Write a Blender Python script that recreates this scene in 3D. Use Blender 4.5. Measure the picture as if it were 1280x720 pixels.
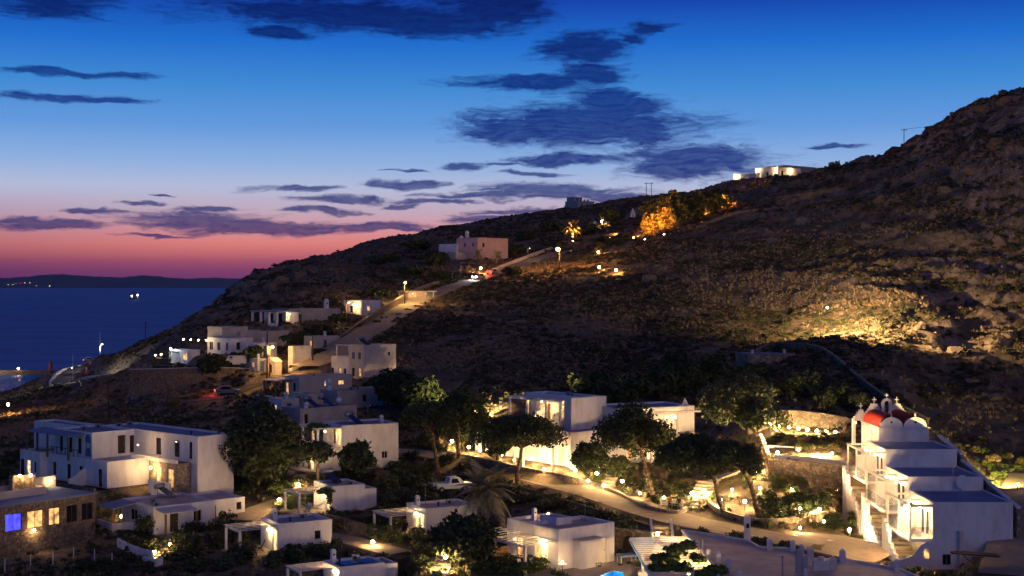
import bpy, bmesh, math, random
import numpy as np
from mathutils import Vector, Matrix

for _o in list(bpy.data.objects):
    bpy.data.objects.remove(_o)
SC = bpy.context.scene
COL = SC.collection
R = math.radians

# ------------------------------------------------------------------ camera
F, KY, CZ, HY = 1280.0, 50.0 / 36.0, 60.0, 352.0
cam_d = bpy.data.cameras.new("camera")
cam = bpy.data.objects.new("camera", cam_d)
COL.objects.link(cam)
cam.location = (0, 0, CZ)
cam.rotation_euler = (R(90), 0, 0)
cam_d.lens = 50
cam_d.sensor_width = 36
cam_d.shift_y = -8.0 / 1280
cam_d.clip_start = 0.5
cam_d.clip_end = 90000
SC.camera = cam

# ------------------------------------------------------------------ render
SC.render.engine = 'CYCLES'
SC.view_settings.view_transform = 'Standard'
SC.view_settings.look = 'None'
SC.view_settings.gamma = 1
SC.view_settings.exposure = 0.0
SC.view_settings.use_curve_mapping = False
cy = SC.cycles
cy.use_denoising = True
try:
    cy.denoiser = 'OPENIMAGEDENOISE'
except Exception:
    pass
cy.max_bounces = 4
cy.diffuse_bounces = 3
cy.glossy_bounces = 2
cy.transmission_bounces = 3
cy.transparent_max_bounces = 6
cy.sample_clamp_indirect = 4.0
cy.caustics_reflective = False
cy.caustics_refractive = False
cy.use_light_tree = True


def srgb(r, g, b):
    def f(c):
        c = c / 255.0
        return c / 12.92 if c <= 0.04045 else ((c + 0.055) / 1.055) ** 2.4
    return (f(r), f(g), f(b), 1.0)


# ------------------------------------------------------------------ world: dusk sky with clouds
SUN_AZ, SUN_EL = R(-5), R(-3.0)
world = bpy.data.worlds.new("World")
SC.world = world
world.use_nodes = True
world.cycles.sampling_method = 'MANUAL'
world.cycles.sample_map_resolution = 512


def build_world():
    nt = world.node_tree
    nt.nodes.clear()
    N = nt.nodes.new
    L = nt.links.new

    def val(x):
        return x

    def math_(op, a, b=None, c=None, clamp=False):
        n = N('ShaderNodeMath')
        n.operation = op
        n.use_clamp = clamp
        for i, v in enumerate((a, b, c)):
            if v is None:
                continue
            if isinstance(v, (int, float)):
                n.inputs[i].default_value = v
            else:
                L(v, n.inputs[i])
        return n.outputs[0]

    def ramp(fac, stops, interp='EASE'):
        n = N('ShaderNodeValToRGB')
        n.color_ramp.interpolation = interp
        els = n.color_ramp.elements
        while len(els) > 1:
            els.remove(els[-1])
        els[0].position = stops[0][0]
        els[0].color = stops[0][1]
        for p, c in stops[1:]:
            e = els.new(p)
            e.color = c
        L(fac, n.inputs[0])
        return n.outputs[0]

    def mix(fac, a, b, typ='MIX'):
        n = N('ShaderNodeMix')
        n.data_type = 'RGBA'
        n.blend_type = typ
        for s, v in ((n.inputs[0], fac), (n.inputs[6], a), (n.inputs[7], b)):
            if isinstance(v, (int, float)):
                s.default_value = v
            elif isinstance(v, tuple):
                s.default_value = v
            else:
                L(v, s)
        return n.outputs[2]

    tc = N('ShaderNodeTexCoord')
    sep = N('ShaderNodeSeparateXYZ')
    L(tc.outputs['Generated'], sep.inputs[0])
    x, y, z = sep.outputs
    el = math_('ARCSINE', z)
    az = math_('ARCTAN2', x, y)
    # colours of the clear sky from the horizon to the zenith (radians / 0.6)
    S = 0.6

    def e(py):
        return max(0.0, math.atan((352 - py) / 1778.0)) / S
    stops = [(0.0, srgb(128, 54, 112)), (e(340), srgb(150, 68, 108)), (e(328), srgb(172, 84, 108)), (e(318), srgb(206, 110, 114)), (e(305), srgb(230, 132, 126)),
             (e(288), srgb(220, 150, 156)), (e(264), srgb(196, 172, 192)), (e(236), srgb(182, 190, 220)), (e(205), srgb(144, 178, 226)),
             (e(160), srgb(98, 154, 222)), (e(110), srgb(62, 138, 214)), (e(55), srgb(24, 108, 206)), (e(0), srgb(8, 64, 172)),
             (0.55, srgb(12, 50, 128)), (1.0, srgb(10, 34, 92))]
    clear = ramp(math_('DIVIDE', el, S), stops, 'LINEAR')
    # farther from the afterglow the low sky turns from pink to blue
    away_stops = [(0.0, srgb(92, 104, 156)), (e(300), srgb(112, 138, 196)), (e(230), srgb(128, 168, 222)), (e(170), srgb(98, 152, 222)),
                  (e(110), srgb(64, 138, 216)), (e(55), srgb(26, 108, 208)), (e(0), srgb(12, 72, 178)), (0.55, srgb(12, 50, 128)), (1.0, srgb(10, 34, 92))]
    away = ramp(math_('DIVIDE', el, S), away_stops, 'LINEAR')
    daz = math_('ABSOLUTE', math_('SUBTRACT', az, SUN_AZ))
    mr = N('ShaderNodeMapRange')
    mr.interpolation_type = 'SMOOTHSTEP'
    L(daz, mr.inputs[0])
    mr.inputs[1].default_value = R(22)
    mr.inputs[2].default_value = R(80)
    mr.inputs[3].default_value = 0.0
    mr.inputs[4].default_value = 1.0
    sky = mix(mr.outputs[0], clear, away)
    # the afterglow fades sideways along the horizon
    m1 = N('ShaderNodeMapRange')
    m1.interpolation_type = 'SMOOTHSTEP'
    L(daz, m1.inputs[0])
    m1.inputs[1].default_value = R(4)
    m1.inputs[2].default_value = R(22)
    m2 = N('ShaderNodeMapRange')
    m2.interpolation_type = 'SMOOTHSTEP'
    L(el, m2.inputs[0])
    m2.inputs[1].default_value = R(4.0)
    m2.inputs[2].default_value = R(1.4)
    sky = mix(math_('MULTIPLY', m1.outputs[0], m2.outputs[0]), sky, mix(1.0, sky, (0.56, 0.62, 0.8, 1), 'MULTIPLY'))
    # physical twilight on top
    nish = N('ShaderNodeTexSky')
    nish.sky_type = 'NISHITA'
    nish.sun_disc = False
    nish.sun_elevation = SUN_EL
    nish.sun_rotation = SUN_AZ
    nish.altitude = 60
    nb = mix(1.0, nish.outputs[0], (0.02, 0.02, 0.02, 1), 'MULTIPLY')
    sky = mix(1.0, sky, nb, 'ADD')
    # ---- clouds, laid out by azimuth and elevation
    cmb = N('ShaderNodeCombineXYZ')
    L(az, cmb.inputs[0])
    L(el, cmb.inputs[1])
    ae0 = cmb.outputs[0]
    dn = N('ShaderNodeTexNoise')
    dn.inputs['Scale'].default_value = 1.0
    dn.inputs['Detail'].default_value = 4
    dn.inputs['Roughness'].default_value = 0.55
    ds = N('ShaderNodeVectorMath')
    ds.operation = 'MULTIPLY'
    L(ae0, ds.inputs[0])
    ds.inputs[1].default_value = (22, 60, 1)
    L(ds.outputs[0], dn.inputs['Vector'])
    dm = N('ShaderNodeVectorMath')
    dm.operation = 'MULTIPLY_ADD'
    L(dn.outputs['Color'], dm.inputs[0])
    dm.inputs[1].default_value = (0.075, 0.014, 0)
    dm.inputs[2].default_value = (-0.0375, -0.007, 0)
    da = N('ShaderNodeVectorMath')
    da.operation = 'ADD'
    L(ae0, da.inputs[0])
    L(dm.outputs[0], da.inputs[1])
    ae = da.outputs[0]
    wn = N('ShaderNodeTexNoise')
    wn.inputs['Scale'].default_value = 1.0
    wn.inputs['Detail'].default_value = 6
    wn.inputs['Roughness'].default_value = 0.62
    st = N('ShaderNodeVectorMath')
    st.operation = 'MULTIPLY'
    L(ae, st.inputs[0])
    st.inputs[1].default_value = (36, 150, 1)
    L(st.outputs[0], wn.inputs['Vector'])
    wn2 = N('ShaderNodeTexNoise')
    wn2.inputs['Scale'].default_value = 1.0
    wn2.inputs['Detail'].default_value = 5
    wn2.inputs['Roughness'].default_value = 0.66
    st2 = N('ShaderNodeVectorMath')
    st2.operation = 'MULTIPLY'
    L(ae, st2.inputs[0])
    st2.inputs[1].default_value = (75, 420, 1)
    L(st2.outputs[0], wn2.inputs['Vector'])
    fine = math_('MULTIPLY', math_('SUBTRACT', wn2.outputs[0], 0.5), 1.0)
    coarse = math_('MULTIPLY', math_('SUBTRACT', wn.outputs[0], 0.5), 1.3)
    wob = math_('ADD', fine, coarse)
    hard = [(440, 18, 235, 26), (612, 12, 90, 36), (60, 6, 85, 22), (345, 42, 60, 10),
            (725, 62, 62, 26), (660, 103, 120, 12), (752, 122, 62, 18), (806, 36, 34, 11), (790, 50, 26, 7),
            (735, 158, 186, 36), (870, 201, 122, 29), (640, 165, 80, 20), (742, 92, 60, 16), (775, 135, 80, 22), (700, 200, 90, 8), (520, 28, 140, 22)]
    soft = [(85, 92, 108, 7), (78, 123, 112, 7), (575, 209, 40, 6), (632, 206, 36, 3.5), (675, 217, 50, 4.5), (505, 230, 64, 7),
            (368, 234, 64, 6), (165, 252, 34, 4), (240, 274, 110, 16), (330, 284, 160, 12), (60, 281, 90, 9), (20, 275, 40, 5),
            (430, 249, 80, 6), (470, 281, 90, 7), (505, 256, 36, 3.5), (545, 250, 60, 4), (690, 240, 130, 13), (780, 246, 60, 9), (600, 243, 80, 5),
            (612, 273, 52, 9), (640, 262, 70, 5), (1060, 183, 50, 4), (500, 211, 26, 2.5), (260, 259, 60, 5), (400, 264, 60, 5),
            (195, 242, 20, 2), (120, 264, 50, 4), (200, 294, 60, 3), (500, 285, 50, 4)]

    def field(lst, amp):
        cur = None
        for (px, py, hw, hh) in lst:
            a = math.atan((px - 640) / 1778.0)
            b = math.atan((352 - py) / 1778.0 * math.cos(a))
            vm = N('ShaderNodeVectorMath')
            vm.operation = 'MULTIPLY_ADD'
            sx, sy = 1778.0 / hw, 1778.0 / hh
            L(ae, vm.inputs[0])
            vm.inputs[1].default_value = (sx, sy, 0)
            vm.inputs[2].default_value = (-a * sx, -b * sy, 0)
            ln = N('ShaderNodeVectorMath')
            ln.operation = 'LENGTH'
            L(vm.outputs[0], ln.inputs[0])
            cur = ln.outputs['Value'] if cur is None else math_('MINIMUM', cur, ln.outputs['Value'])
        q = math_('ADD', cur, math_('MULTIPLY', wob, amp))
        m = N('ShaderNodeMapRange')
        m.interpolation_type = 'SMOOTHSTEP'
        L(q, m.inputs[0])
        m.inputs[1].default_value = 1.08
        m.inputs[2].default_value = 0.46
        m.inputs[3].default_value = 0.0
        m.inputs[4].default_value = 1.0
        return m.outputs[0]
    cm = math_('MAXIMUM', field(hard, 0.72), math_('MULTIPLY', field(soft, 0.8), 0.93))
    # elsewhere overhead: the same streaky cloud carries on thinly
    gm = N('ShaderNodeMapRange')
    gm.interpolation_type = 'SMOOTHSTEP'
    L(wn.outputs[0], gm.inputs[0])
    gm.inputs[1].default_value = 0.6
    gm.inputs[2].default_value = 0.78
    hi = N('ShaderNodeMapRange')
    L(el, hi.inputs[0])
    hi.inputs[1].default_value = R(12.5)
    hi.inputs[2].default_value = R(22)
    cm = math_('MAXIMUM', cm, math_('MULTIPLY', math_('MULTIPLY', gm.outputs[0], hi.outputs[0]), 0.7))
    ccol = ramp(math_('DIVIDE', el, S), [(0.0, srgb(60, 40, 88)), (e(300), srgb(56, 48, 104)), (e(270), srgb(46, 54, 116)), (e(215), srgb(32, 54, 128)),
                                         (e(120), srgb(16, 48, 130)), (e(0), srgb(8, 30, 98)), (1.0, srgb(8, 24, 66))], 'LINEAR')
    sky = mix(math_('MULTIPLY', cm, math_('MULTIPLY_ADD', wn2.outputs[0], -0.5, 1.16, True)), sky, ccol)
    # below the horizon: the dark of sea and land
    below = math_('LESS_THAN', el, -0.004)
    sky = mix(below, sky, srgb(16, 26, 60))
    bg = N('ShaderNodeBackground')
    L(sky, bg.inputs[0])
    bg.inputs[1].default_value = 1.0
    out = N('ShaderNodeOutputWorld')
    L(bg.outputs[0], out.inputs[0])


build_world()

# the glow of the town and the eastern sky behind the camera: one very soft, weak warm sun
sun_d = bpy.data.lights.new("sun", 'SUN')
sun_d.energy = 0.28
sun_d.angle = R(40)
sun_d.color = (1.0, 0.62, 0.44)
sun = bpy.data.objects.new("sun", sun_d)
COL.objects.link(sun)
sun.rotation_euler = Vector((-0.5, 0.8, -0.62)).to_track_quat('-Z', 'Y').to_euler()


# ------------------------------------------------------------------ helpers
def P(px, py, d):
    return Vector(((px - 640) / F * d, KY * d, CZ + (HY - py) / F * d))


def tag(o, label=None, cat=None, group=None, kind=None):
    if label:
        o['label'] = label
    if cat:
        o['category'] = cat
    if group:
        o['group'] = group
    if kind:
        o['kind'] = kind
    return o


def empty(name, loc=(0, 0, 0), rz=0.0, label=None, cat=None, group=None):
    o = bpy.data.objects.new(name, None)
    o.empty_display_size = 0.2
    COL.objects.link(o)
    o.location = loc
    o.rotation_euler = (0, 0, rz)
    return tag(o, label, cat, group)


def link(name, me, parent=None, loc=None, rot=None, scale=None):
    o = bpy.data.objects.new(name, me)
    COL.objects.link(o)
    if parent is not None:
        o.parent = parent
    if loc is not None:
        o.location = loc
    if rot is not None:
        o.rotation_euler = rot
    if scale is not None:
        o.scale = scale if hasattr(scale, '__len__') else (scale,) * 3
    return o


def copy_tree(o, parent=None, loc=None, rz=None, scale=None):
    c = o.copy()
    COL.objects.link(c)
    c.parent = parent
    if loc is not None:
        c.location = loc
    if rz is not None:
        c.rotation_euler = (0, 0, rz)
    if scale is not None:
        c.scale = (scale,) * 3
    for ch in list(o.children):
        copy_tree(ch, c)
    return c


MATS = {}


def pm(name, base, rough=0.85, c2=None, nscale=1.0, ndet=5, contrast=(0.35, 0.65), bump=None, metallic=0.0, emit=None, estr=0.0,
       spec=0.3, island=0.0, c3=None, alpha=None, trans=0.0, vor=None, sss=0.0, stretch=None):
    """procedural principled material; colours are real base colours"""
    m = bpy.data.materials.new(name)
    m.use_nodes = True
    nt = m.node_tree
    b = nt.nodes['Principled BSDF']
    N, L = nt.nodes.new, nt.links.new
    b.inputs['Roughness'].default_value = rough
    b.inputs['Metallic'].default_value = metallic
    b.inputs['Specular IOR Level'].default_value = spec
    geo = N('ShaderNodeNewGeometry')
    pos = geo.outputs['Position']
    if stretch:
        vm = N('ShaderNodeVectorMath')
        vm.operation = 'MULTIPLY'
        L(pos, vm.inputs[0])
        vm.inputs[1].default_value = stretch
        pos = vm.outputs[0]
    col = None
    if c2 is not None:
        n = N('ShaderNodeTexNoise')
        n.inputs['Scale'].default_value = nscale
        n.inputs['Detail'].default_value = ndet
        n.inputs['Roughness'].default_value = 0.62
        L(pos, n.inputs['Vector'])
        r = N('ShaderNodeValToRGB')
        r.color_ramp.elements[0].position = contrast[0]
        r.color_ramp.elements[1].position = contrast[1]
        r.color_ramp.elements[0].color = (*base, 1)
        r.color_ramp.elements[1].color = (*c2, 1)
        L(n.outputs[0], r.inputs[0])
        col = r.outputs[0]
        if c3 is not None:
            n3 = N('ShaderNodeTexNoise')
            n3.inputs['Scale'].default_value = nscale * 0.23
            n3.inputs['Detail'].default_value = 4
            L(pos, n3.inputs['Vector'])
            r3 = N('ShaderNodeValToRGB')
            r3.color_ramp.elements[0].position = 0.42
            r3.color_ramp.elements[1].position = 0.6
            L(n3.outputs[0], r3.inputs[0])
            mx = N('ShaderNodeMix')
            mx.data_type = 'RGBA'
            L(r3.outputs[0], mx.inputs[0])
            L(col, mx.inputs[6])
            mx.inputs[7].default_value = (*c3, 1)
            col = mx.outputs[2]
    if vor is not None:   # stonework: cells with mortar joints
        vs, jc = vor
        v1 = N('ShaderNodeTexVoronoi')
        v1.inputs['Scale'].default_value = vs
        L(pos, v1.inputs['Vector'])
        v2 = N('ShaderNodeTexVoronoi')
        v2.feature = 'DISTANCE_TO_EDGE'
        v2.inputs['Scale'].default_value = vs
        L(pos, v2.inputs['Vector'])
        r = N('ShaderNodeValToRGB')
        r.color_ramp.elements[0].position = 0.02
        r.color_ramp.elements[1].position = 0.09
        L(v2.outputs['Distance'], r.inputs[0])
        hs = N('ShaderNodeHueSaturation')
        rr = N('ShaderNodeMapRange')
        L(v1.outputs['Color'], rr.inputs[0])
        rr.inputs[3].default_value = 0.45
        rr.inputs[4].default_value = 1.45
        L(rr.outputs[0], hs.inputs['Value'])
        if col is None:
            hs.inputs['Color'].default_value = (*base, 1)
        else:
            L(col, hs.inputs['Color'])
        mx = N('ShaderNodeMix')
        mx.data_type = 'RGBA'
        L(r.outputs[0], mx.inputs[0])
        mx.inputs[6].default_value = (*jc, 1)
        L(hs.outputs[0], mx.inputs[7])
        col = mx.outputs[2]
        bp = N('ShaderNodeBump')
        bp.inputs['Strength'].default_value = 0.7
        bp.inputs['Distance'].default_value = 0.06
        L(r.outputs[0], bp.inputs['Height'])
        L(bp.outputs[0], b.inputs['Normal'])
    if island:
        hs = N('ShaderNodeHueSaturation')
        rr = N('ShaderNodeMapRange')
        L(geo.outputs['Random Per Island'], rr.inputs[0])
        rr.inputs[3].default_value = 1.0 - island
        rr.inputs[4].default_value = 1.0 + island
        L(rr.outputs[0], hs.inputs['Value'])
        if col is None:
            hs.inputs['Color'].default_value = (*base, 1)
        else:
            L(col, hs.inputs['Color'])
        col = hs.outputs[0]
    if col is None:
        b.inputs['Base Color'].default_value = (*base, 1)
    else:
        L(col, b.inputs['Base Color'])
    if bump is not None:
        n = N('ShaderNodeTexNoise')
        n.inputs['Scale'].default_value = bump[0]
        n.inputs['Detail'].default_value = 6
        L(pos, n.inputs['Vector'])
        bp = N('ShaderNodeBump')
        bp.inputs['Strength'].default_value = bump[1]
        bp.inputs['Distance'].default_value = bump[2] if len(bump) > 2 else 0.1
        L(n.outputs[0], bp.inputs['Height'])
        L(bp.outputs[0], b.inputs['Normal'])
    if emit is not None:
        b.inputs['Emission Color'].default_value = (*emit, 1)
        b.inputs['Emission Strength'].default_value = estr
    if trans:
        b.inputs['Transmission Weight'].default_value = trans
    if alpha is not None:
        b.inputs['Alpha'].default_value = alpha
    MATS[name] = m
    return m


class MB:
    def __init__(s):
        s.v, s.f = [], []

    def quad(s, a, b, c, d):
        n = len(s.v)
        s.v += [tuple(a), tuple(b), tuple(c), tuple(d)]
        s.f.append((n, n + 1, n + 2, n + 3))
        return s

    def poly(s, pts):
        n = len(s.v)
        s.v += [tuple(p) for p in pts]
        s.f.append(tuple(range(n, n + len(pts))))
        return s

    def box(s, x0, y0, z0, x1, y1, z1):
        n = len(s.v)
        s.v += [(x0, y0, z0), (x1, y0, z0), (x1, y1, z0), (x0, y1, z0), (x0, y0, z1), (x1, y0, z1), (x1, y1, z1), (x0, y1, z1)]
        for q in ((0, 3, 2, 1), (4, 5, 6, 7), (0, 1, 5, 4), (1, 2, 6, 5), (2, 3, 7, 6), (3, 0, 4, 7)):
            s.f.append(tuple(n + i for i in q))
        return s

    def tbox(s, cx, cy, z0, z1, w, l, tw=1.0, tl=1.0):
        """box tapered to the top"""
        n = len(s.v)
        for z, a, b in ((z0, w / 2, l / 2), (z1, w / 2 * tw, l / 2 * tl)):
            s.v += [(cx - a, cy - b, z), (cx + a, cy - b, z), (cx + a, cy + b, z), (cx - a, cy + b, z)]
        for q in ((0, 3, 2, 1), (4, 5, 6, 7), (0, 1, 5, 4), (1, 2, 6, 5), (2, 3, 7, 6), (3, 0, 4, 7)):
            s.f.append(tuple(n + i for i in q))
        return s

    def tube(s, p, q, r0, r1=None, n=8, cap=True):
        r1 = r0 if r1 is None else r1
        p, q = Vector(p), Vector(q)
        ax = (q - p)
        if ax.length < 1e-6:
            return s
        ax.normalize()
        u = ax.orthogonal().normalized()
        w = ax.cross(u)
        k = len(s.v)
        for c, r in ((p, r0), (q, r1)):
            for i in range(n):
                a = 2 * math.pi * i / n
                s.v.append(tuple(c + (u * math.cos(a) + w * math.sin(a)) * r))
        for i in range(n):
            j = (i + 1) % n
            s.f.append((k + i, k + j, k + n + j, k + n + i))
        if cap:
            s.f.append(tuple(k + i for i in reversed(range(n))))
            s.f.append(tuple(k + n + i for i in range(n)))
        return s

    def chain(s, pts, rs, n=8):
        for i in range(len(pts) - 1):
            s.tube(pts[i], pts[i + 1], rs[i], rs[i + 1], n)
        return s

    def bar(s, p, q, w, h):
        """beam with rectangular section; h measured upward"""
        p, q = Vector(p), Vector(q)
        ax = (q - p).normalized()
        side = ax.cross(Vector((0, 0, 1)))
        if side.length < 1e-4:
            side = Vector((1, 0, 0))
        side.normalize()
        up = side.cross(ax).normalized()
        k = len(s.v)
        for c in (p, q):
            for a, b in ((-1, -1), (1, -1), (1, 1), (-1, 1)):
                s.v.append(tuple(c + side * (a * w / 2) + up * (b * h / 2)))
        for q4 in ((0, 1, 2, 3), (7, 6, 5, 4), (0, 4, 5, 1), (1, 5, 6, 2), (2, 6, 7, 3), (3, 7, 4, 0)):
            s.f.append(tuple(k + i for i in q4))
        return s

    def prism(s, pts, ext):
        """planar polygon extruded by a vector"""
        ext = Vector(ext)
        n = len(pts)
        k = len(s.v)
        s.v += [tuple(Vector(p)) for p in pts] + [tuple(Vector(p) + ext) for p in pts]
        s.f.append(tuple(k + i for i in range(n)))
        s.f.append(tuple(k + n + i for i in reversed(range(n))))
        for i in range(n):
            j = (i + 1) % n
            s.f.append((k + j, k + i, k + n + i, k + n + j))
        return s

    def sphere(s, c, r, nu=8, nv=6, sz=1.0):
        k = len(s.v)
        c = Vector(c)
        for j in range(nv + 1):
            t = math.pi * j / nv
            for i in range(nu):
                a = 2 * math.pi * i / nu
                s.v.append((c.x + r * math.sin(t) * math.cos(a), c.y + r * math.sin(t) * math.sin(a), c.z + r * sz * math.cos(t)))
        for j in range(nv):
            for i in range(nu):
                i2 = (i + 1) % nu
                s.f.append((k + j * nu + i, k + (j + 1) * nu + i, k + (j + 1) * nu + i2, k + j * nu + i2))
        return s

    def mesh(s, name, mat, smooth=False):
        me = bpy.data.meshes.new(name)
        me.from_pydata(s.v, [], s.f)
        me.materials.append(MATS[mat] if isinstance(mat, str) else mat)
        if smooth:
            for p in me.polygons:
                p.use_smooth = True
        me.update()
        return me

    def build(s, name, mat, parent=None, smooth=False, loc=None, rot=None):
        return link(name, s.mesh(name, mat, smooth), parent, loc, rot)


# ------------------------------------------------------------------ noise
def _hash(ix, iy, seed):
    n = (ix.astype(np.int64) * 374761393 + iy.astype(np.int64) * 668265263 + seed * 1442695041) & 0xFFFFFFFF
    n = ((n ^ (n >> 13)) * 1274126177) & 0xFFFFFFFF
    n = n ^ (n >> 16)
    return (n & 0xFFFF) / 65535.0


def vnoise(x, y, seed=0):
    ix, iy = np.floor(x), np.floor(y)
    fx, fy = x - ix, y - iy
    fx = fx * fx * fx * (fx * (fx * 6 - 15) + 10)
    fy = fy * fy * fy * (fy * (fy * 6 - 15) + 10)
    a, b = _hash(ix, iy, seed), _hash(ix + 1, iy, seed)
    c, d = _hash(ix, iy + 1, seed), _hash(ix + 1, iy + 1, seed)
    return (a * (1 - fx) + b * fx) * (1 - fy) + (c * (1 - fx) + d * fx) * fy


def fbm(x, y, seed=0, oct=4, gain=0.5):
    s, a, t = 0, 1.0, 0
    for o in range(oct):
        s = s + a * vnoise(x * 2 ** o + 17.3 * o, y * 2 ** o - 9.1 * o, seed + o)
        t += a
        a *= gain
    return s / t


def sstep(a, b, x):
    t = np.clip((x - a) / (b - a), 0, 1)
    return t * t * (3 - 2 * t)


# ------------------------------------------------------------------ materials
pm('whitewash', (0.74, 0.72, 0.70), 0.9, (0.54, 0.5, 0.47), 0.9, 7, (0.44, 0.74), bump=(5, 0.3, 0.05), stretch=(1, 1, 0.4))
pm('whitewash_old', (0.66, 0.62, 0.58), 0.9, (0.46, 0.42, 0.39), 0.6, 6, (0.42, 0.7), bump=(9, 0.2, 0.03))
pm('cream_wash', (0.62, 0.52, 0.42), 0.9, (0.5, 0.41, 0.33), 0.6, 6, bump=(9, 0.2, 0.03))
pm('pink_wash', (0.6, 0.42, 0.4), 0.9, (0.5, 0.35, 0.33), 0.5)
pm('grey_wash', (0.4, 0.38, 0.38), 0.9, (0.3, 0.29, 0.29), 0.6)
pm('roof_cement', (0.40, 0.41, 0.44), 0.92, (0.26, 0.265, 0.29), 0.35, 7, (0.4, 0.68), bump=(6, 0.2, 0.03))
pm('roof_blue', (0.22, 0.28, 0.42), 0.9, (0.14, 0.18, 0.29), 0.4, 6)
pm('roof_warm', (0.64, 0.51, 0.42), 0.92, (0.42, 0.34, 0.28), 0.5, 7, (0.4, 0.68), bump=(6, 0.2, 0.03))
pm('red_dome', (0.68, 0.045, 0.015), 0.75, (0.5, 0.03, 0.012), 2.0)
pm('stone', (0.27, 0.2, 0.135), 0.95, (0.17, 0.13, 0.09), 1.2, vor=(3.4, (0.10, 0.08, 0.06)))
pm('stone_pale', (0.38, 0.3, 0.21), 0.95, (0.25, 0.2, 0.14), 1.2, vor=(3.0, (0.16, 0.13, 0.1)))
pm('paving', (0.36, 0.29, 0.21), 0.92, (0.22, 0.175, 0.125), 0.9, 7, (0.35, 0.66), bump=(7, 0.4, 0.03), c3=(0.27, 0.215, 0.155))
pm('terrace_floor', (0.45, 0.37, 0.28), 0.9, (0.36, 0.3, 0.22), 1.5, bump=(7, 0.2, 0.02))
pm('asphalt', (0.075, 0.07, 0.065), 0.9, (0.05, 0.047, 0.045), 0.5, bump=(9, 0.3, 0.02))
pm('wood_white', (0.7, 0.66, 0.6), 0.7, (0.58, 0.54, 0.48), 3.0)
pm('wood', (0.2, 0.11, 0.05), 0.7, (0.12, 0.065, 0.03), 4.0)
pm('wood_dark', (0.05, 0.035, 0.025), 0.7, (0.03, 0.022, 0.016), 4.0)
pm('shutter_blue', (0.05, 0.12, 0.22), 0.6, (0.035, 0.09, 0.17), 3.0)
pm('arch_blue', (0.04, 0.25, 0.45), 0.6, (0.03, 0.18, 0.34), 2.0)
pm('door_red', (0.35, 0.05, 0.02), 0.6, (0.25, 0.035, 0.015), 3.0)
pm('glass_dark', (0.012, 0.014, 0.02), 0.08, spec=0.6)
pm('glass_rail', (0.5, 0.55, 0.6), 0.05, alpha=0.22, spec=0.5)
pm('lit_window', (0.5, 0.35, 0.2), 0.5, emit=(1.0, 0.5, 0.15), estr=1.1)
pm('lit_bright', (0.6, 0.5, 0.35), 0.5, emit=(1.0, 0.66, 0.3), estr=1.6)
pm('lit_blue', (0.1, 0.1, 0.5), 0.4, emit=(0.04, 0.05, 1.0), estr=1.6)
pm('bulb', (1, 0.8, 0.5), 0.4, emit=(1.0, 0.68, 0.3), estr=60)
pm('bulb_soft', (1, 0.8, 0.5), 0.4, emit=(1.0, 0.6, 0.24), estr=14)
pm('bulb_orange', (1, 0.6, 0.3), 0.4, emit=(1.0, 0.4, 0.09), estr=60)
pm('bulb_white', (1, 1, 1), 0.4, emit=(0.8, 0.9, 1.0), estr=24)
pm('bulb_red', (1, 0.1, 0.05), 0.4, emit=(1.0, 0.03, 0.02), estr=12)
pm('metal_dark', (0.05, 0.05, 0.055), 0.5, metallic=0.6)
pm('metal_grey', (0.3, 0.3, 0.31), 0.45, metallic=0.7)
pm('metal_white', (0.65, 0.65, 0.65), 0.5)
pm('solar_glass', (0.015, 0.025, 0.06), 0.15, spec=0.6)
pm('pole_wood', (0.1, 0.07, 0.05), 0.9, (0.06, 0.045, 0.03), 3.0)
pm('cable', (0.012, 0.012, 0.014), 0.8)
pm('rubber', (0.02, 0.02, 0.02), 0.8)
pm('car_white', (0.6, 0.6, 0.6), 0.3, spec=0.5)
pm('car_grey', (0.16, 0.17, 0.18), 0.3, spec=0.5)
pm('canvas', (0.55, 0.55, 0.5), 0.9, (0.45, 0.45, 0.42), 2.0)
pm('canopy_blue', (0.2, 0.28, 0.42), 0.85, (0.16, 0.22, 0.34), 1.0)
pm('terracotta', (0.35, 0.13, 0.06), 0.85, (0.25, 0.09, 0.045), 4.0)
pm('bark', (0.14, 0.095, 0.06), 0.95, (0.07, 0.05, 0.035), 6.0, bump=(12, 0.6, 0.05))
pm('bark_pale', (0.26, 0.2, 0.14), 0.95, (0.15, 0.11, 0.08), 6.0, bump=(12, 0.6, 0.05))
LEAFT = dict(rough=0.75, spec=0.2)
pm('leaf_pine', (0.05, 0.066, 0.025), island=0.5, **LEAFT)
pm('leaf_olive', (0.07, 0.085, 0.04), island=0.45, **LEAFT)
pm('leaf_dark', (0.04, 0.055, 0.022), island=0.5, **LEAFT)
pm('leaf_green', (0.075, 0.11, 0.028), island=0.5, **LEAFT)
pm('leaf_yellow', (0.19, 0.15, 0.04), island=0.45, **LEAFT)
pm('leaf_palm', (0.27, 0.24, 0.12), island=0.35, **LEAFT)
pm('leaf_red', (0.25, 0.03, 0.05), island=0.45, **LEAFT)
pm('scrub_dark', (0.058, 0.058, 0.03), island=0.5, **LEAFT)
pm('scrub_brown', (0.15, 0.11, 0.065), island=0.45, **LEAFT)
pm('dry_grass', (0.28, 0.21, 0.13), island=0.4, **LEAFT)
pm('rock', (0.19, 0.14, 0.105), 0.95, (0.1, 0.078, 0.06), 0.9, 7, (0.35, 0.65), bump=(2.5, 0.8, 0.2))
pm('skin', (0.45, 0.28, 0.2), 0.6)
pm('cloth_dark', (0.025, 0.025, 0.03), 0.9)
pm('cloth_red', (0.3, 0.1, 0.07), 0.9)
pm('hair', (0.02, 0.014, 0.01), 0.7)


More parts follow.
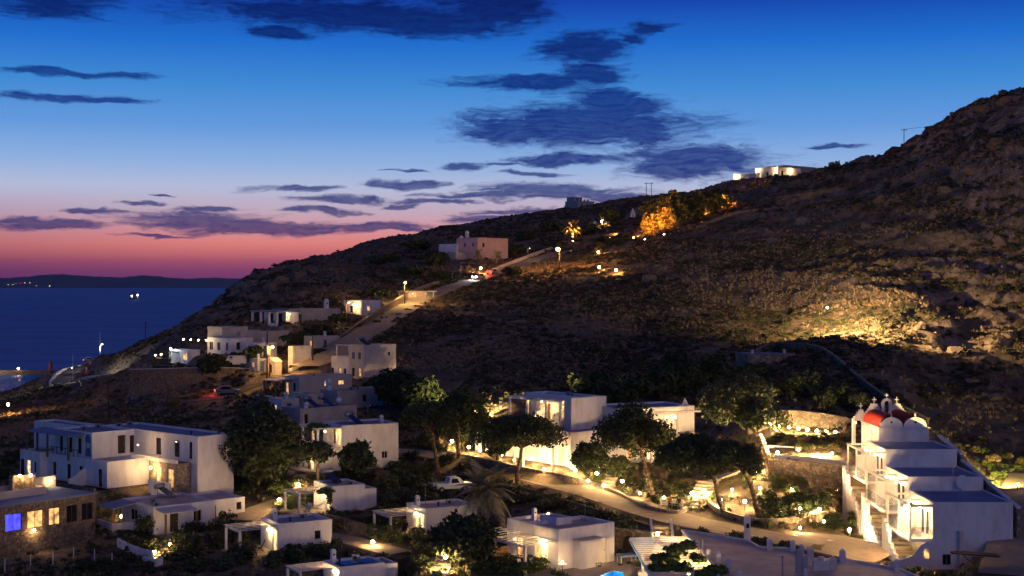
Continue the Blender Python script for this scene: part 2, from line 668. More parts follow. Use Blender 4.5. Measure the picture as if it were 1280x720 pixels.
def interior(name):
    """uneven room light behind a window"""
    m = MATS[name]
    nt = m.node_tree
    b = nt.nodes['Principled BSDF']
    N, L = nt.nodes.new, nt.links.new
    geo = N('ShaderNodeNewGeometry')
    n = N('ShaderNodeTexNoise')
    n.inputs['Scale'].default_value = 1.9
    n.inputs['Detail'].default_value = 3
    L(geo.outputs['Position'], n.inputs['Vector'])
    r = N('ShaderNodeMapRange')
    L(n.outputs[0], r.inputs[0])
    r.inputs[1].default_value = 0.36
    r.inputs[2].default_value = 0.62
    r.inputs[3].default_value = 0.18
    r.inputs[4].default_value = b.inputs['Emission Strength'].default_value * 1.5
    L(r.outputs[0], b.inputs['Emission Strength'])


for _n in ('lit_window', 'lit_bright', 'lit_blue'):
    interior(_n)
# ------------------------------------------------------------------ terrain: heights by direction (column px) and distance d
# knots are (distance, row that distance shows at) or (distance, ('z', height above the sea))
def zr(z):
    return ('z', z)


KN = {
    -330: [(25, zr(34)), (108, zr(33)), (150, zr(33)), (260, zr(22)), (400, zr(8)), (470, zr(-6)), (700, zr(-25))],
    0: [(25, zr(34)), (90, zr(33.6)), (106, zr(33.8)), (109, zr(37)), (150, 556), (190, 528), (260, 508), (330, 498), (400, 493), (460, 502), (520, zr(-8)), (700, zr(-25))],
    80: [(25, zr(34)), (90, zr(33.6)), (108, zr(33.8)), (111, zr(37)), (140, zr(37.4)), (165, 537), (200, 518), (280, 492), (330, 478), (352, 469), (380, 472), (420, 482), (500, zr(0)), (600, zr(-20)), (700, zr(-25))],
    160: [(25, zr(34)), (90, zr(34)), (108, zr(34.5)), (112, zr(36.8)), (140, zr(37.6)), (180, 515), (230, 482), (280, 456), (330, 437), (400, 454), (480, zr(6)), (560, zr(-12)), (700, zr(-25))],
    240: [(25, zr(34)), (90, zr(34.2)), (110, zr(35)), (125, zr(36.8)), (150, zr(39)), (165, 505), (175, 490), (183, 478), (188, 459), (200, 448), (215, 430), (260, 411), (300, 398), (350, 410), (450, zr(22)), (560, zr(-5)), (700, zr(-25))],
    320: [(25, zr(34)), (90, zr(34.4)), (110, zr(35.5)), (140, zr(38.9)), (165, 499), (175, 486), (184, 470), (188, 459), (200, 440), (215, 420), (240, 402), (270, 381), (305, 348), (325, 338), (400, 362), (500, zr(30)), (650, zr(-12)), (700, zr(-25))],
    400: [(25, zr(34)), (90, zr(34.6)), (103, zr(35.5)), (120, zr(38)), (140, zr(39.8)), (160, 490), (175, 457), (195, 430), (215, 402), (250, 376), (290, 350), (345, 325), (430, 346), (600, zr(20)), (700, zr(0))],
    480: [(25, zr(34)), (90, zr(34.6)), (103, zr(35.5)), (120, zr(37.8)), (140, zr(40)), (160, 484), (172, 462), (200, 402), (235, 384), (260, 365), (300, 332), (365, 297), (450, 312), (600, zr(60)), (700, zr(40))],
    560: [(25, zr(33.8)), (92, zr(34.4)), (103, zr(35.5)), (122, zr(36.8)), (135, zr(39.6)), (150, 500), (180, 450), (210, 410), (240, 380), (264, 357), (300, 325), (350, 300), (405, 283), (480, 290), (700, zr(75))],
    640: [(25, zr(33.8)), (92, zr(34.4)), (100, zr(35.0)), (108, zr(36)), (122, 592), (132, 550), (139, 500), (160, 460), (200, 410), (240, 370), (287, 334), (310, 320), (360, 295), (425, 271), (500, 280), (700, zr(80))],
    720: [(25, zr(33.8)), (95, zr(34.4)), (101, zr(35.4)), (106, zr(36.2)), (114, 610), (119, 590), (126, 562), (137, 506), (147, 480), (170, 440), (210, 395), (250, 355), (290, 330), (330, 304), (350, 290), (400, 266), (440, 259), (520, 266), (700, zr(90))],
    800: [(25, zr(33.8)), (95, zr(34.4)), (98.5, zr(36.2)), (108, zr(36.2)), (113, 620), (120, 592), (130, 550), (139, 508), (150, 480), (170, 450), (200, 405), (240, 350), (280, 310), (320, 284), (360, 262), (400, 251), (440, 247), (520, 255), (700, zr(92))],
    880: [(25, zr(33.8)), (92, zr(34.4)), (97, zr(36.1)), (105, 646), (113, 607), (122, 572), (132, 538), (140, 507), (150, 481), (170, 440), (200, 390), (240, 331), (280, 290), (320, 262), (350, 243), (385, 239), (450, 246), (700, zr(94))],
    960: [(25, zr(33.5)), (92, zr(34.4)), (95.5, zr(36.2)), (99, 653), (104, 625), (112, 590), (113.5, 572), (118, 550), (123.5, 534), (124.5, 514), (132, 493), (150, 452), (175, 418), (205, 370), (245, 310), (285, 265), (330, 229), (350, 224), (420, 232), (700, zr(94))],
    1040: [(25, zr(33.5)), (88, zr(34.2)), (94, zr(35.6)), (98, 662), (104, 630), (111.5, 598), (112.6, 578), (118, 553), (124, 536), (125, 518), (135, 482), (147, 447), (160, 425), (185, 380), (220, 325), (260, 270), (300, 230), (332, 213), (420, 225), (700, zr(92))],
    1120: [(25, zr(33.5)), (88, zr(34.5)), (96, zr(35.4)), (105, zr(38.5)), (112, zr(41.2)), (120, 522), (130, 492), (140, 466), (155, 432), (180, 370), (215, 305), (255, 250), (295, 212), (322, 195), (400, 206), (700, zr(92))],
    1200: [(25, zr(33.5)), (88, zr(34.6)), (96, zr(37)), (105, zr(40)), (113, 565), (130, 520), (145, 480), (165, 430), (190, 360), (220, 290), (250, 225), (285, 160), (300, 142), (350, 152), (700, zr(95))],
    1280: [(25, zr(33.5)), (84, zr(34.8)), (92, 646), (103, 608), (120, 562), (140, 502), (160, 450), (185, 380), (210, 300), (235, 225), (262, 150), (278, 119), (330, 127), (700, zr(95))],
    1400: [(25, zr(34)), (84, zr(36)), (92, zr(40)), (120, zr(45)), (160, zr(55)), (200, zr(72)), (240, zr(98)), (262, zr(112)), (330, zr(118)), (700, zr(95))],
    1610: [(25, zr(35)), (84, zr(40)), (120, zr(52)), (160, zr(66)), (200, zr(88)), (240, zr(112)), (330, zr(122)), (700, zr(95))],
}
NU, ND = 560, 640
GU = np.linspace(-330, 1610, NU)
GD = np.geomspace(25, 700, ND)
_cols = sorted(KN)
_tab = []
for c in _cols:
    ds, zs = [], []
    for d, v in KN[c]:
        ds.append(d)
        zs.append(v[1] if isinstance(v, tuple) else CZ + (HY - v) / F * d)
    _tab.append(np.interp(GD, ds, zs))
_tab = np.array(_tab)
GZ = np.zeros((NU, ND))
for j in range(ND):
    GZ[:, j] = np.interp(GU, _cols, _tab[:, j])


def _smooth(a, k, axis):
    w = np.hanning(2 * k + 3)[1:-1]
    w /= w.sum()
    pad = [(0, 0), (0, 0)]
    pad[axis] = (k, k)
    ap = np.pad(a, pad, mode='edge')
    out = np.zeros_like(a)
    for i, wi in enumerate(w):
        sl = [slice(None), slice(None)]
        sl[axis] = slice(i, i + a.shape[axis])
        out += wi * ap[tuple(sl)]
    return out


GZ = _smooth(_smooth(GZ, 9, 0), 2, 1)
GX = (GU[:, None] - 640) / F * GD[None, :]
GY = KY * GD[None, :] + 0 * GU[:, None]
# hill relief
_dv = np.interp(GU, [-330, 0, 240, 480, 560, 800, 960, 1120, 1200, 1610], [150, 150, 172, 172, 145, 145, 131, 124, 112, 112])[:, None]
_m = sstep(0, 30, GD[None, :] - _dv)
_rug = np.interp(GU, [-330, 200, 330, 420, 500, 900, 1000, 1280], [0.35, 0.6, 1.4, 0.9, 0.5, 0.7, 1.0, 1.9])[:, None]
_r1 = 1 - np.abs(2 * fbm(GX / 26, GY / 26, 3, 4) - 1)
_r2 = 1 - np.abs(2 * fbm(GX / 9, GY / 9, 11, 4) - 1)
_r3 = fbm(GX / 2.6, GY / 2.6, 21, 3)
_far = np.clip(GD[None, :] / 260, 0.4, 1.2)
GZ += _m * _rug * _far * (4.2 * (_r1 - 0.72) + 2.2 * (_r2 - 0.72)) + (0.12 + _m * _rug * 0.75) * (_r3 - 0.5)
# crags: stepped ledges on the rocky parts
_led = sstep(0.44, 0.54, fbm(GX / 40, GY / 40, 31, 3)) * _m * np.clip(_rug - 0.35, 0, 1)
_st = 3.2
_q = np.floor(GZ / _st + fbm(GX / 12, GY / 12, 41, 3) * 1.5)
_fr = GZ / _st + fbm(GX / 12, GY / 12, 41, 3) * 1.5 - _q
GZ += _led * _st * (sstep(0.25, 0.75, _fr) - _fr) * 0.8


def _uv(x, y):
    d = y / KY
    return 640 + F * x / max(d, 1e-6), d


def G(px, d):
    """ground height"""
    u = (px - GU[0]) / (GU[1] - GU[0])
    v = math.log(d / GD[0]) / math.log(GD[1] / GD[0])
    i = int(min(max(u, 0), NU - 2))
    j = int(min(max(v, 0), ND - 2))
    fu, fv = min(max(u - i, 0), 1), min(max(v - j, 0), 1)
    return (GZ[i, j] * (1 - fu) + GZ[i + 1, j] * fu) * (1 - fv) + (GZ[i, j + 1] * (1 - fu) + GZ[i + 1, j + 1] * fu) * fv


def GW(x, y):
    return G(*_uv(x, y))


def on(px, d, dz=0.0):
    return Vector(((px - 640) / F * d, KY * d, G(px, d) + dz))


def gp(px, py, dmin=60):
    """point of the ground that shows at a pixel"""
    prev = dmin
    d = dmin
    while d < 600:
        row = HY - (G(px, d) - CZ) * F / d
        if row <= py:
            lo, hi = prev, d
            for _ in range(18):
                m = (lo + hi) / 2
                if HY - (G(px, m) - CZ) * F / m <= py:
                    hi = m
                else:
                    lo = m
            return on(px, hi)
        prev = d
        d *= 1.006
    return on(px, 300)


def xy(a):
    return np.array([[p[0], p[1]] for p in a])


def pad_rect(o, th, x0, y0, x1, y1, z, blend=3.0, grow=0.8):
    """level the ground under a building; local frame at o turned by th"""
    global GZ
    c, s = math.cos(th), math.sin(th)
    lx = (GX - o[0]) * c + (GY - o[1]) * s
    ly = -(GX - o[0]) * s + (GY - o[1]) * c
    dx = np.maximum(np.maximum(x0 - grow - lx, lx - x1 - grow), 0)
    dy = np.maximum(np.maximum(y0 - grow - ly, ly - y1 - grow), 0)
    w = 1 - sstep(0, blend, np.hypot(dx, dy))
    GZ = GZ * (1 - w) + z * w


def smooth_line(pts, n=10):
    """Catmull-Rom through 3D points"""
    pts = [Vector(p) for p in pts]
    ext = [pts[0] * 2 - pts[1]] + pts + [pts[-1] * 2 - pts[-2]]
    out = []
    for i in range(1, len(ext) - 2):
        p0, p1, p2, p3 = ext[i - 1:i + 3]
        for k in range(n):
            t = k / n
            out.append(0.5 * ((2 * p1) + (p2 - p0) * t + (2 * p0 - 5 * p1 + 4 * p2 - p3) * t * t + (3 * p1 - p0 - 3 * p2 + p3) * t ** 3))
    out.append(pts[-1])
    return out


def carve(line, w, blend=2.5, sink=0.07):
    """bench a road into the ground"""
    global GZ
    best = np.full(GX.shape, 1e9)
    zz = np.zeros(GX.shape)
    for i in range(len(line) - 1):
        a, b = line[i], line[i + 1]
        ab = (b.x - a.x, b.y - a.y)
        L2 = ab[0] ** 2 + ab[1] ** 2 + 1e-9
        t = np.clip(((GX - a.x) * ab[0] + (GY - a.y) * ab[1]) / L2, 0, 1)
        dd = np.hypot(GX - a.x - ab[0] * t, GY - a.y - ab[1] * t)
        m = dd < best
        best[m] = dd[m]
        zz[m] = (a.z + (b.z - a.z) * t)[m]
    wgt = 1 - sstep(w / 2 + 0.4, w / 2 + 0.4 + blend, best)
    GZ = GZ * (1 - wgt) + (zz - sink) * wgt


def smooth_z(line, k=6):
    z = [p.z for p in line]
    for i, p in enumerate(line):
        a, b = max(0, i - k), min(len(line), i + k + 1)
        p.z = sum(z[a:b]) / (b - a)
    return line


ROADS = {}


def road(key, pts, w, **kw):
    line = smooth_z(smooth_line(pts, 8))
    ROADS[key] = (line, w)
    carve(line, w, **kw)


def strip_mesh(name, line, w, mat, dz=0.0, thick=0.12, taper=None):
    m = MB()
    n = len(line)
    rows = []
    for i, p in enumerate(line):
        a, b = line[max(i - 1, 0)], line[min(i + 1, n - 1)]
        t = Vector((b.x - a.x, b.y - a.y, 0)).normalized()
        s = Vector((t.y, -t.x, 0))
        ww = w / 2 * (taper(i / (n - 1)) if taper else 1)
        k = len(m.v)
        for q in (p - s * ww, p - s * ww / 3, p + s * ww / 3, p + s * ww):
            m.v.append((q.x, q.y, q.z + dz))
        for q in (p - s * ww, p + s * ww):
            m.v.append((q.x, q.y, q.z + dz - thick))
        rows.append(k)
    for i in range(n - 1):
        a, b = rows[i], rows[i + 1]
        for c in range(3):
            m.f.append((a + c, a + c + 1, b + c + 1, b + c))
        m.f.append((a + 3, a + 5, b + 5, b + 3))
        m.f.append((a + 4, a, b, b + 4))
    return m


road('path', [gp(480, 562), gp(530, 566), gp(580, 575), gp(640, 589), gp(700, 604), gp(760, 622), gp(820, 641), gp(880, 656), gp(950, 668), gp(1010, 681), gp(1060, 690), gp(1105, 700)], 5.2)
road('plaza', [gp(1000, 673), gp(1020, 673), gp(1048, 677), gp(1080, 687), gp(1100, 696)], 6.0)
road('upper', [gp(380, 462), gp(410, 446), gp(440, 426), gp(475, 405), gp(505, 386), gp(535, 370), gp(570, 357), gp(610, 345), gp(650, 330), gp(690, 319), gp(730, 306)], 6.0)
road('lower', [gp(226, 505), gp(262, 497), gp(300, 488), gp(340, 476), gp(380, 462)], 4.5)
road('coast', [on(146, 280), on(112, 284), on(84, 298), on(70, 324), on(84, 346), on(112, 354), on(140, 348), on(165, 338)], 9.0, blend=10.0)
road('cottage', [gp(405, 668), gp(440, 676), gp(470, 684), gp(500, 692)], 3.0)
road('cottage2', [gp(300, 652), gp(322, 636), gp(345, 628), gp(372, 618)], 2.6)
road('track', [on(1262, 84), on(1272, 90), on(1280, 98), on(1292, 108)], 5.0)


def ground_material():
    m = bpy.data.materials.new('ground_earth')
    m.use_nodes = True
    nt = m.node_tree
    b = nt.nodes['Principled BSDF']
    N, L = nt.nodes.new, nt.links.new
    b.inputs['Roughness'].default_value = 0.95
    b.inputs['Specular IOR Level'].default_value = 0.15
    geo = N('ShaderNodeNewGeometry')

    def nz(s, det=5, rough=0.6, off=(0, 0, 0)):
        v = N('ShaderNodeVectorMath')
        v.operation = 'ADD'
        L(geo.outputs['Position'], v.inputs[0])
        v.inputs[1].default_value = off
        n = N('ShaderNodeTexNoise')
        n.inputs['Scale'].default_value = s
        n.inputs['Detail'].default_value = det
        n.inputs['Roughness'].default_value = rough
        L(v.outputs[0], n.inputs['Vector'])
        return n.outputs[0]

    def rmp(f, a, b_):
        r = N('ShaderNodeMapRange')
        r.interpolation_type = 'SMOOTHSTEP'
        L(f, r.inputs[0])
        r.inputs[1].default_value = a
        r.inputs[2].default_value = b_
        return r.outputs[0]

    def mx(f, a, b_):
        n = N('ShaderNodeMix')
        n.data_type = 'RGBA'
        L(f, n.inputs[0])
        for s_, v in ((n.inputs[6], a), (n.inputs[7], b_)):
            if isinstance(v, tuple):
                s_.default_value = (*v, 1)
            else:
                L(v, s_)
        return n.outputs[2]
    c = mx(rmp(nz(0.55, 7), 0.38, 0.62), (0.145, 0.11, 0.068), (0.25, 0.19, 0.118))
    c = mx(rmp(nz(0.11, 6, 0.6, (31, 7, 3)), 0.44, 0.6), c, (0.1, 0.078, 0.05))
    c = mx(rmp(nz(1.9, 5, 0.65, (5, 71, 3)), 0.5, 0.68), c, (0.085, 0.07, 0.042))
    sl = N('ShaderNodeSeparateXYZ')
    L(geo.outputs['True Normal'], sl.inputs[0])
    steep = N('ShaderNodeMapRange')
    L(sl.outputs[2], steep.inputs[0])
    steep.inputs[1].default_value = 0.82
    steep.inputs[2].default_value = 0.62
    c = mx(steep.outputs[0], c, mx(rmp(nz(0.8, 7), 0.35, 0.65), (0.15, 0.115, 0.09), (0.32, 0.245, 0.185)))
    L(c, b.inputs['Base Color'])
    bp = N('ShaderNodeBump')
    bp.inputs['Strength'].default_value = 0.9
    bp.inputs['Distance'].default_value = 0.25
    L(nz(2.2, 8, 0.7), bp.inputs['Height'])
    L(bp.outputs[0], b.inputs['Normal'])
    MATS['ground_earth'] = m


def build_terrain():
    ground_material()
    me = bpy.data.meshes.new('hillside')
    nv = NU * ND
    co = np.stack([GX, GY, GZ], -1).reshape(-1, 3)
    idx = np.arange(nv).reshape(NU, ND)
    q = np.stack([idx[:-1, :-1], idx[1:, :-1], idx[1:, 1:], idx[:-1, 1:]], -1).reshape(-1, 4)
    me.vertices.add(nv)
    me.vertices.foreach_set('co', co.astype(np.float32).ravel())
    me.loops.add(q.size)
    me.loops.foreach_set('vertex_index', q.ravel().astype(np.int32))
    me.polygons.add(len(q))
    me.polygons.foreach_set('loop_start', (np.arange(len(q)) * 4).astype(np.int32))
    me.polygons.foreach_set('use_smooth', np.ones(len(q), bool))
    me.update()
    me.validate()
    me.materials.append(MATS['ground_earth'])
    o = link('hillside', me)
    tag(o, kind='structure')


def sea_and_island():
    m = bpy.data.materials.new('sea_water')
    m.use_nodes = True
    nt = m.node_tree
    b = nt.nodes['Principled BSDF']
    N, L = nt.nodes.new, nt.links.new
    b.inputs['Base Color'].default_value = (0.006, 0.055, 0.27, 1)
    b.inputs['Roughness'].default_value = 0.45
    b.inputs['Specular IOR Level'].default_value = 0.12
    geo = N('ShaderNodeNewGeometry')
    v = N('ShaderNodeVectorMath')
    v.operation = 'MULTIPLY'
    L(geo.outputs['Position'], v.inputs[0])
    v.inputs[1].default_value = (0.035, 0.012, 1)
    n = N('ShaderNodeTexNoise')
    n.inputs['Scale'].default_value = 1.0
    n.inputs['Detail'].default_value = 7
    n.inputs['Roughness'].default_value = 0.7
    L(v.outputs[0], n.inputs['Vector'])
    bp = N('ShaderNodeBump')
    bp.inputs['Strength'].default_value = 1.0
    bp.inputs['Distance'].default_value = 9.0
    L(n.outputs[0], bp.inputs['Height'])
    L(bp.outputs[0], b.inputs['Normal'])
    # wind streaks: lanes of ruffled and smoother water
    v2 = N('ShaderNodeVectorMath')
    v2.operation = 'MULTIPLY'
    L(geo.outputs['Position'], v2.inputs[0])
    v2.inputs[1].default_value = (0.0035, 0.012, 1)
    n2 = N('ShaderNodeTexNoise')
    n2.inputs['Scale'].default_value = 1.0
    n2.inputs['Detail'].default_value = 6
    n2.inputs['Roughness'].default_value = 0.65
    L(v2.outputs[0], n2.inputs['Vector'])
    cr = N('ShaderNodeValToRGB')
    cr.color_ramp.elements[0].position = 0.36
    cr.color_ramp.elements[1].position = 0.66
    cr.color_ramp.elements[0].color = (0.005, 0.065, 0.3, 1)
    cr.color_ramp.elements[1].color = (0.014, 0.13, 0.52, 1)
    L(n2.outputs[0], cr.inputs[0])
    L(cr.outputs[0], b.inputs['Base Color'])
    MATS['sea_water'] = m
    s = MB()
    s.quad((-60000, 300, 0), (60000, 300, 0), (60000, 60000, 0), (-60000, 60000, 0))
    tag(s.build('sea', 'sea_water'), kind='structure')
    pm('island_earth', (0.11, 0.10, 0.10), 1.0, (0.08, 0.075, 0.08), 0.002)

    def ridge(name, D, prof, depth):
        """an island as a real ridge of hills at distance D metres; prof: (px, row)"""
        n = 160
        xs = np.linspace(prof[0][0], prof[-1][0], n)
        hy = np.interp(xs, [p[0] for p in prof], [p[1] for p in prof])
        base = HY + CZ * 1778 / D
        h = np.maximum((base - hy), 0) / 1778 * D
        h = _smooth(h[:, None], 4, 0)[:, 0]
        h = h + (fbm(xs / 9, xs * 0, 5, 3) - 0.5) * h * 0.14
        X = (xs - 640) / 1778 * D
        rows = np.linspace(-1, 1, 13)
        mb = MB()
        for i in range(n):
            for r_ in rows:
                k = max(0.0, 1 - abs(r_)) ** 0.8
                z = h[i] * k * (1 if abs(r_) < 0.05 else 0.75 + 0.5 * float(vnoise(np.array([xs[i] / 14 + r_ * 7]), np.array([r_ * 3.0]), 9)[0])) if k > 0 else -3
                mb.v.append((float(X[i]), D + r_ * depth, min(float(z), float(h[i]))))
        w = len(rows)
        for i in range(n - 1):
            for j in range(w - 1):
                a = i * w + j
                mb.f.append((a, a + w, a + w + 1, a + 1))
        return tag(mb.build(name, 'island_earth', smooth=True), kind='structure')
    ridge('island', 15000, [(-260, 356), (-120, 350), (0, 349), (40, 345), (75, 342.5), (110, 345), (150, 347), (180, 344), (215, 347), (260, 350), (300, 352), (340, 356)], 1500)
    ridge('far_island', 22000, [(-300, 350), (0, 347), (80, 349), (200, 350), (260, 347), (300, 348), (340, 350), (500, 356)], 1500)


# ------------------------------------------------------------------ builders
def point_light(name, loc, power, color=(1.0, 0.62, 0.28), r=0.08, parent=None):
    l = bpy.data.lights.new(name, 'POINT')
    l.energy = power * LMUL
    l.color = color
    l.shadow_soft_size = r
    o = bpy.data.objects.new(name, l)
    COL.objects.link(o)
    if parent is not None:
        o.parent = parent
    o.location = loc
    return o


def spot_light(name, loc, aim, power, color, angle, blend=0.6, parent=None, r=0.1):
    l = bpy.data.lights.new(name, 'SPOT')
    l.energy = power * LMUL
    l.color = color
    l.spot_size = angle
    l.spot_blend = blend
    l.shadow_soft_size = r
    o = bpy.data.objects.new(name, l)
    COL.objects.link(o)
    if parent is not None:
        o.parent = parent
    o.location = loc
    o.rotation_euler = Vector(aim).to_track_quat('-Z', 'Y').to_euler()
    return o


LMUL = 26.0
WARM = (1.0, 0.6, 0.25)
AMBER = (1.0, 0.5, 0.13)


def reach(o, direction, px):
    """length along a ground direction from o until it shows in column px"""
    k = (px - 640) / 1778.0
    den = direction[0] - k * direction[1]
    return (k * o[1] - o[0]) / den


PADS = []


class House:
    """local frame: x along face A (to the right, going away), y along face L (to the left, going away), origin at the near corner"""

    def __init__(s, name, label, px, py, d, th, cat='house', group=None, base_z=None, pad=None):
        o = P(px, py, d)
        if base_z is not None:
            o.z = base_z
        s.o, s.th = o, R(th)
        s.c, s.s = math.cos(s.th), math.sin(s.th)
        s.root = empty(name, o, s.th, label, cat, group)

    def ra(s, px, y=0.0, x=0.0):
        """x extent so that the face A line at local y ends in column px"""
        o = s.w(0, y, 0)
        return reach(o, (s.c, s.s), px)

    def rl(s, px, x=0.0):
        o = s.w(x, 0, 0)
        return reach(o, (-s.s, s.c), px)

    def w(s, x, y, z):
        return Vector((s.o.x + x * s.c - y * s.s, s.o.y + x * s.s + y * s.c, s.o.z + z))

    def loc(s, p):
        dx, dy = p[0] - s.o.x, p[1] - s.o.y
        return Vector((dx * s.c + dy * s.s, -dx * s.s + dy * s.c, p[2] - s.o.z))

    def lp(s, px, py, d):
        return s.loc(P(px, py, d))

    def level(s, x0, y0, x1, y1, z=-0.05, blend=2.5, grow=0.6):
        pad_rect(s.o, s.th, x0, y0, x1, y1, s.o.z + z, blend, grow)

    def block(s, x0, y0, x1, y1, z0, z1, mat='whitewash', roof='roof_cement', par=0.22, pt=0.25, ops=None, found=2.0, pname='wall', roof_on=True):
        ops = ops or {}
        m = MB()
        faces = {'A': ((x0, y0), (1, 0), (0, 1), x1 - x0), 'R': ((x1, y0), (0, 1), (-1, 0), y1 - y0),
                 'B': ((x1, y1), (-1, 0), (0, -1), x1 - x0), 'L': ((x0, y1), (0, -1), (1, 0), y1 - y0)}
        for fk, (o, u, n, wd) in faces.items():
            # 'L' openings are given from the near corner
            lst = []
            for op in ops.get(fk, []):
                kind, a, b, c, d = op[:5]
                if fk == 'L':
                    a, b = wd - b, wd - a
                lst.append((kind, a, b, c + z0, d + z0) + tuple(op[5:]))
            us = sorted({0.0, wd, *[q[1] for q in lst], *[q[2] for q in lst]})
            vs = sorted({z0 - found, z1, *[q[3] for q in lst], *[q[4] for q in lst]})

            def pt_(uu, vv, dep=0.0):
                return (o[0] + u[0] * uu + n[0] * dep, o[1] + u[1] * uu + n[1] * dep, vv)
            for i in range(len(us) - 1):
                for j in range(len(vs) - 1):
                    cu, cv = (us[i] + us[i + 1]) / 2, (vs[j] + vs[j + 1]) / 2
                    if any(q[1] < cu < q[2] and q[3] < cv < q[4] for q in lst):
                        continue
                    m.quad(pt_(us[i], vs[j]), pt_(us[i + 1], vs[j]), pt_(us[i + 1], vs[j + 1]), pt_(us[i], vs[j + 1]))
            for q in lst:
                kind, a, b, c, d = q[:5]
                t = 0.22
                m.quad(pt_(a, c), pt_(a, c, t), pt_(a, d, t), pt_(a, d))
                m.quad(pt_(b, c, t), pt_(b, c), pt_(b, d), pt_(b, d, t))
                m.quad(pt_(a, c), pt_(b, c), pt_(b, c, t), pt_(a, c, t))
                m.quad(pt_(a, d, t), pt_(b, d, t), pt_(b, d), pt_(a, d))
                s.opening(kind, pt_, a, b, c, d)
        zr_ = z1 - par
        i0, j0, i1, j1 = x0 + pt, y0 + pt, x1 - pt, y1 - pt
        ou = [(x0, y0), (x1, y0), (x1, y1), (x0, y1)]
        inn = [(i0, j0), (i1, j0), (i1, j1), (i0, j1)]
        for k in range(4):
            a, b, c, d = ou[k], ou[(k + 1) % 4], inn[(k + 1) % 4], inn[k]
            m.quad((*a, z1), (*b, z1), (*c, z1), (*d, z1))
            m.quad((*d, z1), (*c, z1), (*c, zr_ - 0.1), (*d, zr_ - 0.1))
        m.build(pname, mat, s.root)
        if roof_on:
            r = MB().box(i0 - 0.1, j0 - 0.1, zr_ - 0.16, i1 + 0.1, j1 + 0.1, zr_)
            r.build('roof', roof, s.root)

    def opening(s, kind, pt_, a, b, c, d):
        if kind == 'open':
            return
        fw = 0.07
        fr = MB()

        def bx(mb, u0, u1, v0, v1, e0, e1):
            ps = [pt_(u0, v0, e0), pt_(u1, v0, e0), pt_(u1, v0, e1), pt_(u0, v0, e1)]
            mb.prism(ps, (0, 0, v1 - v0))
        e = 0.003
        if kind.startswith('door'):
            bx(fr, a + e, b - e, c + e, d - e, 0.12, 0.17)
            col = {'door': 'wood_dark', 'doorblue': 'shutter_blue', 'doorred': 'door_red', 'doorwhite': 'wood_white'}[kind]
            o = fr.build('door', col, s.root)
            h = MB()
            bx(h, b - 0.22, b - 0.16, c + 1.0, c + 1.16, 0.06, 0.118)
            h.build('handle', 'metal_grey', o)
            return
        mat, pane = {'win': ('wood_dark', 'glass_dark'), 'winw': ('wood_white', 'glass_dark'), 'winblue': ('shutter_blue', 'glass_dark'), 'lit': ('wood_white', 'lit_window'),
                     'litd': ('wood_dark', 'lit_window'), 'bright': ('wood_white', 'lit_bright'), 'blue': ('wood_dark', 'lit_blue'), 'shut': ('shutter_blue', None), 'shutw': ('wood', None)}[kind]
        bx(fr, a + e, a + fw, c + e, d - e, 0.07, 0.13)
        bx(fr, b - fw, b - e, c + e, d - e, 0.07, 0.13)
        bx(fr, a + fw, b - fw, c + e, c + fw, 0.07, 0.13)
        bx(fr, a + fw, b - fw, d - fw, d - e, 0.07, 0.13)
        mid = (a + b) / 2
        if b - a > 0.7:
            bx(fr, mid - fw / 2, mid + fw / 2, c + fw, d - fw, 0.075, 0.125)
        nm = 'door' if (d - c) > 1.7 and pane is not None else 'window'
        o = fr.build('glazed_door' if nm == 'door' else 'window', mat, s.root)
        pn = MB()
        if pane:
            bx(pn, a + fw * 0.6, b - fw * 0.6, c + fw * 0.6, d - fw * 0.6, 0.09, 0.11)
            pn.build('pane', pane, o)
        else:
            bx(pn, a + fw * 0.6, mid - 0.01, c + fw * 0.6, d - fw * 0.6, 0.04, 0.06)
            bx(pn, mid + 0.01, b - fw * 0.6, c + fw * 0.6, d - fw * 0.6, 0.04, 0.06)
            pn.build('shutter', mat, o)

    def part(s, name, mb, mat, smooth=False):
        return mb.build(name, mat, s.root, smooth)

    def box(s, name, mat, *b):
        return MB().box(*b).build(name, mat, s.root)

    def lamp(s, x, y, z, power, color=WARM, mat='bulb', size=0.1, off=(0, 0, 0)):
        m = MB()
        m.box(x - size * 0.7, y - size * 0.7, z + size * 1.1, x + size * 0.7, y + size * 0.7, z + size * 1.4)
        m.tube((x, y, z + size * 1.4), (x, y, z + size * 2.0), 0.02, 0.02, 5)
        o = m.build('wall_lamp', 'metal_dark', s.root)
        MB().sphere((x, y, z), size, 8, 6).build('lamp_globe', mat, o, True)
        if power:
            point_light('lamp_light', (x + off[0], y + off[1], z + off[2] - size * 0.2), power * 0.5, color, size * 1.05, s.root)

    def pergola(s, x0, y0, x1, y1, z, along='x', n=9, mat='wood_white', posts=((0, 0), (0, 1)), base=0.0, post_w=0.22, slat=(0.08, 0.06)):
        pr = MB()
        for (fx, fy) in posts:
            px_, py_ = x0 + (x1 - x0) * fx, y0 + (y1 - y0) * fy
            po = MB().box(px_ - post_w / 2, py_ - post_w / 2, base - 0.4, px_ + post_w / 2, py_ + post_w / 2, z - 0.2)
            po.build('post', mat, s.root)
        if along == 'x':
            for yy in (y0, y1):
                MB().box(x0 - 0.15, yy - 0.07, z - 0.2, x1, yy + 0.07, z - 0.003).build('beam', mat, s.root)
        else:
            for xx in (x0, x1):
                MB().box(xx - 0.07, y0 - 0.15, z - 0.2, xx + 0.07, y1 + 0.15, z - 0.003).build('beam', mat, s.root)
        sm = None
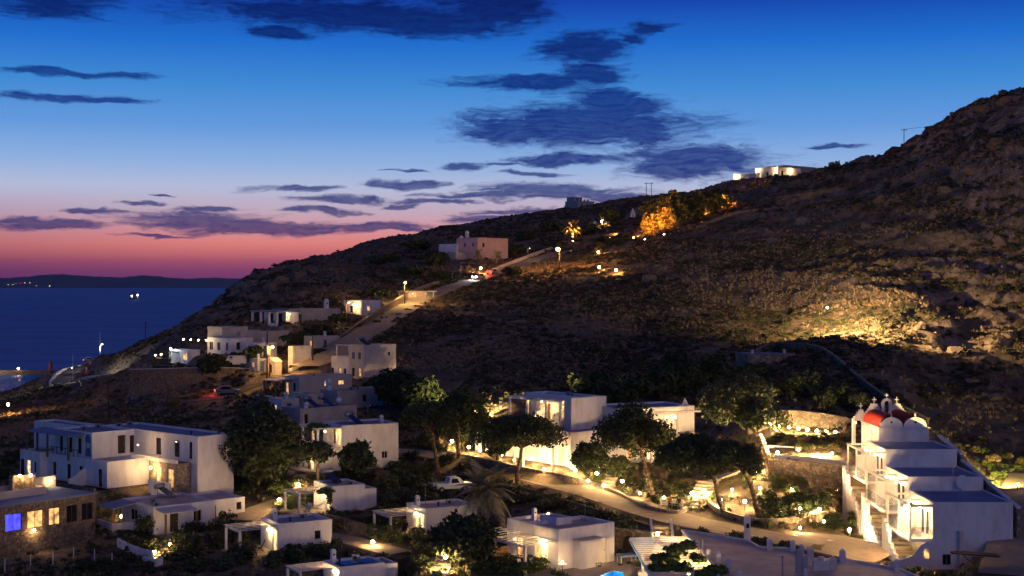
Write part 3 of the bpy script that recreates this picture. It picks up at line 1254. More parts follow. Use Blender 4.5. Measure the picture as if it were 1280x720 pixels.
        for i in range(n):
            t = i / (n - 1)
            if along == 'x':   # slats run along y
                xx = x0 + (x1 - x0 - 0.1) * t
                if sm is None:
                    sm = MB().box(-slat[0] / 2, y0 - 0.25, 0, slat[0] / 2, y1 + 0.25, slat[1]).mesh('slat', mat)
                link('slat', sm, s.root, (xx, 0, z))
            else:
                yy = y0 + (y1 - y0) * t
                if sm is None:
                    sm = MB().box(x0 - 0.25, -slat[0] / 2, 0, x1, slat[0] / 2, slat[1]).mesh('slat', mat)
                link('slat', sm, s.root, (0, yy, z))

    def awning(s, x0, y0, x1, y1, z, mat='canopy_blue', posts=((0, 0), (0, 1)), base=0.0, drop=0.25, axis='x', pmat='wood'):
        m = MB()
        if axis == 'x':
            pts = [(x0, y0, z - drop), (x1, y0, z), (x1, y1, z), (x0, y1, z - drop)]
        else:
            pts = [(x0, y0, z - drop), (x1, y0, z - drop), (x1, y1, z), (x0, y1, z)]
        m.prism(pts, (0, 0, 0.1))
        m.build('canopy', mat, s.root)
        for (fx, fy) in posts:
            px_, py_ = x0 + (x1 - x0) * fx, y0 + (y1 - y0) * fy
            MB().box(px_ - 0.09, py_ - 0.09, base - 0.4, px_ + 0.09, py_ + 0.09, z - drop * (1 - (fx if axis == 'x' else fy)) + 0.02).build('post', pmat, s.root)

    def chimney(s, x, y, z, h=0.9, w=0.45, mat='whitewash', cap=True):
        m = MB().tbox(x, y, z - 0.3, z + h * 0.75, w, w, 0.85, 0.85)
        if cap:
            m.tbox(x, y, z + h * 0.753, z + h, w * 1.05, w * 1.05, 0.55, 0.55)
        o = m.build('chimney', mat, s.root)
        MB().box(x - w * 0.2, y - w * 0.46, z + h * 0.45, x + w * 0.2, y - w * 0.42, z + h * 0.6).build('smoke_hole', 'cable', o)

    def steps(s, p0, p1, n, w, mat='whitewash', name='step', th=0.0):
        """stairs from local p0 (bottom) up to p1; each step a block"""
        p0, p1 = Vector(p0), Vector(p1)
        dv = p1 - p0
        run = Vector((dv.x, dv.y, 0))
        u = run.normalized()
        sd = Vector((-u.y, u.x, 0)) * w / 2
        L_ = run.length / n
        me = None
        for i in range(n):
            z = p0.z + dv.z * (i + 1) / n
            a = p0 + u * (L_ * i)
            b = a + u * (L_ * 1.04)
            m = MB()
            pts = [(a - sd), (b - sd), (b + sd), (a + sd)]
            h = dv.z / n + 0.35
            m.prism([(q.x, q.y, z - h) for q in pts], (0, 0, h))
            m.build(name, mat, s.root)

    def solar(s, x, y, z, rz=0.0):
        r = empty('solar_heater', (x, y, z), rz)
        r.parent = s.root
        MB().prism([(-0.6, -0.9, 0.1), (0.6, -0.9, 0.1), (0.6, 0.7, 1.1), (-0.6, 0.7, 1.1)], (0, -0.03, 0.06)).build('solar_panel', 'solar_glass', r)
        MB().tube((-0.75, 0.8, 1.25), (0.75, 0.8, 1.25), 0.27, 0.27, 10).build('water_tank', 'metal_grey', r, True)
        for xx in (-0.5, 0.5):
            MB().bar((xx, 0.75, 0), (xx, 0.75, 1.05), 0.05, 0.05).build('stand_leg', 'metal_grey', r)
            MB().bar((xx, -0.85, 0), (xx, -0.85, 0.12), 0.05, 0.05).build('stand_leg', 'metal_grey', r)

    def ac(s, x, y, z, rz=0.0):
        m = MB().box(x - 0.36, y - 0.15, z, x + 0.36, y + 0.15, z + 0.5)
        o = m.build('air_conditioner', 'metal_grey', s.root)
        MB().tube((x - 0.1, y - 0.152, z + 0.25), (x - 0.1, y - 0.165, z + 0.25), 0.17, 0.17, 12).build('fan_grille', 'metal_dark', o)

    def vent(s, x, y, z):
        MB().tube((x, y, z - 0.05), (x, y, z + 0.3), 0.09, 0.09, 7).tube((x, y, z + 0.3), (x, y, z + 0.42), 0.17, 0.1, 7).build('roof_vent', 'metal_dark', s.root)


def wall_line(name, label, pts, h, t, mat, cat='wall', top=None, group=None, sub=6, below=1.0, kind=None):
    """a wall along ground points (world); height h or list"""
    line = smooth_line(pts, sub) if sub > 1 else [Vector(p) for p in pts]
    n = len(line)
    m = MB()
    tp = MB()
    hs = h if hasattr(h, '__len__') else [h, h]
    rows, trow = [], []
    for i, p in enumerate(line):
        a, b = line[max(i - 1, 0)], line[min(i + 1, n - 1)]
        tdir = Vector((b.x - a.x, b.y - a.y, 0)).normalized()
        sd = Vector((tdir.y, -tdir.x, 0)) * t / 2
        hh = np.interp(i / (n - 1), np.linspace(0, 1, len(hs)), hs)
        rows.append(len(m.v))
        for q, z in ((p - sd, p.z - below), (p + sd, p.z - below), (p + sd, p.z + hh), (p - sd, p.z + hh)):
            m.v.append((q.x, q.y, z))
        trow.append(len(tp.v))
        for q, z in ((p - sd * 1.25, p.z + hh + 0.002), (p + sd * 1.25, p.z + hh + 0.002), (p + sd * 1.25, p.z + hh + 0.08), (p - sd * 1.25, p.z + hh + 0.08)):
            tp.v.append((q.x, q.y, z))
    for mb, rw in ((m, rows), (tp, trow)):
        for i in range(n - 1):
            a, b = rw[i], rw[i + 1]
            for c in range(4):
                e_ = (c + 1) % 4
                mb.f.append((a + c, a + e_, b + e_, b + c))
        mb.f.append(tuple(rw[0] + c for c in (3, 2, 1, 0)))
        mb.f.append(tuple(rw[-1] + c for c in (0, 1, 2, 3)))
    if top:
        r = empty(name, (0, 0, 0), 0, label, cat, group)
        m.build('wall_body', mat, r)
        tp.build('coping', top, r)
        return r
    return tag(m.build(name, mat), label, cat, group)


def garden_lamp(px, py, label, power=60, h=0.8, mat='bulb', color=WARM, d=None, size=0.13, group=None, name='garden_lamp'):
    p = on(px, d) if d else gp(px, py + h * F / 105)
    r = empty(name, p, 0, label, 'lamp', group)
    MB().tube((0, 0, -0.2), (0, 0, h - size), 0.03, 0.025, 6).build('post', 'metal_dark', r)
    MB().sphere((0, 0, h), size, 8, 6).build('globe', mat, r, True)
    MB().tube((0, 0, h + size * 0.95), (0, 0, h + size * 1.25), size * 0.9, size * 0.35, 8).build('cap', 'metal_dark', r)
    if power:
        point_light('lamp_light', (0, 0, h), power * 2.2, color, size * 1.1, r)
    return r


def street_lamp(base, h, head, label, power, color, mat, arm=0.9, size=0.16, pmat='pole_wood', crossarm=False, extra=0.0):
    """pole with a bracket lamp; head = direction (x, y) of the bracket"""
    r = empty('street_lamp', base, 0, label, 'street lamp')
    MB().tube((0, 0, -0.6), (0, 0, h + extra), 0.13, 0.09, 7).build('pole', pmat, r, True)
    hx, hy = head[0] * arm, head[1] * arm
    MB().tube((0, 0, h - 0.3), (hx, hy, h + 0.15), 0.035, 0.03, 6).build('bracket', 'metal_grey', r)
    MB().tbox(hx, hy, h + 0.1, h + 0.26, 0.3, 0.3, 0.5, 0.5).build('lamp_head', 'metal_grey', r)
    MB().sphere((hx, hy, h + 0.02), size, 8, 6, 0.8).build('globe', mat, r, True)
    if power:
        point_light('lamp_light', (hx, hy, h - 0.0), power, color, size * 1.05, r)
    if crossarm:
        MB().box(-0.8, -0.05, h + extra - 0.5, 0.8, 0.05, h + extra - 0.38).build('crossarm', pmat, r)
    return r


def utility_pole(base, h, label, twin=False, arm=True, lit=False):
    r = empty('utility_pole', base, 0, label, 'utility pole')
    xs = (-0.9, 0.9) if twin else (0,)
    for x in xs:
        MB().tube((x, 0, -0.8), (x, 0, h), 0.14, 0.1, 7).build('pole', 'pole_wood', r, True)
    if arm:
        w = 1.7 if twin else 1.0
        MB().box(-w, -0.06, h - 0.45, w, 0.06, h - 0.3).build('crossarm', 'pole_wood', r)
        for x in (-0.8 * w, 0, 0.8 * w):
            MB().tube((x, 0, h - 0.3), (x, 0, h - 0.05), 0.05, 0.04, 6).build('insulator', 'metal_white', r)
    return r


# ------------------------------------------------------------------ foliage
def leaf_mesh(name, clumps, n, size, mat, seed=0, shell=0.55, asp=1.5, up=0.25, jit=0.8):
    rng = np.random.default_rng(seed)
    cl = np.array(clumps, float)
    wts = (cl[:, 3] * cl[:, 4] * cl[:, 5]) ** (2 / 3)
    ci = rng.choice(len(cl), n, p=wts / wts.sum())
    dirs = rng.normal(size=(n, 3))
    dirs /= np.linalg.norm(dirs, axis=1)[:, None]
    rad = shell + (1.05 - shell) * rng.random(n) ** 0.6
    rad *= 1 + 0.16 * np.sin(dirs[:, 0] * 7 + ci) * np.cos(dirs[:, 2] * 9 + ci * 1.7) + 0.08 * rng.normal(size=n)
    pos = cl[ci, :3] + dirs * rad[:, None] * cl[ci, 3:6]
    nrm = dirs + rng.normal(size=(n, 3)) * jit
    nrm[:, 2] += up
    nrm /= np.linalg.norm(nrm, axis=1)[:, None]
    t = np.cross(nrm, rng.normal(size=(n, 3)))
    t /= np.linalg.norm(t, axis=1)[:, None] + 1e-9
    b = np.cross(nrm, t)
    sz = size * (0.6 + 0.8 * rng.random(n))[:, None]
    t, b = t * sz * asp / 2, b * sz / 2
    vs = np.stack([pos - t, pos + b * 0.9 - t * 0.1, pos + t, pos - b * 0.9 + t * 0.1], 1).reshape(-1, 3)
    return raw_quads(name, vs, mat)


def raw_quads(name, vs, mat):
    me = bpy.data.meshes.new(name)
    nq = len(vs) // 4
    me.vertices.add(len(vs))
    me.vertices.foreach_set('co', vs.astype(np.float32).ravel())
    me.loops.add(nq * 4)
    me.loops.foreach_set('vertex_index', np.arange(nq * 4, dtype=np.int32))
    me.polygons.add(nq)
    me.polygons.foreach_set('loop_start', (np.arange(nq) * 4).astype(np.int32))
    me.update()
    me.validate()
    me.materials.append(MATS[mat])
    return me


def curve_pts(p, q, bend, n=5, seed=0):
    rnd = random.Random(seed)
    p, q = Vector(p), Vector(q)
    out = []
    for i in range(n + 1):
        t = i / n
        v = p.lerp(q, t) + Vector(bend) * math.sin(math.pi * t) + Vector((rnd.uniform(-1, 1), rnd.uniform(-1, 1), 0)) * 0.06 * (q - p).length * (1 if 0 < i < n else 0) * 0.4
        out.append(v)
    return out


def make_tree(name, label, base, clumps, trunk, limbs, mat, n, size, bark='bark', cat='tree', group=None, seed=1, shell=0.55):
    """clumps: ellipsoids in local metres; trunk: points and radii; limbs: list of (from, to, r)"""
    r = empty(name, base, 0, label, cat, group)
    m = MB()
    for pts, rs in trunk:
        m.chain(pts, rs, 9)
    for k, (a, b, rr) in enumerate(limbs):
        pts = curve_pts(a, b, (0, 0, 0.2), 4, seed * 7 + k)
        m.chain(pts, [rr * (1 - 0.16 * i) for i in range(5)], 6)
    m.build('trunk', bark, r, True)
    link('crown', leaf_mesh('crown', clumps, n, size, mat, seed, shell), r)
    return r


def dome_clumps(cx, cy, cz, w, l, h, k, seed, flat=0.45):
    """clumps spread through a flattened dome"""
    rnd = random.Random(seed)
    out = []
    for i in range(k):
        a = 2.399963 * i + rnd.uniform(-0.3, 0.3)
        rr = math.sqrt((i + 0.5) / k)
        x, y = math.cos(a) * rr, math.sin(a) * rr
        z = (1 - rr ** 2) * h * 0.55
        s = rnd.uniform(0.75, 1.2)
        out.append((cx + x * w * 0.78, cy + y * l * 0.78, cz + z + rnd.uniform(-0.15, 0.15) * h, w * 0.36 * s, l * 0.36 * s, h * flat * s))
    return out


def limb_set(fork, clumps, r, seed, every=1):
    return [(fork, (c[0], c[1], c[2] - c[5] * 0.3), r) for c in clumps[::every]]


SHRUBS = {}


def shrub_mesh(mat, var, big=False):
    key = (mat, var, big)
    if key not in SHRUBS:
        rnd = random.Random(var * 13 + len(mat))
        cl = [(0, 0, 0.42, 0.42, 0.42, 0.42)]
        for i in range(6):
            a = i * 1.05 + rnd.random()
            rr = rnd.uniform(0.2, 0.42)
            cl.append((math.cos(a) * rr, math.sin(a) * rr, rnd.uniform(0.22, 0.66), rnd.uniform(0.18, 0.3), rnd.uniform(0.18, 0.3), rnd.uniform(0.16, 0.28)))
        SHRUBS[key] = leaf_mesh('shrub_' + mat, cl, 900 if big else 420, 0.075 if big else 0.11, mat, var + 5, 0.5)
    return SHRUBS[key]


RND = random.Random(77)


def shrub(p, w, h, mat, label, group, name='shrub', var=None, big=None):
    v = RND.randrange(4) if var is None else var
    o = link(name, shrub_mesh(mat, v, (max(w, h) > 2.2) if big is None else big), None, (p[0], p[1], p[2] - 0.06 * h), (0, 0, RND.uniform(0, 6.28)), (w, w * RND.uniform(0.85, 1.15), h))
    return tag(o, label, 'shrub', group)


def make_palm(base, h, label, n=26, fl=2.6, mat='leaf_palm', seed=3, lean=(0, 0), trunk_r=0.28):
    r = empty('palm_tree', base, 0, label, 'palm tree')
    rnd = random.Random(seed)
    m = MB()
    pts = [Vector((lean[0] * t * t, lean[1] * t * t, h * t - 0.4 * (t == 0))) for t in [i / 8 for i in range(9)]]
    m.chain(pts, [trunk_r * (1.15 - 0.25 * i / 8 + (0.04 if i % 2 else -0.03)) for i in range(9)], 9)
    m.sphere(pts[-1], trunk_r * 1.25, 8, 6)
    m.build('trunk', 'bark', r, True)
    # one frond mesh per drop shape, shared
    kinds = []
    for drop in (0.15, 0.55, 1.05):
        vs = []
        K = 22
        path = []
        for i in range(K + 1):
            t = i / K
            path.append(Vector((fl * t * (1 - 0.12 * drop * t), 0, fl * (0.55 - 0.35 * drop) * t - fl * (0.5 + 0.55 * drop) * t * t * 0.9)))
        for i in range(1, K):
            t = i / K
            tan = (path[i + 1] - path[i - 1]).normalized()
            ll = fl * 0.24 * math.sin(math.pi * min(1, 0.12 + 0.9 * t)) + 0.08
            for sgn in (-1, 1):
                side = Vector((0, sgn, 0))
                tip = path[i] + side * ll * 0.8 + tan * ll * 0.6 + Vector((0, 0, -0.25 * ll + 0.12 * ll * rnd.random()))
                wv = tan * 0.075 * fl / 2.6
                for q in (path[i] - wv, path[i] + wv, tip + wv * 0.3, tip - wv * 0.3):
                    vs.append(tuple(q))
        for i in range(K):
            a, b = path[i], path[i + 1]
            wv = Vector((0, 0.03 * (1 - i / K) + 0.008, 0))
            vs += [tuple(a - wv), tuple(a + wv), tuple(b + wv), tuple(b - wv)]
        kinds.append(raw_quads('frond', np.array(vs), mat))
    for i in range(n):
        a = 2.399963 * i
        t = i / n
        k = 0 if t < 0.3 else (1 if t < 0.7 else 2)
        o = link('frond', kinds[k], r, tuple(pts[-1] + Vector((0, 0, 0.1))), (0, -R(58 - 78 * t + rnd.uniform(-6, 6)), a), rnd.uniform(0.85, 1.1))
    return r


def vine(name, label, base, clumps, n, size, mat, group=None, cat='climbing plant', seed=4):
    return tag(link(name, leaf_mesh(name, clumps, n, size, mat, seed, 0.2), None, base), label, cat, group)
# ------------------------------------------------------------------ buildings
def op_l(h, kind, px, w, v0, v1, x=0.0):
    """opening on the L face centred in column px (measured from the near corner)"""
    u = h.rl(px, x)
    return (kind, u - w / 2, u + w / 2, v0, v1)


def op_a(h, kind, px, w, v0, v1, y=0.0, x0=0.0):
    u = h.ra(px, y) - x0
    return (kind, u - w / 2, u + w / 2, v0, v1)


# ---- two storey white hotel on the left, above the stone retaining wall
def hotel_left():
    h = House('hotel', 'large white two storey hotel with blue roof canopy above the stone retaining wall', 134, 611, 113, 48, 'hotel')
    a, b = h.ra(203), h.rl(57)
    H1 = 2.95
    h.level(-1.5, -0.5, a + 9, b + 12, 0.0, 3.0, 0.5)
    h.block(0, 0, a, b, 0, H1, roof='roof_blue', ops={'L': [op_l(h, k, p, 0.75, 0.05, 2.05) for k, p in (('win', 125), ('win', 101), ('win', 86), ('win', 68))]})
    b2 = h.rl(25, -0.9)
    h.block(-0.9, b - 0.35, 6.0, b2, 0, 3.1, roof='roof_cement', ops={'L': [('bright', 2.2, 3.0, 0.05, 2.0), ('win', 3.6, 4.5, 0.05, 2.0), ('winw', 0.9, 1.5, 0.6, 1.9)]})
    c2 = h.lp(115, 541, 116.2)
    x2, y2 = c2.x, c2.y
    c3 = h.lp(247, 546, 113.2)
    x3, y3 = c3.x, c3.y
    ztop = c2.z
    y2b = y2 + 7.5
    h.block(x2, y2, x3 + 0.4, y2 + 8.0, 0.02, ztop, roof='roof_blue',
            ops={'A': [('door', h.ra(153, y2) - x2 - 0.6, h.ra(153, y2) - x2 + 0.4, 3.0, 5.1), ('win', h.ra(166, y2) - x2 - 0.4, h.ra(166, y2) - x2 + 0.35, 3.0, 5.0)],
                 'L': [('win', 2.2, 3.0, 3.1, 4.9), ('win', 4.2, 5.0, 3.1, 4.9), ('win', 6.2, 6.9, 3.1, 4.9)]})
    x3e = h.ra(292, y3)
    y3e = y3 + 19.0
    h.block(x3, y3, x3e, y3e, 0.04, ztop + 0.02, roof='roof_blue', found=3.0,
            ops={'L': [('win', 1.0, 1.6, 3.1, 5.0), ('win', 3.4, 4.4, 3.1, 5.0), ('win', 7.0, 8.0, 3.1, 5.0)]})
    h.block(x2 + 3.0, y2 + 8.003, x3 + 0.3, y2 + 18.0, 0.03, ztop - 0.01, roof='roof_blue')
    # stone clad ground floor bay with lit doors
    h.block(x3 - 1.9, y3 + 1.2, x3 - 0.003, y3 + 6.5, 0.0, 2.75, mat='stone_pale', roof='roof_blue', ops={'L': [('lit', 0.6, 1.7, 0.05, 2.1), ('lit', 3.0, 3.9, 0.05, 2.1)]})
    h.box('balcony_wall', 'whitewash', x3 - 1.88, y3 + 1.25, 2.753, x3 - 1.7, y3 + 10.2, 3.15)
    h.lamp(x3 - 2.6, y3 + 5.2, 2.1, 120, WARM, 'bulb', 0.12)
    h.lamp(x3 - 2.4, y3 + 8.0, 4.4, 60, WARM, 'bulb_soft', 0.08)
    # planter wall before the bay
    h.box('planter_wall', 'whitewash', x3 - 3.6, y3 + 0.2, -1.0, x3 - 3.3, y3 + 4.2, 0.95)
    # blue painted arch niche and canopy on the roof terrace
    m = MB()
    pts = []
    for i in range(13):
        t = math.pi * i / 12
        pts.append((x2 - 0.06, y2 + 0.75 + 0.6 * math.cos(t), 4.2 + 0.75 * math.sin(t) + 0.55))
    m.prism([(x2 - 0.06, y2 + 0.15, H1)] [::1] + [(x2 - 0.06, y2 + 1.35, H1)] + pts[::-1], (0.05, 0, 0))
    h.part('arch_panel', m, 'arch_blue')
    h.box('hatch_window', 'wood_white', x2 - 0.1, y2 + 0.5, 3.9, x2 - 0.062, y2 + 0.9, 4.5)
    yc0, yc1 = y2 + 1.6, h.rl(33, -0.5)
    h.awning(-0.6, yc0, x2 + 0.4, yc1, ztop - 0.2, 'canopy_blue', ((0.02, 0.98), (0.02, 0.5), (0.02, 0.03), (0.6, 0.98)), 3.0, 0.25)
    for i in range(7):
        h.box('rail_post', 'wood_dark', 0.1, y2 + 1.0 + i * 0.9, H1, 0.16, y2 + 1.06 + i * 0.9, H1 + 0.75)
    h.box('hand_rail', 'wood_dark', 0.09, y2 + 0.9, H1 + 0.753, 0.17, y2 + 7.0, H1 + 0.82)
    for dx, dy in ((2, 5), (4.5, 6), (7, 5.5), (9.0, 6.2)):
        h.ac(x2 + dx, y2 + dy, ztop - 0.25)
    h.vent(x3 + 2, y3 + 4, ztop - 0.2)
    h.vent(x3 + 4, y3 + 1.5, ztop - 0.2)
    # low arched garden wall between the rooms
    m = MB()
    ya, xa = h.rl(108), 0.0
    pr = [(-2.2, ya, -1), (0 - 0.005, ya, -1), (-0.005, ya, 1.9), (-0.6, ya, 1.75), (-1.3, ya, 1.2), (-1.9, ya, 0.95), (-2.2, ya, 0.9)]
    m.prism(pr, (0, 0.22, 0))
    h.part('dividing_wall', m, 'whitewash')
    h.box('terrace_wall', 'stone', -2.6, -1.5, -4.6, -2.3, b2, 0.45)
    h.box('retaining_wall', 'stone', -2.295, -1.5, -4.6, a + 6.5, -1.2, 0.1)
    h.box('terrace_paving', 'terrace_floor', -2.29, -1.19, -0.6, -0.003, b2, 0.0)
    return h


hotel_l = hotel_left()


# ---- stone restaurant with lit windows
def restaurant():
    o = P(-34, 700, 95.2)
    o.z = 33.9
    h = House('restaurant', 'low stone restaurant with flat roof and blue lit windows', -34, 700, 95.2, 52, 'restaurant', base_z=33.9)
    a = h.ra(119)
    top = 4.75
    ops = []
    for k, p0, p1, v0, v1 in (('win', -22, -4, 2.3, 4.0), ('blue', 6.5, 27, 2.3, 4.0), ('litd', 34, 54, 2.3, 4.0), ('litd', 61, 75, 2.3, 4.0), ('win', 83, 97, 2.3, 4.0), ('win', 102, 116, 2.3, 4.0)):
        u0, u1 = h.ra(p0), h.ra(p1)
        ops.append((k, u0, u1, v0, v1))
    h.level(0, 0, a, 9, 0, 2)
    h.block(0, 0, a, 7.5, 0, top, mat='stone', roof='roof_blue', par=0.06, ops={'A': ops})
    # roof patio with lamp niches
    h.block(2.0, 3.2, h.ra(20, 3.2) + 3.4, 6.9, top - 0.1, top + 0.9, mat='cream_wash', roof='terrace_floor', par=0.55, found=0.0)
    for p, y in ((24, 4.8), (38, 4.4)):
        x = h.ra(p, y)
        m = MB().box(x - 0.55, y + 0.3, top, x - 0.3, y + 0.7, top + 2.0).box(x + 0.5, y + 0.3, top, x + 0.75, y + 0.7, top + 2.0).box(x - 0.55, y + 0.7, top, x + 0.75, y + 0.95, top + 2.0)
        h.part('lamp_niche', m, 'stone_pale')
        h.lamp(x + 0.1, y + 0.1, top + 2.0, 22, WARM, 'bulb', 0.14)
    xw = h.ra(52, 6.2)
    h.box('patio_wall', 'cream_wash', xw - 1.8, 7.0, top - 0.05, xw + 2.2, 7.25, top + 1.3)
    h.lamp(xw + 1.4, 6.7, top + 0.9, 18, WARM, 'bulb', 0.11)
    xl = h.ra(41)
    h.lamp(xl, -0.25, 2.15, 45, WARM, 'bulb', 0.12)
    MB().box(-0.4, -0.1, top + 0.001, a + 0.25, 7.9, top + 0.14).build('roof_slab', 'roof_blue', h.root)
    # glow of lamps inside behind the glass
    return h


rest = restaurant()


# ---- cottage with blue canopy, left of centre
def cottage_c():
    h = House('cottage', 'whitewashed cottage with blue canopy and water heater on its roof', 192, 669, 103, 40, 'house')
    a, b = h.ra(269), h.rl(152)
    h.level(-3, -3, a + 5, b + 2, 0, 2.5)
    t = 2.85
    ud = h.ra(218)
    uw = h.ra(247)
    h.block(0, 0, a, b, 0, t, roof='roof_warm', ops={'A': [('door', ud - 0.5, ud + 0.45, 0.1, 2.1), ('win', uw - 0.45, uw + 0.4, 0.95, 2.05)], 'L': [('winw', b * 0.5, b * 0.5 + 1.6, 0.9, 2.1)]}, mat='whitewash')
    a2 = h.ra(306, 1.6)
    h.block(a - 0.1, 1.6, a2, 7.5, 0, 2.6, roof='roof_warm', ops={'A': [('door', 0.5, 1.1, 0.1, 2.0), ('win', a2 - a - 0.9, a2 - a - 0.3, 1.3, 2.1)]}, mat='whitewash')
    h.awning(0.2, -2.0, uw - 0.9, -0.02, t - 0.25, 'wood_white', ((0.05, 0.05), (0.95, 0.05)), 0, 0.3, 'y')
    h.awning(-2.6, b - 3.6, -0.02, b - 0.2, t - 0.1, 'canopy_blue', ((0.05, 0.03), (0.05, 0.97)), 0.9, 0.4, 'x')
    # porch balcony wall
    h.box('balcony_wall', 'whitewash', -2.75, b - 3.8, -2.0, -2.55, b, 1.0)
    h.box('balcony_wall', 'whitewash', -2.54, b - 3.8, -2.0, 0.0, b - 3.6, 0.95)
    h.box('porch_floor', 'terrace_floor', 0.1, -3.4, -0.8, a - 0.2, -0.003, 0.02)
    h.solar(a * 0.62, b - 1.6, t - 0.2, R(35))
    h.ac(0.9, 1.2, t - 0.2)
    h.ac(1.6, 3.2, t - 0.2)
    h.box('garden_seat', 'wood', uw + 0.3, -1.2, 0.02, uw + 1.9, -0.7, 0.45)
    return h


cott_c = cottage_c()


def cottage(name, label, px, py, top, d, th, pr, pl, roof='roof_cement', pergola=None, ops_a=None, ops_l=None, mat='whitewash', second=None, chim=None, lamp=None, par=0.25, zbase=None, floor=True):
    h = House(name, label, px, py, d, th, 'house')
    t = (py - top) * d / F
    a, b = h.ra(pr), h.rl(pl)
    h.level(-0.5, -0.5, a, b, 0, 2.5)
    h.block(0, 0, a, b, 0, t, mat=mat, roof=roof, par=par, ops={'A': ops_a or [], 'L': ops_l or []})
    h.a, h.b, h.t = a, b, t
    if second:
        x0, y0, x1, y1, t2 = second
        h.block(a + x0, y0, a + x1, y1, 0, t2, mat=mat, roof=roof, par=par)
    if pergola:
        w, y0, y1, z, n = pergola
        h.level(-w - 0.4, y0, 0, y1, 0, 2)
        h.pergola(-w, y0, -0.05, y1, z, 'y', n)
        if floor:
            h.box('porch_floor', 'terrace_floor', -w - 0.4, y0 - 0.4, -0.8, -0.003, y1 + 0.3, 0.03)
    if chim:
        h.chimney(chim[0], chim[1], t, 0.95)
    if lamp:
        h.lamp(*lamp)
    return h


cd = cottage('cottage', 'whitewashed cottage with slatted pergola, chair and lit porch left of the lane', 348, 692, 655, 95, 30, 415, 326,
             pergola=(3.6, 0.3, 4.2, 2.35, 6), ops_l=[('bright', 0.5, 1.5, 0.05, 2.05)], ops_a=[('win', 3.6, 4.2, 1.0, 1.8)],
             lamp=(-0.3, 1.9, 2.0, 75), chim=(0.9, 3.4))
ce = cottage('cottage', 'low cottage with dark blue flat roof half hidden by hedges beside the lane', 424, 736, 709, 87, 30, 481, 404,
             roof='roof_blue', pergola=(3.4, 0.3, 3.2, 1.75, 7), ops_l=[('bright', 0.4, 1.2, 0.05, 1.6)],
             lamp=(-0.3, 0.5, 1.45, 50), chim=(0.8, 3.2), second=(-0.1, 0.8, 1.6, 4.0, 1.5))
ce.box('skylight', 'solar_glass', 0.8, 0.9, ce.t - 0.2, 2.4, 2.6, ce.t - 0.05)
ce.box('skylight', 'solar_glass', 2.6, 0.9, ce.t - 0.2, ce.a - 0.6, 2.6, ce.t - 0.05)
cf = cottage('cottage', 'whitewashed cottage with short pergola and hammock behind the lit garden steps', 415, 641, 608, 107, 31, 456, 392,
             roof='roof_warm', pergola=(3.6, 0.2, 4.0, 2.2, 5), ops_l=[('bright', 0.5, 1.4, 0.05, 2.0)],
             lamp=(-0.3, 1.8, 1.9, 80), second=(-0.1, 0.7, 1.7, 4.0, 2.1), par=0.2)
cj = cottage('cottage', 'whitewashed cottage with pergola behind the big date palm', 532, 667, 636, 103, 29, 596, 508,
             roof='roof_warm', pergola=(3.8, 0.1, 4.2, 2.0, 6), ops_l=[('bright', 0.5, 1.3, 0.05, 1.9), ('lit', 1.9, 2.5, 0.05, 1.9)],
             lamp=(-0.35, 1.7, 1.8, 80), chim=(0.5, 3.0))


# ---- white house with lit upper porch
def house_g():
    h = House('house', 'tall white house with lit columned porch on its upper floor', 427, 588, 122, 28, 'house')
    t = (588 - 532) * 122 / F
    a, b = h.ra(498), h.rl(404)
    h.level(-3.5, -1, a, b, 0, 3)
    ul = h.ra(481)
    h.block(0, 0, a, b, 0, t, roof='roof_blue', ops={'A': [('winw', ul - 0.4, ul + 0.35, 1.1, 2.0)], 'L': [('bright', 0.5, 1.3, 2.9, 4.9), ('winw', 2.0, 2.8, 2.9, 4.9), ('bright', 1.0, 1.9, 0.1, 2.0)]})
    h.block(-3.2, 0.15, -0.003, b - 0.2, 0, 2.75, roof='terrace_floor', par=0.05, ops={'L': [('bright', 0.8, 1.7, 0.1, 2.0), ('open', 2.3, 3.3, 0.1, 2.1)]})
    h.box('balcony_wall', 'whitewash', -3.18, 0.2, 2.753, -3.0, b - 0.3, 3.35)
    for y in (0.4, 2.0, b - 0.6):
        h.box('column', 'whitewash', -3.0, y - 0.14, 2.74, -2.72, y + 0.14, 5.0)
    h.box('porch_roof', 'wood_white', -3.4, 0.0, 5.003, -0.003, b - 0.1, 5.15)
    h.lamp(-1.6, 1.3, 4.6, 90, WARM, 'bulb', 0.1)
    h.lamp(-3.7, 1.4, 2.1, 70, WARM, 'bulb_soft', 0.1)
    h.box('terrace_paving', 'terrace_floor', -6.5, 0.2, -0.9, -3.203, b, 0.02)
    h.chimney(a - 0.8, 3.4, t, 0.7)
    return h


hg = house_g()

# ---- cluster of houses in the middle left
h1 = House('house', 'long flat roofed house with two small lit windows below the road', 374, 496, 158, 42, 'house')
t1 = (496 - 471) * 158 / F
a1 = h1.ra(440)
h1.level(-3, 0, a1, 5, 0, 3)
h1.block(0, 0, a1, h1.rl(356), 0, t1, mat='cream_wash', ops={'A': [('lit', h1.ra(408) - 0.4, h1.ra(408) + 0.35, 1.4, 2.2), ('lit', h1.ra(427) - 0.6, h1.ra(427) + 0.5, 1.5, 2.2)], 'L': [('win', 1.0, 1.7, 0.8, 2.1), ('lit', 3.0, 3.7, 0.1, 2.1)]})
h1.awning(-3.4, 1.5, -0.02, h1.rl(356) + 1.0, 2.7, 'wood_white', ((0.05, 0.05), (0.05, 0.95)), -1.2, 0.2)
h1.vent(4, 2, t1 - 0.2)
h1.box('terrace_wall', 'whitewash', -3.6, 1.0, -3.0, -3.4, 6.5, 0.2)
h2 = House('house', 'bluish flat roofed house with chimney below the tower house', 422, 512, 148, 44, 'house')
t2 = (512 - 489) * 148 / F
a2 = h2.ra(489)
h2.level(-6, -1, a2, 6, 0, 3)
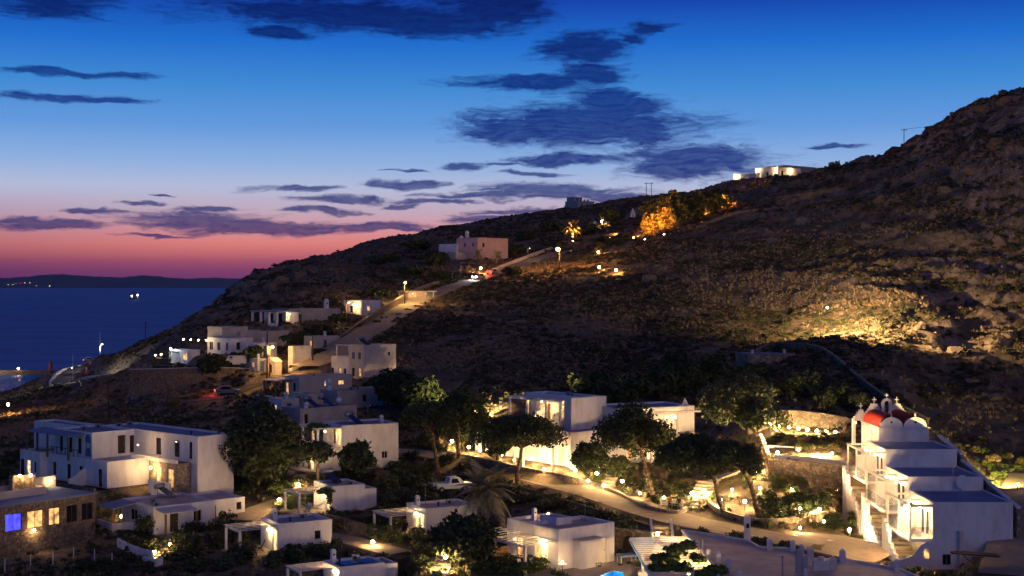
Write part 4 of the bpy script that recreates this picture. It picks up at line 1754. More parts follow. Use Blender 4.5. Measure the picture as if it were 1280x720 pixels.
h2.block(0, 0, a2, h2.rl(400), 0, t2, mat='grey_wash', roof='roof_blue', ops={'A': [('win', h2.ra(456) - 0.4, h2.ra(456) + 0.35, 0.9, 1.9), ('win', h2.ra(476) - 0.6, h2.ra(476) + 0.55, 0.8, 2.1)]})
cw = h2.lp(385, 512, 147)
h2.block(cw.x, cw.y, h2.ra(404, cw.y), cw.y + h2.rl(361, cw.x) - cw.y, 0, 2.35, mat='cream_wash', roof='roof_blue', ops={'L': [('winw', 0.5, 1.2, 0.8, 1.9), ('winw', 2.0, 2.9, 0.8, 1.9)]}, found=3)
h2.chimney(0.6, 3.0, t2, 1.6, 0.6)
h2.ac(4, 2, t2 - 0.2)
h2.vent(6, 3, t2 - 0.2)
h3 = House('house', 'flat roofed house with water tanks above the lit columned porch', 375, 534, 138, 42, 'house')
t3 = (534 - 511) * 138 / F
a3 = h3.ra(446)
h3.level(-1, -1, a3, 5, 0, 3)
h3.block(0, 0, a3, h3.rl(352), 0, t3, mat='grey_wash', roof='roof_blue', ops={'A': [('win', 0.7, 1.3, 0.4, 1.7)]})
h3.solar(3.6, 2.4, t3 - 0.2, R(20))
h3.solar(6.2, 2.6, t3 - 0.2, R(25))
h3.chimney(1.6, 1.0, t3, 0.7)
h3.ac(8.0, 2.6, t3 - 0.2)
h3.part('satellite_dish', MB().sphere((7.2, 1.2, t3 + 0.7), 0.42, 10, 6, 1.0).tube((7.2, 1.2, t3 - 0.2), (7.2, 1.2, t3 + 0.4), 0.04, 0.04, 6), 'metal_white', True)

# ---- tower house beside the road
ht = House('house', 'square two storey tower house with lit lower windows beside the road', 455, 478, 170, 44, 'house')
tt = (478 - 431.5) * 170 / F
at, bt = ht.ra(495), ht.rl(436)
ht.level(-1, -1, at, bt + 5, 0, 3)
wl = [('winw', bt * 0.22, bt * 0.22 + 0.75, 3.7, 5.0), ('winw', bt * 0.62, bt * 0.62 + 0.75, 3.7, 5.0), ('lit', bt * 0.2, bt * 0.2 + 0.7, 0.9, 2.3), ('win', bt * 0.62, bt * 0.62 + 0.7, 0.9, 2.3)]
ht.block(0, 0, at, bt, 0, tt, mat='cream_wash', ops={'L': wl, 'A': [('win', at * 0.75, at * 0.75 + 0.45, 4.3, 4.9)]}, found=3)
b4 = ht.rl(417)
ht.block(0.02, bt + 0.003, at - 0.5, b4, 0, 4.1, mat='whitewash_old', ops={'L': [('win', 0.8, 1.4, 0.9, 2.1), ('litd', 2.2, 2.9, 0.9, 2.1), ('win', 4.2, 4.9, 0.9, 2.1)]}, found=3)
for y in (bt + 0.4, b4 - 0.4):
    ht.box('pergola_post', 'wood_white', 0.3, y - 0.1, 4.0, 0.5, y + 0.1, 5.9)
ht.box('pergola_beam', 'wood_white', 0.25, bt + 0.1, 5.903, 0.55, b4 - 0.1, 6.05)
ht.solar(1.6, 2.0, tt - 0.2, R(10))
ht.lamp(at + 0.3, -0.8, 1.2, 45, WARM, 'bulb_soft', 0.1)


# ---- villas on the saddle
def villa_p1():
    h = House('villa', 'white villa with open framed veranda and lit window below the rocky crest', 346, 405, 205, 46, 'villa')
    t = (405 - 388.5) * 205 / F
    a, b = h.ra(374), h.rl(315)
    h.level(-1, -1, a + 8, b + 1, 0, 4)
    h.block(3.0, 0.3, a, b, 0, t - 0.3, roof='roof_blue', ops={'A': [('bright', h.ra(361) - 3.5, h.ra(361) - 2.5, 0.6, 2.0)], 'L': [('win', 2.0, 3.2, 0.1, 2.0), ('win', 5.0, 6.2, 0.1, 2.0)]})
    for y in (0.2, b * 0.33, b * 0.66, b):
        h.box('column', 'whitewash', -0.05, y - 0.2, -1.0, 0.35, y + 0.2, t - 0.3)
    h.box('veranda_roof', 'roof_blue', -0.3, -0.2, t - 0.297, a + 0.2, b + 0.3, t)
    h.box('veranda_wall', 'whitewash', 0.0, 0.4, -1.2, 0.25, b - 0.1, 0.15)
    x2 = h.ra(426, 3.5)
    h.block(a + 0.003, 3.5, x2, 9.0, 0, t + 0.2, roof='roof_blue', mat='grey_wash', ops={'A': [('winw', 0.6, 1.4, 0.2, 1.9), ('winw', 2.6, 3.4, 0.2, 1.9), ('lit', x2 - a - 3.6, x2 - a - 3.0, 0.6, 1.2)]})
    h.chimney(h.ra(408, 5) , 5.0, t + 0.2, 2.0, 0.8)
    h.lamp(a * 0.5, -0.6, 2.0, 40, WARM, 'bulb_soft', 0.1)
    return h


villa_p1()


def villa_p2():
    h = House('villa', 'blue roofed white villa beside the dark round tree and patio lights', 289, 441, 192, 46, 'villa')
    t = (441 - 423) * 192 / F
    a, b = h.ra(316), h.rl(259)
    h.level(-8, -2, a + 8, b + 1, 0, 4)
    h.block(0, 0, a, b, 0, t, roof='roof_blue', ops={'A': [('win', 1.2, 2.0, 0.5, 1.9)], 'L': [('winw', 1.0, 1.8, 0.3, 1.9), ('winw', 3.6, 4.6, 0.3, 1.9), ('winw', 6.0, 7.2, 0.3, 1.9)]})
    y2 = 4.0
    x2 = h.ra(362, y2)
    h.block(a + 0.003, y2, x2, y2 + 8, 0.0, t + 1.0, roof='roof_blue', mat='grey_wash', ops={'A': [('win', 1.6, 2.4, 0.5, 1.9)]})
    h.block(a - 3.4, y2 + 1.2, a + 2.5, y2 + 6, t - 0.3, t + 2.0, roof='roof_blue', mat='grey_wash', found=0)
    for i in range(7):
        h.lamp(-1.2 - 0.9 * (i % 2), b - 1.5 + i * 1.3, 2.2, 16, WARM, 'bulb', 0.13)
    return h


villa_p2()
hb = House('garage', 'small white box shaped garage beside the road', 366, 452, 180, 44, 'garage')
hb.level(-1, -1, 6, 5, 0, 3)
hb.block(0, 0, hb.ra(389), hb.rl(360), 0, 2.7, roof='roof_blue', mat='whitewash_old', ops={'A': [('doorwhite', 0.7, 2.9, 0.0, 2.1)]})
hk = House('kiosk', 'small lit gabled kiosk under the street lamp', 344, 469, 178, 40, 'kiosk')
hk.level(-1, -1, 4, 4, 0, 2)
ak, bk = hk.ra(352), hk.rl(330)
hk.block(0, 0, ak, bk, 0, 2.3, mat='cream_wash', roof_on=False, par=0.02, ops={'L': [('win', bk * 0.3, bk * 0.3 + 1.0, 0.3, 1.8)]})
hk.part('gable_roof', MB().prism([(-0.2, -0.2, 2.303), (-0.2, bk + 0.2, 2.303), (-0.2, bk / 2, 3.1)], (ak + 0.4, 0, 0)), 'roof_warm')
for nm_, lb_, (px_, py_, d_, th_, pr_, pl_, hh_), mt_ in (
        ('shed', 'small blue doored shed beside the parked van', (322, 465, 180, 44, 332, 312, 2.3), 'grey_wash'),
        ('house', 'low terraced house with blue grey roof above the white garage', (396, 438, 190, 44, 424, 380, 2.6), 'grey_wash'),
        ('house', 'small stepped house left of the tanked house', (352, 522, 145, 42, 374, 336, 2.6), 'whitewash_old'),
        ('house', 'low white annex in front of the blue roofed villa', (322, 446, 187, 46, 346, 306, 2.5), 'whitewash_old')):
    hx = House(nm_, lb_, px_, py_, d_, th_, 'house')
    hx.level(-1, -1, hx.ra(pr_), hx.rl(pl_), 0, 3)
    ax, bx_ = hx.ra(pr_), hx.rl(pl_)
    hx.block(0, 0, ax, bx_, 0, hh_, mat=mt_, roof='roof_blue', ops={'A': [('doorblue', ax * 0.3, ax * 0.3 + 0.8, 0.05, 1.95)], 'L': [('lit', bx_ * 0.4, bx_ * 0.4 + 0.7, 0.8, 1.7)]})
    hx.chimney(ax * 0.7, bx_ * 0.6, hh_, 0.8)
hp4 = House('house', 'low white house with lit terrace beside the palm at the roadside', 452, 394, 222, 46, 'house')
hp4.level(-3, -2, 8, 8, 0, 4)
hp4.block(0, 0, hp4.ra(476), hp4.rl(433), 0, 3.2, roof='roof_blue', ops={'A': [('lit', 1.6, 2.4, 0.9, 2.0)], 'L': [('bright', 0.8, 1.8, 0.2, 2.1), ('win', 3.0, 4.0, 0.5, 2.0), ('win', 5.0, 6.0, 0.5, 2.0)]})
hp4.lamp(-0.8, 1.6, 2.2, 110, AMBER, 'bulb', 0.16)
hp5 = House('shelter', 'long flat roofed shelter glowing warm beside the upper road', 508, 377, 246, 30, 'shelter')
hp5.level(-1, -1, 9, 5, 0, 3)
a5 = hp5.ra(543)
for x in (0.2, a5 * 0.33, a5 * 0.66, a5 - 0.2):
    hp5.box('post', 'wood_white', x - 0.12, 0, -1, x + 0.12, 0.24, 2.3)
hp5.box('roof', 'cream_wash', -0.5, -0.4, 2.303, a5 + 0.4, 4.2, 2.55)
hp5.box('rear_wall', 'cream_wash', -0.1, 3.9, -1.0, a5, 4.15, 2.3)
hp5.lamp(a5 * 0.3, 1.2, 1.9, 150, WARM, 'bulb_soft', 0.1)
hp5.lamp(a5 * 0.75, 1.2, 1.9, 100, WARM, 'bulb_soft', 0.1)
# patio bar at the far left
hp0 = House('patio_bar', 'open fronted patio bar with bright cool lamp on the headland', 236, 455, 190, 46, 'bar')
hp0.level(-4, -2, 8, 9, 0, 3)
hp0.block(0, 0, hp0.ra(250), hp0.rl(214), 0, 2.6, roof='roof_blue', ops={'L': [('lit', 0.6, 2.0, 0.6, 2.0), ('open', 3.0, 6.5, 0.1, 2.2)]})
hp0.box('bar_counter', 'wood', -2.5, 3.0, -0.5, -2.0, 8.0, 1.0)
hp0.lamp(-1.0, 4.5, 2.7, 60, (0.75, 0.87, 1.0), 'bulb_white', 0.2)
hp0.lamp(-1.8, 6.5, 1.6, 30, WARM, 'bulb', 0.14)
hp0.lamp(-1.8, 8.5, 1.4, 30, WARM, 'bulb', 0.12)

# ---- houses on the ridge
hq1 = House('house', 'white and pink two storey house on the ridge with chimneys', 597, 325, 300, 46, 'house')
hq1.level(-3, -3, 14, 16, 0, 6)
aq = hq1.ra(635)
hq1.block(0, 0, aq, 9, 0, 6.6, mat='pink_wash', ops={'A': [('win', 2, 2.9, 3.8, 5.0)], 'L': [('winw', 1.5, 2.5, 3.8, 5.2), ('winw', 5.0, 6.0, 3.8, 5.2)]})
hq1.block(-0.6, 9.003, 6, hq1.rl(573), 0, 4.9, ops={'L': [('winw', 2, 3, 1, 2.6), ('winw', 6, 7, 1, 2.6)]})
hq1.block(-5.0, 4.0, -0.62, 9.5, 0, 2.2, mat='grey_wash')
hq1.chimney(3, 7.5, 6.6, 2.2, 0.9)
hq1.chimney(0.5, hq1.rl(575), 4.9, 2.4, 0.9)
hq1.box('carport_roof', 'wood_dark', -7, 13, 2.3, -1.0, 26, 2.5)
for y in (13.5, 19, 25.5):
    hq1.box('post', 'wood_dark', -6.8, y, -1, -6.55, y + 0.25, 2.297)
hq2 = House('tower_house', 'grey castle like stone house on the skyline', 722, 266, 440, 40, 'house')
hq2.level(-3, -3, 12, 12, 0, 8)
aq2 = hq2.ra(743)
hq2.block(0, 0, aq2, 8, 0, 5.2, mat='grey_wash', ops={'A': [('win', 2, 3, 2, 3.6)]})
hq2.block(-0.5, 8.003, 7, hq2.rl(708), 0, 3.4, mat='grey_wash')
hq2.block(0.6, 3.0, 5.5, 7.6, 5.0, 7.0, mat='grey_wash', found=0, ops={'A': [('win', 1.5, 2.6, 0.5, 1.5)]})
for x in (0.1, 2.0, 3.9, 5.8):
    hq2.box('merlon', 'grey_wash', x, 0.05, 5.203, x + 0.8, 0.5, 5.9)
hq3 = House('villa', 'long villa strung with warm lights along the ridge below the summit', 972, 225, 352, 40, 'villa')
hq3.level(-8, -24, 24, 14, 0, 10)
aq3 = hq3.ra(1001)
hq3.block(0, 0, aq3, 10, 0, 4.6, mat='whitewash_old', ops={'A': [('win', 2, 3.2, 1.2, 3.2)], 'L': [('bright', 1.2, 2.2, 0.6, 3.0), ('win', 4, 5, 0.8, 3.0), ('bright', 7.2, 8.2, 0.6, 3.0)]})
hq3.block(-2, 10.003, 5, hq3.rl(945, -2), -1.6, 2.8, mat='whitewash_old', ops={'L': [('bright', 1.5, 2.6, 0.6, 3.0), ('win', 4.0, 5.0, 0.6, 3), ('bright', 7.0, 8.0, 0.6, 3.0)]})
hq3.block(aq3 - 3, 4, hq3.ra(1021, 4), 13, 0, 5.9, mat='grey_wash', ops={'A': [('win', 2, 4.5, 2.5, 4.8)]})
hq3.box('terrace_wall', 'stone_pale', -3, -3.2, -3.0, aq3 + 6, -2.9, 0.3)
for x, y, z, pw in ((-0.5, 0.2, 3.8, 260), (-0.5, 9.0, 3.8, 260), (aq3 * 0.55, -0.6, 3.6, 220), (-2.6, 17, 2.0, 220), (aq3 * 0.2, -1.5, 0.6, 160)):
    hq3.lamp(x, y, z, pw, WARM, 'bulb_soft', 0.16)
hq4 = House('ruin', 'low roofless stone ruin on the skyline', 562, 290, 412, 35, 'ruin')
hq4.block(0, 0, hq4.ra(579), hq4.rl(549), 0, 2.9, mat='stone', roof='roof_warm', par=0.8)
hq5 = House('chapel', 'tiny white chapel with pointed belfry lit from below on the ridge', 789, 291, 350, 35, 'chapel')
hq5.level(-5, -8, 8, 24, 0, 6)
hq5.block(0, 0, 3.2, 6.0, 0, 3.4, ops={'A': [('lit', 1.2, 2.0, 0.4, 2.2)]})
hq5.part('belfry', MB().box(0.3, 0.3, 3.4, 0.9, 0.8, 6.6).box(1.5, 0.3, 3.4, 2.1, 0.8, 6.6).prism([(0.2, 0.25, 6.603), (2.2, 0.25, 6.603), (1.2, 0.25, 8.4)], (0, 0.6, 0)), 'whitewash')
hq5.block(-2.0, 10.0, 1.0, 24, -0.5, 1.6, mat='whitewash_old', found=3)
hq5.chimney(0, 14, 1.6, 3.0, 1.0)
hq5.chimney(0, 20, 1.6, 3.0, 1.0)
hq5.lamp(-0.6, -1.2, 1.4, 160, AMBER, 'bulb_soft', 0.14)


# ---- two level hotel wing with lit loggias
def hotel_mid():
    h = House('hotel_wing', 'white two level hotel wing with brightly lit upper loggia and timber posts', 714, 577, 121, 40, 'hotel')
    z0 = h.o.z
    zt = (577 - 498) * 121 / F
    zf = (577 - 533) * 121 / F
    a, b = h.ra(758), h.rl(641)
    h.level(-4, -2, a, b + 4, 0.0, 3)
    # upper floor: solid end, deep loggia on the left face
    h.block(0, 0, a, 1.2, zf, zt, roof='roof_blue', found=zf + 2)
    h.block(2.6, 1.203, a - 0.01, b, zf - 0.003, zt - 0.01, roof='roof_blue', found=zf + 2,
            ops={'L': [('doorred', 1.4, 2.3, 0.1, 2.1), ('bright', 2.7, 3.3, 1.2, 2.0), ('doorred', 5.4, 6.3, 0.1, 2.1), ('lit', 6.7, 7.3, 1.2, 2.0), ('shutw', 9.3, 10.1, 0.2, 2.1)]})
    h.box('loggia_floor', 'terrace_floor', -1.6, 1.21, zf - 0.2, 2.597, b, zf)
    h.box('loggia_roof', 'wood_white', -0.7, 1.21, zt - 0.42, 2.597, b + 0.2, zt - 0.3)
    for y in (1.4, b * 0.36, b * 0.68, b):
        h.box('post', 'wood_white', -0.6, y - 0.12, zf, -0.36, y + 0.12, zt - 0.422)
    h.box('beam', 'wood_white', -0.68, 1.1, zt - 0.6, -0.3, b + 0.3, zt - 0.423)
    # stepped parapets between the units
    for y in (1.6, b * 0.34, b * 0.66):
        m = MB()
        for i in range(5):
            m.box(-0.3 + i * 0.55, y - 0.1, zf, 0.25 + i * 0.55 - 0.003, y + 0.1, zf + 0.5 + 0.38 * i)
        h.part('stepped_parapet', m, 'whitewash')
    h.lamp(1.2, 3.2, zt - 0.75, 120, WARM, 'bulb', 0.15)
    h.lamp(1.2, b * 0.62, zt - 0.75, 120, WARM, 'bulb', 0.15)
    # garden chairs in the loggia
    for y in (2.6, 4.6, b * 0.55, b * 0.8):
        m = MB().box(1.0, y, zf + 0.35, 1.6, y + 0.55, zf + 0.42).prism([(1.6, y, zf + 0.4), (1.6, y + 0.55, zf + 0.4), (1.9, y + 0.55, zf + 1.05), (1.9, y, zf + 1.05)], (0.05, 0, 0))
        for dx in (0.05, 0.5):
            for dy in (0.05, 0.45):
                m.box(1.0 + dx, y + dy, zf, 1.06 + dx, y + dy + 0.06, zf + 0.349)
        h.part('lounge_chair', m, 'wood')
    # lower floor
    h.block(-3.2, -3.4, 3.4, b * 0.5, 0.0, zf - 0.25, roof='roof_blue', found=2.5,
            ops={'L': [('lit', 1.2, 2.1, 0.1, 2.0), ('bright', 4.6, 5.5, 0.1, 2.0)], 'A': [('winw', 4.2, 5.0, 0.9, 1.8)]})
    h.block(3.403, -3.2, a + 2.4, -0.003, 0.0, zf - 0.1, roof='roof_blue', found=2.5, ops={'A': [('winw', 1.0, 2.0, 0.9, 1.9)]})
    h.pergola(-5.6, -3.0, -3.25, 2.2, zf - 0.8, 'y', 7, base=0)
    h.block(-2.4, b * 0.52, 2.2, b + 4.5, -0.2, zf - 0.6, roof='roof_blue', found=2.5, ops={'L': [('bright', 1.2, 2.2, 0.1, 2.0), ('bright', 5.0, 6.0, 0.1, 2.0), ('win', 7.6, 8.4, 0.1, 2.0)]})
    h.lamp(-4.2, 0.6, zf - 1.3, 60, WARM, 'bulb_soft', 0.1)
    h.lamp(-3.0, b * 0.75, zf - 1.4, 60, WARM, 'bulb', 0.12)
    h.lamp(-3.0, b + 2.6, zf - 1.6, 50, WARM, 'bulb', 0.12)
    h.vent(a * 0.5, 3.0, zt - 0.2)
    h.ac(a * 0.7, 5.0, zt - 0.2)
    return h


hmid = hotel_mid()


def hotel_behind_pine():
    h = House('hotel_wing', 'white hotel wing with flat roof half hidden behind the umbrella pine', 770, 580, 121, 24, 'hotel')
    zt = (580 - 511) * 121 / F
    a = h.ra(868)
    h.level(-4, -3, a, 8, 0, 3)
    h.block(0, 0, a, 7.0, 0, zt, roof='roof_blue', ops={'A': [('bright', 1.2, 2.2, 3.6, 5.4), ('lit', 4.0, 4.9, 3.6, 5.2), ('bright', 6.6, 7.5, 3.6, 5.4), ('lit', 1.4, 2.2, 0.3, 2.2), ('bright', 4.2, 5.2, 0.3, 2.2)]}, found=3)
    h.box('balcony_floor', 'terrace_floor', -0.2, -2.2, 3.2, a - 0.4, -0.003, 3.4)
    for x in (0.0, a * 0.33, a * 0.66):
        h.box('post', 'wood_white', x, -2.1, -1.0, x + 0.24, -1.86, zt - 0.6)
    h.box('beam', 'wood_white', -0.2, -2.2, zt - 0.597, a - 0.4, -1.8, zt - 0.35)
    h.lamp(3.0, -1.0, 5.3, 60, WARM, 'bulb', 0.13)
    h.lamp(7.6, -1.0, 5.3, 50, WARM, 'bulb', 0.13)
    h.lamp(5.6, -2.8, 2.3, 50, WARM, 'bulb_soft', 0.12)
    # stair flank with stepped wall
    m = MB()
    for i in range(8):
        m.box(-3.6 + i * 0.45, -2.6, -0.8, -3.15 + i * 0.45 - 0.003, -2.35, 0.9 + i * 0.42)
    h.part('stair_wall', m, 'whitewash')
    h.steps((-3.6, -1.6, 0), (0, -1.6, 3.2), 10, 1.3)
    h.part('roof_sign', MB().prism([(a - 1.2, 1.0, zt), (a - 0.2, 1.0, zt), (a - 0.7, 1.0, zt + 0.9)], (0, 0.08, 0)), 'metal_white')
    return h


hotel_behind_pine()


# ---- foreground house by the pool
def house_k():
    h = House('house', 'white house by the pool with two pergolas and a boxed entrance', 698, 713, 90.7, 38, 'house')
    t = (713 - 662) * 90.7 / F
    a, b = h.ra(768), h.rl(657)
    h.level(-6, -9, a + 3, b + 7, 0.0, 2)
    ud = h.ra(754)
    h.block(0, 0, a, b, 0, t, roof='roof_warm', par=0.3, pt=0.3, ops={'A': [('doorwhite', ud - 0.35, ud + 0.4, 0.1, 2.2)], 'L': [('bright', 1.5, 2.4, 0.05, 2.1), ('lit', 2.6, 3.2, 0.05, 2.1)]})
    b2 = h.rl(634, 0.6)
    h.block(0.6, b + 0.003, a - 1.0, b2, 0, t - 0.1, roof='roof_warm', par=0.3, pt=0.3, ops={'L': [('lit', 1.2, 2.0, 0.05, 2.0)]})
    h.block(a * 0.35, b - 1.6, a * 0.62, b + 0.8, t - 0.4, t + 0.35, roof='roof_warm', par=0.05, found=0)
    # boxed entrance
    x0, x1 = h.ra(714), h.ra(736)
    h.box('entrance_box', 'whitewash', x0 + 0.3, -1.0, -0.6, x1 + 0.6, -0.003, 2.5)
    h.box('entrance_roof', 'cream_wash', x0 + 0.1, -1.1, 2.503, x1 + 0.7, -0.003, 2.62)
    h.pergola(-3.6, 0.2, -0.05, b - 0.1, 2.55, 'y', 6)
    h.pergola(-3.6, b + 0.6, 0.55, b2 + 0.8, 2.5, 'y', 5)
    h.box('porch_floor', 'terrace_floor', -4.6, -0.3, -0.7, -0.003, b2, 0.03)
    for i in range(9):
        h.box('fence_board', 'wood', -4.2, b - 0.4 + 0.0, 0.06 + i * 0.2, -2.2, b - 0.34, 0.24 + i * 0.2)
    h.lamp(-0.35, 2.0, 2.2, 95, WARM, 'bulb', 0.1)
    h.lamp(-0.3, b + 1.2, 2.0, 45, WARM, 'bulb_soft', 0.09)
    h.lamp(h.ra(742), -0.6, 0.25, 70, WARM, 'bulb', 0.14)
    h.lamp(a * 0.55, b + 1.2, t + 0.25, 20, WARM, 'bulb', 0.12)
    h.chimney(a * 0.42, b + 2.2, t - 0.1, 0.9, 0.4)
    h.box('wall_plaque', 'metal_grey', h.ra(743) - 0.15, -0.03, 1.5, h.ra(743) + 0.15, -0.003, 2.0)
    return h


hk_ = house_k()


def aerial(h, x, y, z, hh=2.0):
    m = MB().tube((x, y, z - 0.2), (x, y, z + hh), 0.03, 0.025, 5)
    for i in range(4):
        m.tube((x - 0.35 + 0.04 * i, y + 0.1 * i - 0.15, z + hh - 0.1), (x + 0.35 - 0.04 * i, y + 0.1 * i - 0.15, z + hh - 0.1), 0.012, 0.012, 4)
    m.tube((x, y - 0.2, z + hh - 0.1), (x, y + 0.25, z + hh - 0.1), 0.015, 0.015, 4)
    h.part('aerial', m, 'metal_grey')


for h_, zt_, spots in ((cd, cd.t, ((2.0, 2.2), (3.6, 3.0))), (cf, cf.t, ((1.8, 2.6), (2.8, 1.4))), (cj, cj.t, ((2.6, 2.4), (4.2, 3.0))), (ce, ce.t, ((1.4, 3.2), (3.0, 3.4)))):
    h_.vent(spots[0][0], spots[0][1], zt_ - 0.25)
    h_.ac(spots[1][0], spots[1][1], zt_ - 0.25)
aerial(cd, 4.2, 3.8, cd.t)
aerial(cj, 1.6, 3.4, cj.t)
aerial(hk_, 5.2, 2.4, 3.4)
aerial(hg, 5.0, 4.0, 5.3)
aerial(h1, 7.0, 3.0, t1)
aerial(h2, 5.0, 3.5, t2)
aerial(ht, 4.0, 3.0, tt, 2.6)
hg.solar(3.0, 3.4, 5.0, R(30))
cf.solar(1.6, 3.6, cf.t - 0.2, R(20))


# ---- stepped apartment block with the chapel on top
def chapel_block():
    h = House('apartment_block', 'white apartment block stepping down the slope with lit glass balconies', 1166, 712, 90, 0, 'apartment block')
    o = h.o
    W = 7.05
    dl = 5.67 * KY
    zs = [40.6 - o.z, 41.76 - o.z, 43.4 - o.z]
    h.level(-3.0, -1, W + 1.5, 3 * dl + 8, 0.0, 2.0, 0.3)
    for k in range(3):
        y0, y1 = k * dl + (0.003 if k else 0), (k + 1) * dl
        zt = zs[k]
        zf = zt - 3.2
        ops = {'L': [('winblue', dl * 0.15, dl * 0.15 + 1.0, zf + 0.05, zf + 2.15), ('winblue', dl * 0.34, dl * 0.34 + 0.9, zf + 0.05, zf + 2.15), ('winblue', dl * 0.62, dl * 0.62 + 1.0, zf + 0.05, zf + 2.15), ('winblue', dl * 0.83, dl * 0.83 + 0.8, zf + 0.05, zf + 2.15)]}
        if k == 0:
            ops['A'] = [('winblue', 0.85, 1.6, 0.4, 1.35)]
        h.block(0, y0, W, y1, 0, zt, roof='roof_blue', par=0.12, found=3, ops=ops)
        # balcony: slab, posts, beams, glass rails, white partition
        yb0, yb1 = y0 + 0.05, y1 - 0.25
        h.box('balcony_slab', 'whitewash', -2.05, yb0, zf - 0.25, -0.003, yb1, zf)
        for y in (yb0 + 0.08, (yb0 + yb1) / 2, yb1 - 0.08):
            h.box('balcony_post', 'wood_white', -2.03, y - 0.08, zf + 0.003, -1.88, y + 0.08, zf + 2.75)
        h.box('balcony_beam', 'wood_white', -2.06, yb0, zf + 2.753, -1.86, yb1, zf + 2.93)
        for y in (yb0 + 0.02, (yb0 + yb1) / 2 - 0.08, yb1 - 0.18):
            h.box('cross_beam', 'wood_white', -1.857, y, zf + 2.76, -0.003, y + 0.16, zf + 2.93)
        MB().box(-1.98, yb0 + 0.2, zf + 0.06, -1.95, yb1 - 0.2, zf + 1.0).build('glass_rail', 'glass_rail', h.root)
        MB().box(-1.85, yb0 + 0.06, zf + 0.06, -0.05, yb0 + 0.09, zf + 1.0).build('glass_rail', 'glass_rail', h.root)
        h.box('partition', 'whitewash', -1.87, (yb0 + yb1) / 2 - 0.06, zf + 0.003, -0.003, (yb0 + yb1) / 2 + 0.06, zf + 2.2)
        for yy in (yb0 + dl * 0.25, yb0 + dl * 0.7):
            h.lamp(-0.55, yy, zf + 2.45, 75, WARM, 'bulb', 0.11)
            # folding chair and table
            m = MB().box(-1.4, yy - 0.3, zf + 0.4, -0.95, yy + 0.1, zf + 0.45).bar((-1.4, yy - 0.3, zf), (-0.95, yy - 0.3, zf + 0.9), 0.04, 0.04).bar((-1.4, yy + 0.1, zf), (-0.95, yy + 0.1, zf + 0.9), 0.04, 0.04).bar((-0.95, yy - 0.3, zf), (-1.4, yy - 0.3, zf + 0.42), 0.04, 0.04)
            h.part('folding_chair', m, 'wood')
    # under-balcony stepped stair walls
    for k in range(3):
        m = MB()
        zf = zs[k] - 3.2
        for i in range(9):
            y = k * dl + 0.2 + i * 0.78
            m.box(-2.6, y, -2.5, -2.35, y + 0.777, max(0.5, zf - 2.9 + i * 0.34 + (0.9 if i > 5 else 0)))
        h.part('stair_wall', m, 'whitewash')
        for i in range(7):
            y = k * dl + 0.5 + i * 0.9
            h.box('step', 'terrace_floor', -2.345, y, -1.5, -0.4, y + 0.9, max(0.1, zf - 3.1 + i * 0.3))
        h.lamp(-3.0, k * dl + 3.5, max(2.9, zf - 0.6), 190, WARM, 'bulb_soft', 0.12)
    # curved buttress wall with a small arch at the front
    m = MB()
    prof = [(-4.0, -2), (0, -2), (0, 2.62), (-0.55, 2.55), (-1.1, 2.2), (-1.5, 1.65), (-1.9, 1.25), (-2.5, 1.0), (-3.2, 0.85), (-3.6, 0.75), (-4.0, 0.72)]
    m.prism([(x, -0.02, z) for x, z in prof], (0, -0.25, 0))
    h.part('buttress_wall', m, 'whitewash')
    ar = [(-0.85, 1.05), (-0.42, 1.05)] + [(-0.635 + 0.215 * math.cos(R(18 * i)), 1.65 + 0.22 * math.sin(R(18 * i))) for i in range(11)]
    MB().prism([(x, -0.272, z) for x, z in ar], (0, -0.02, 0)).build('arch_glow_pane', 'lit_window', h.root)  # glowing pane stands in for the lit wall seen through the open arch
    h.lamp(-2.35, 0.3, zs[0] - 0.35, 800, WARM, 'bulb_soft', 0.12)
    # tall pipe, canopy with post, bench
    h.part('chimney_pipe', MB().box(2.25, -0.32, -0.2, 2.6, -0.003, 3.3).box(2.18, -0.4, 3.303, 2.67, -0.003, 3.45), 'whitewash_old')
    h.part('antenna', MB().tube((1.95, 0.5, zs[0] - 0.1), (1.95, 0.5, zs[0] + 3.4), 0.03, 0.02, 6), 'metal_grey')
    h.part('satellite_dish', MB().prism([(4.9 + 0.55 * math.cos(R(24 * i)), dl - 0.5, zs[0] + 0.75 + 0.65 * math.sin(R(24 * i))) for i in range(15)], (0.05, 0.06, 0)).tube((4.9, dl - 0.4, zs[0] - 0.2), (4.9, dl - 0.4, zs[0] + 0.6), 0.05, 0.05, 6), 'metal_white')
    # right hand stepped parapet down the back stairs
    for k in range(3):
        y = k * dl
        zt = zs[k]
        m = MB()
        m.prism([(W + 0.35, y, zt - 3.0), (W + 0.35, y + dl * 0.97, zt - 3.0), (W + 0.35, y + dl * 0.97, zt + 0.5), (W + 0.35, y, zt - 0.55)], (0.3, 0, 0))
        h.part('rear_parapet', m, 'stone_pale')
        m = MB()
        m.prism([(W + 0.3, y, zt - 0.548), (W + 0.3, y + dl * 0.97, zt + 0.502), (W + 0.3, y + dl * 0.97, zt + 0.66), (W + 0.3, y, zt - 0.39)], (0.4, 0, 0))
        h.part('parapet_coping', m, 'whitewash')
    return h, zs, dl, W


hn, zs_n, dl_n, W_n = chapel_block()


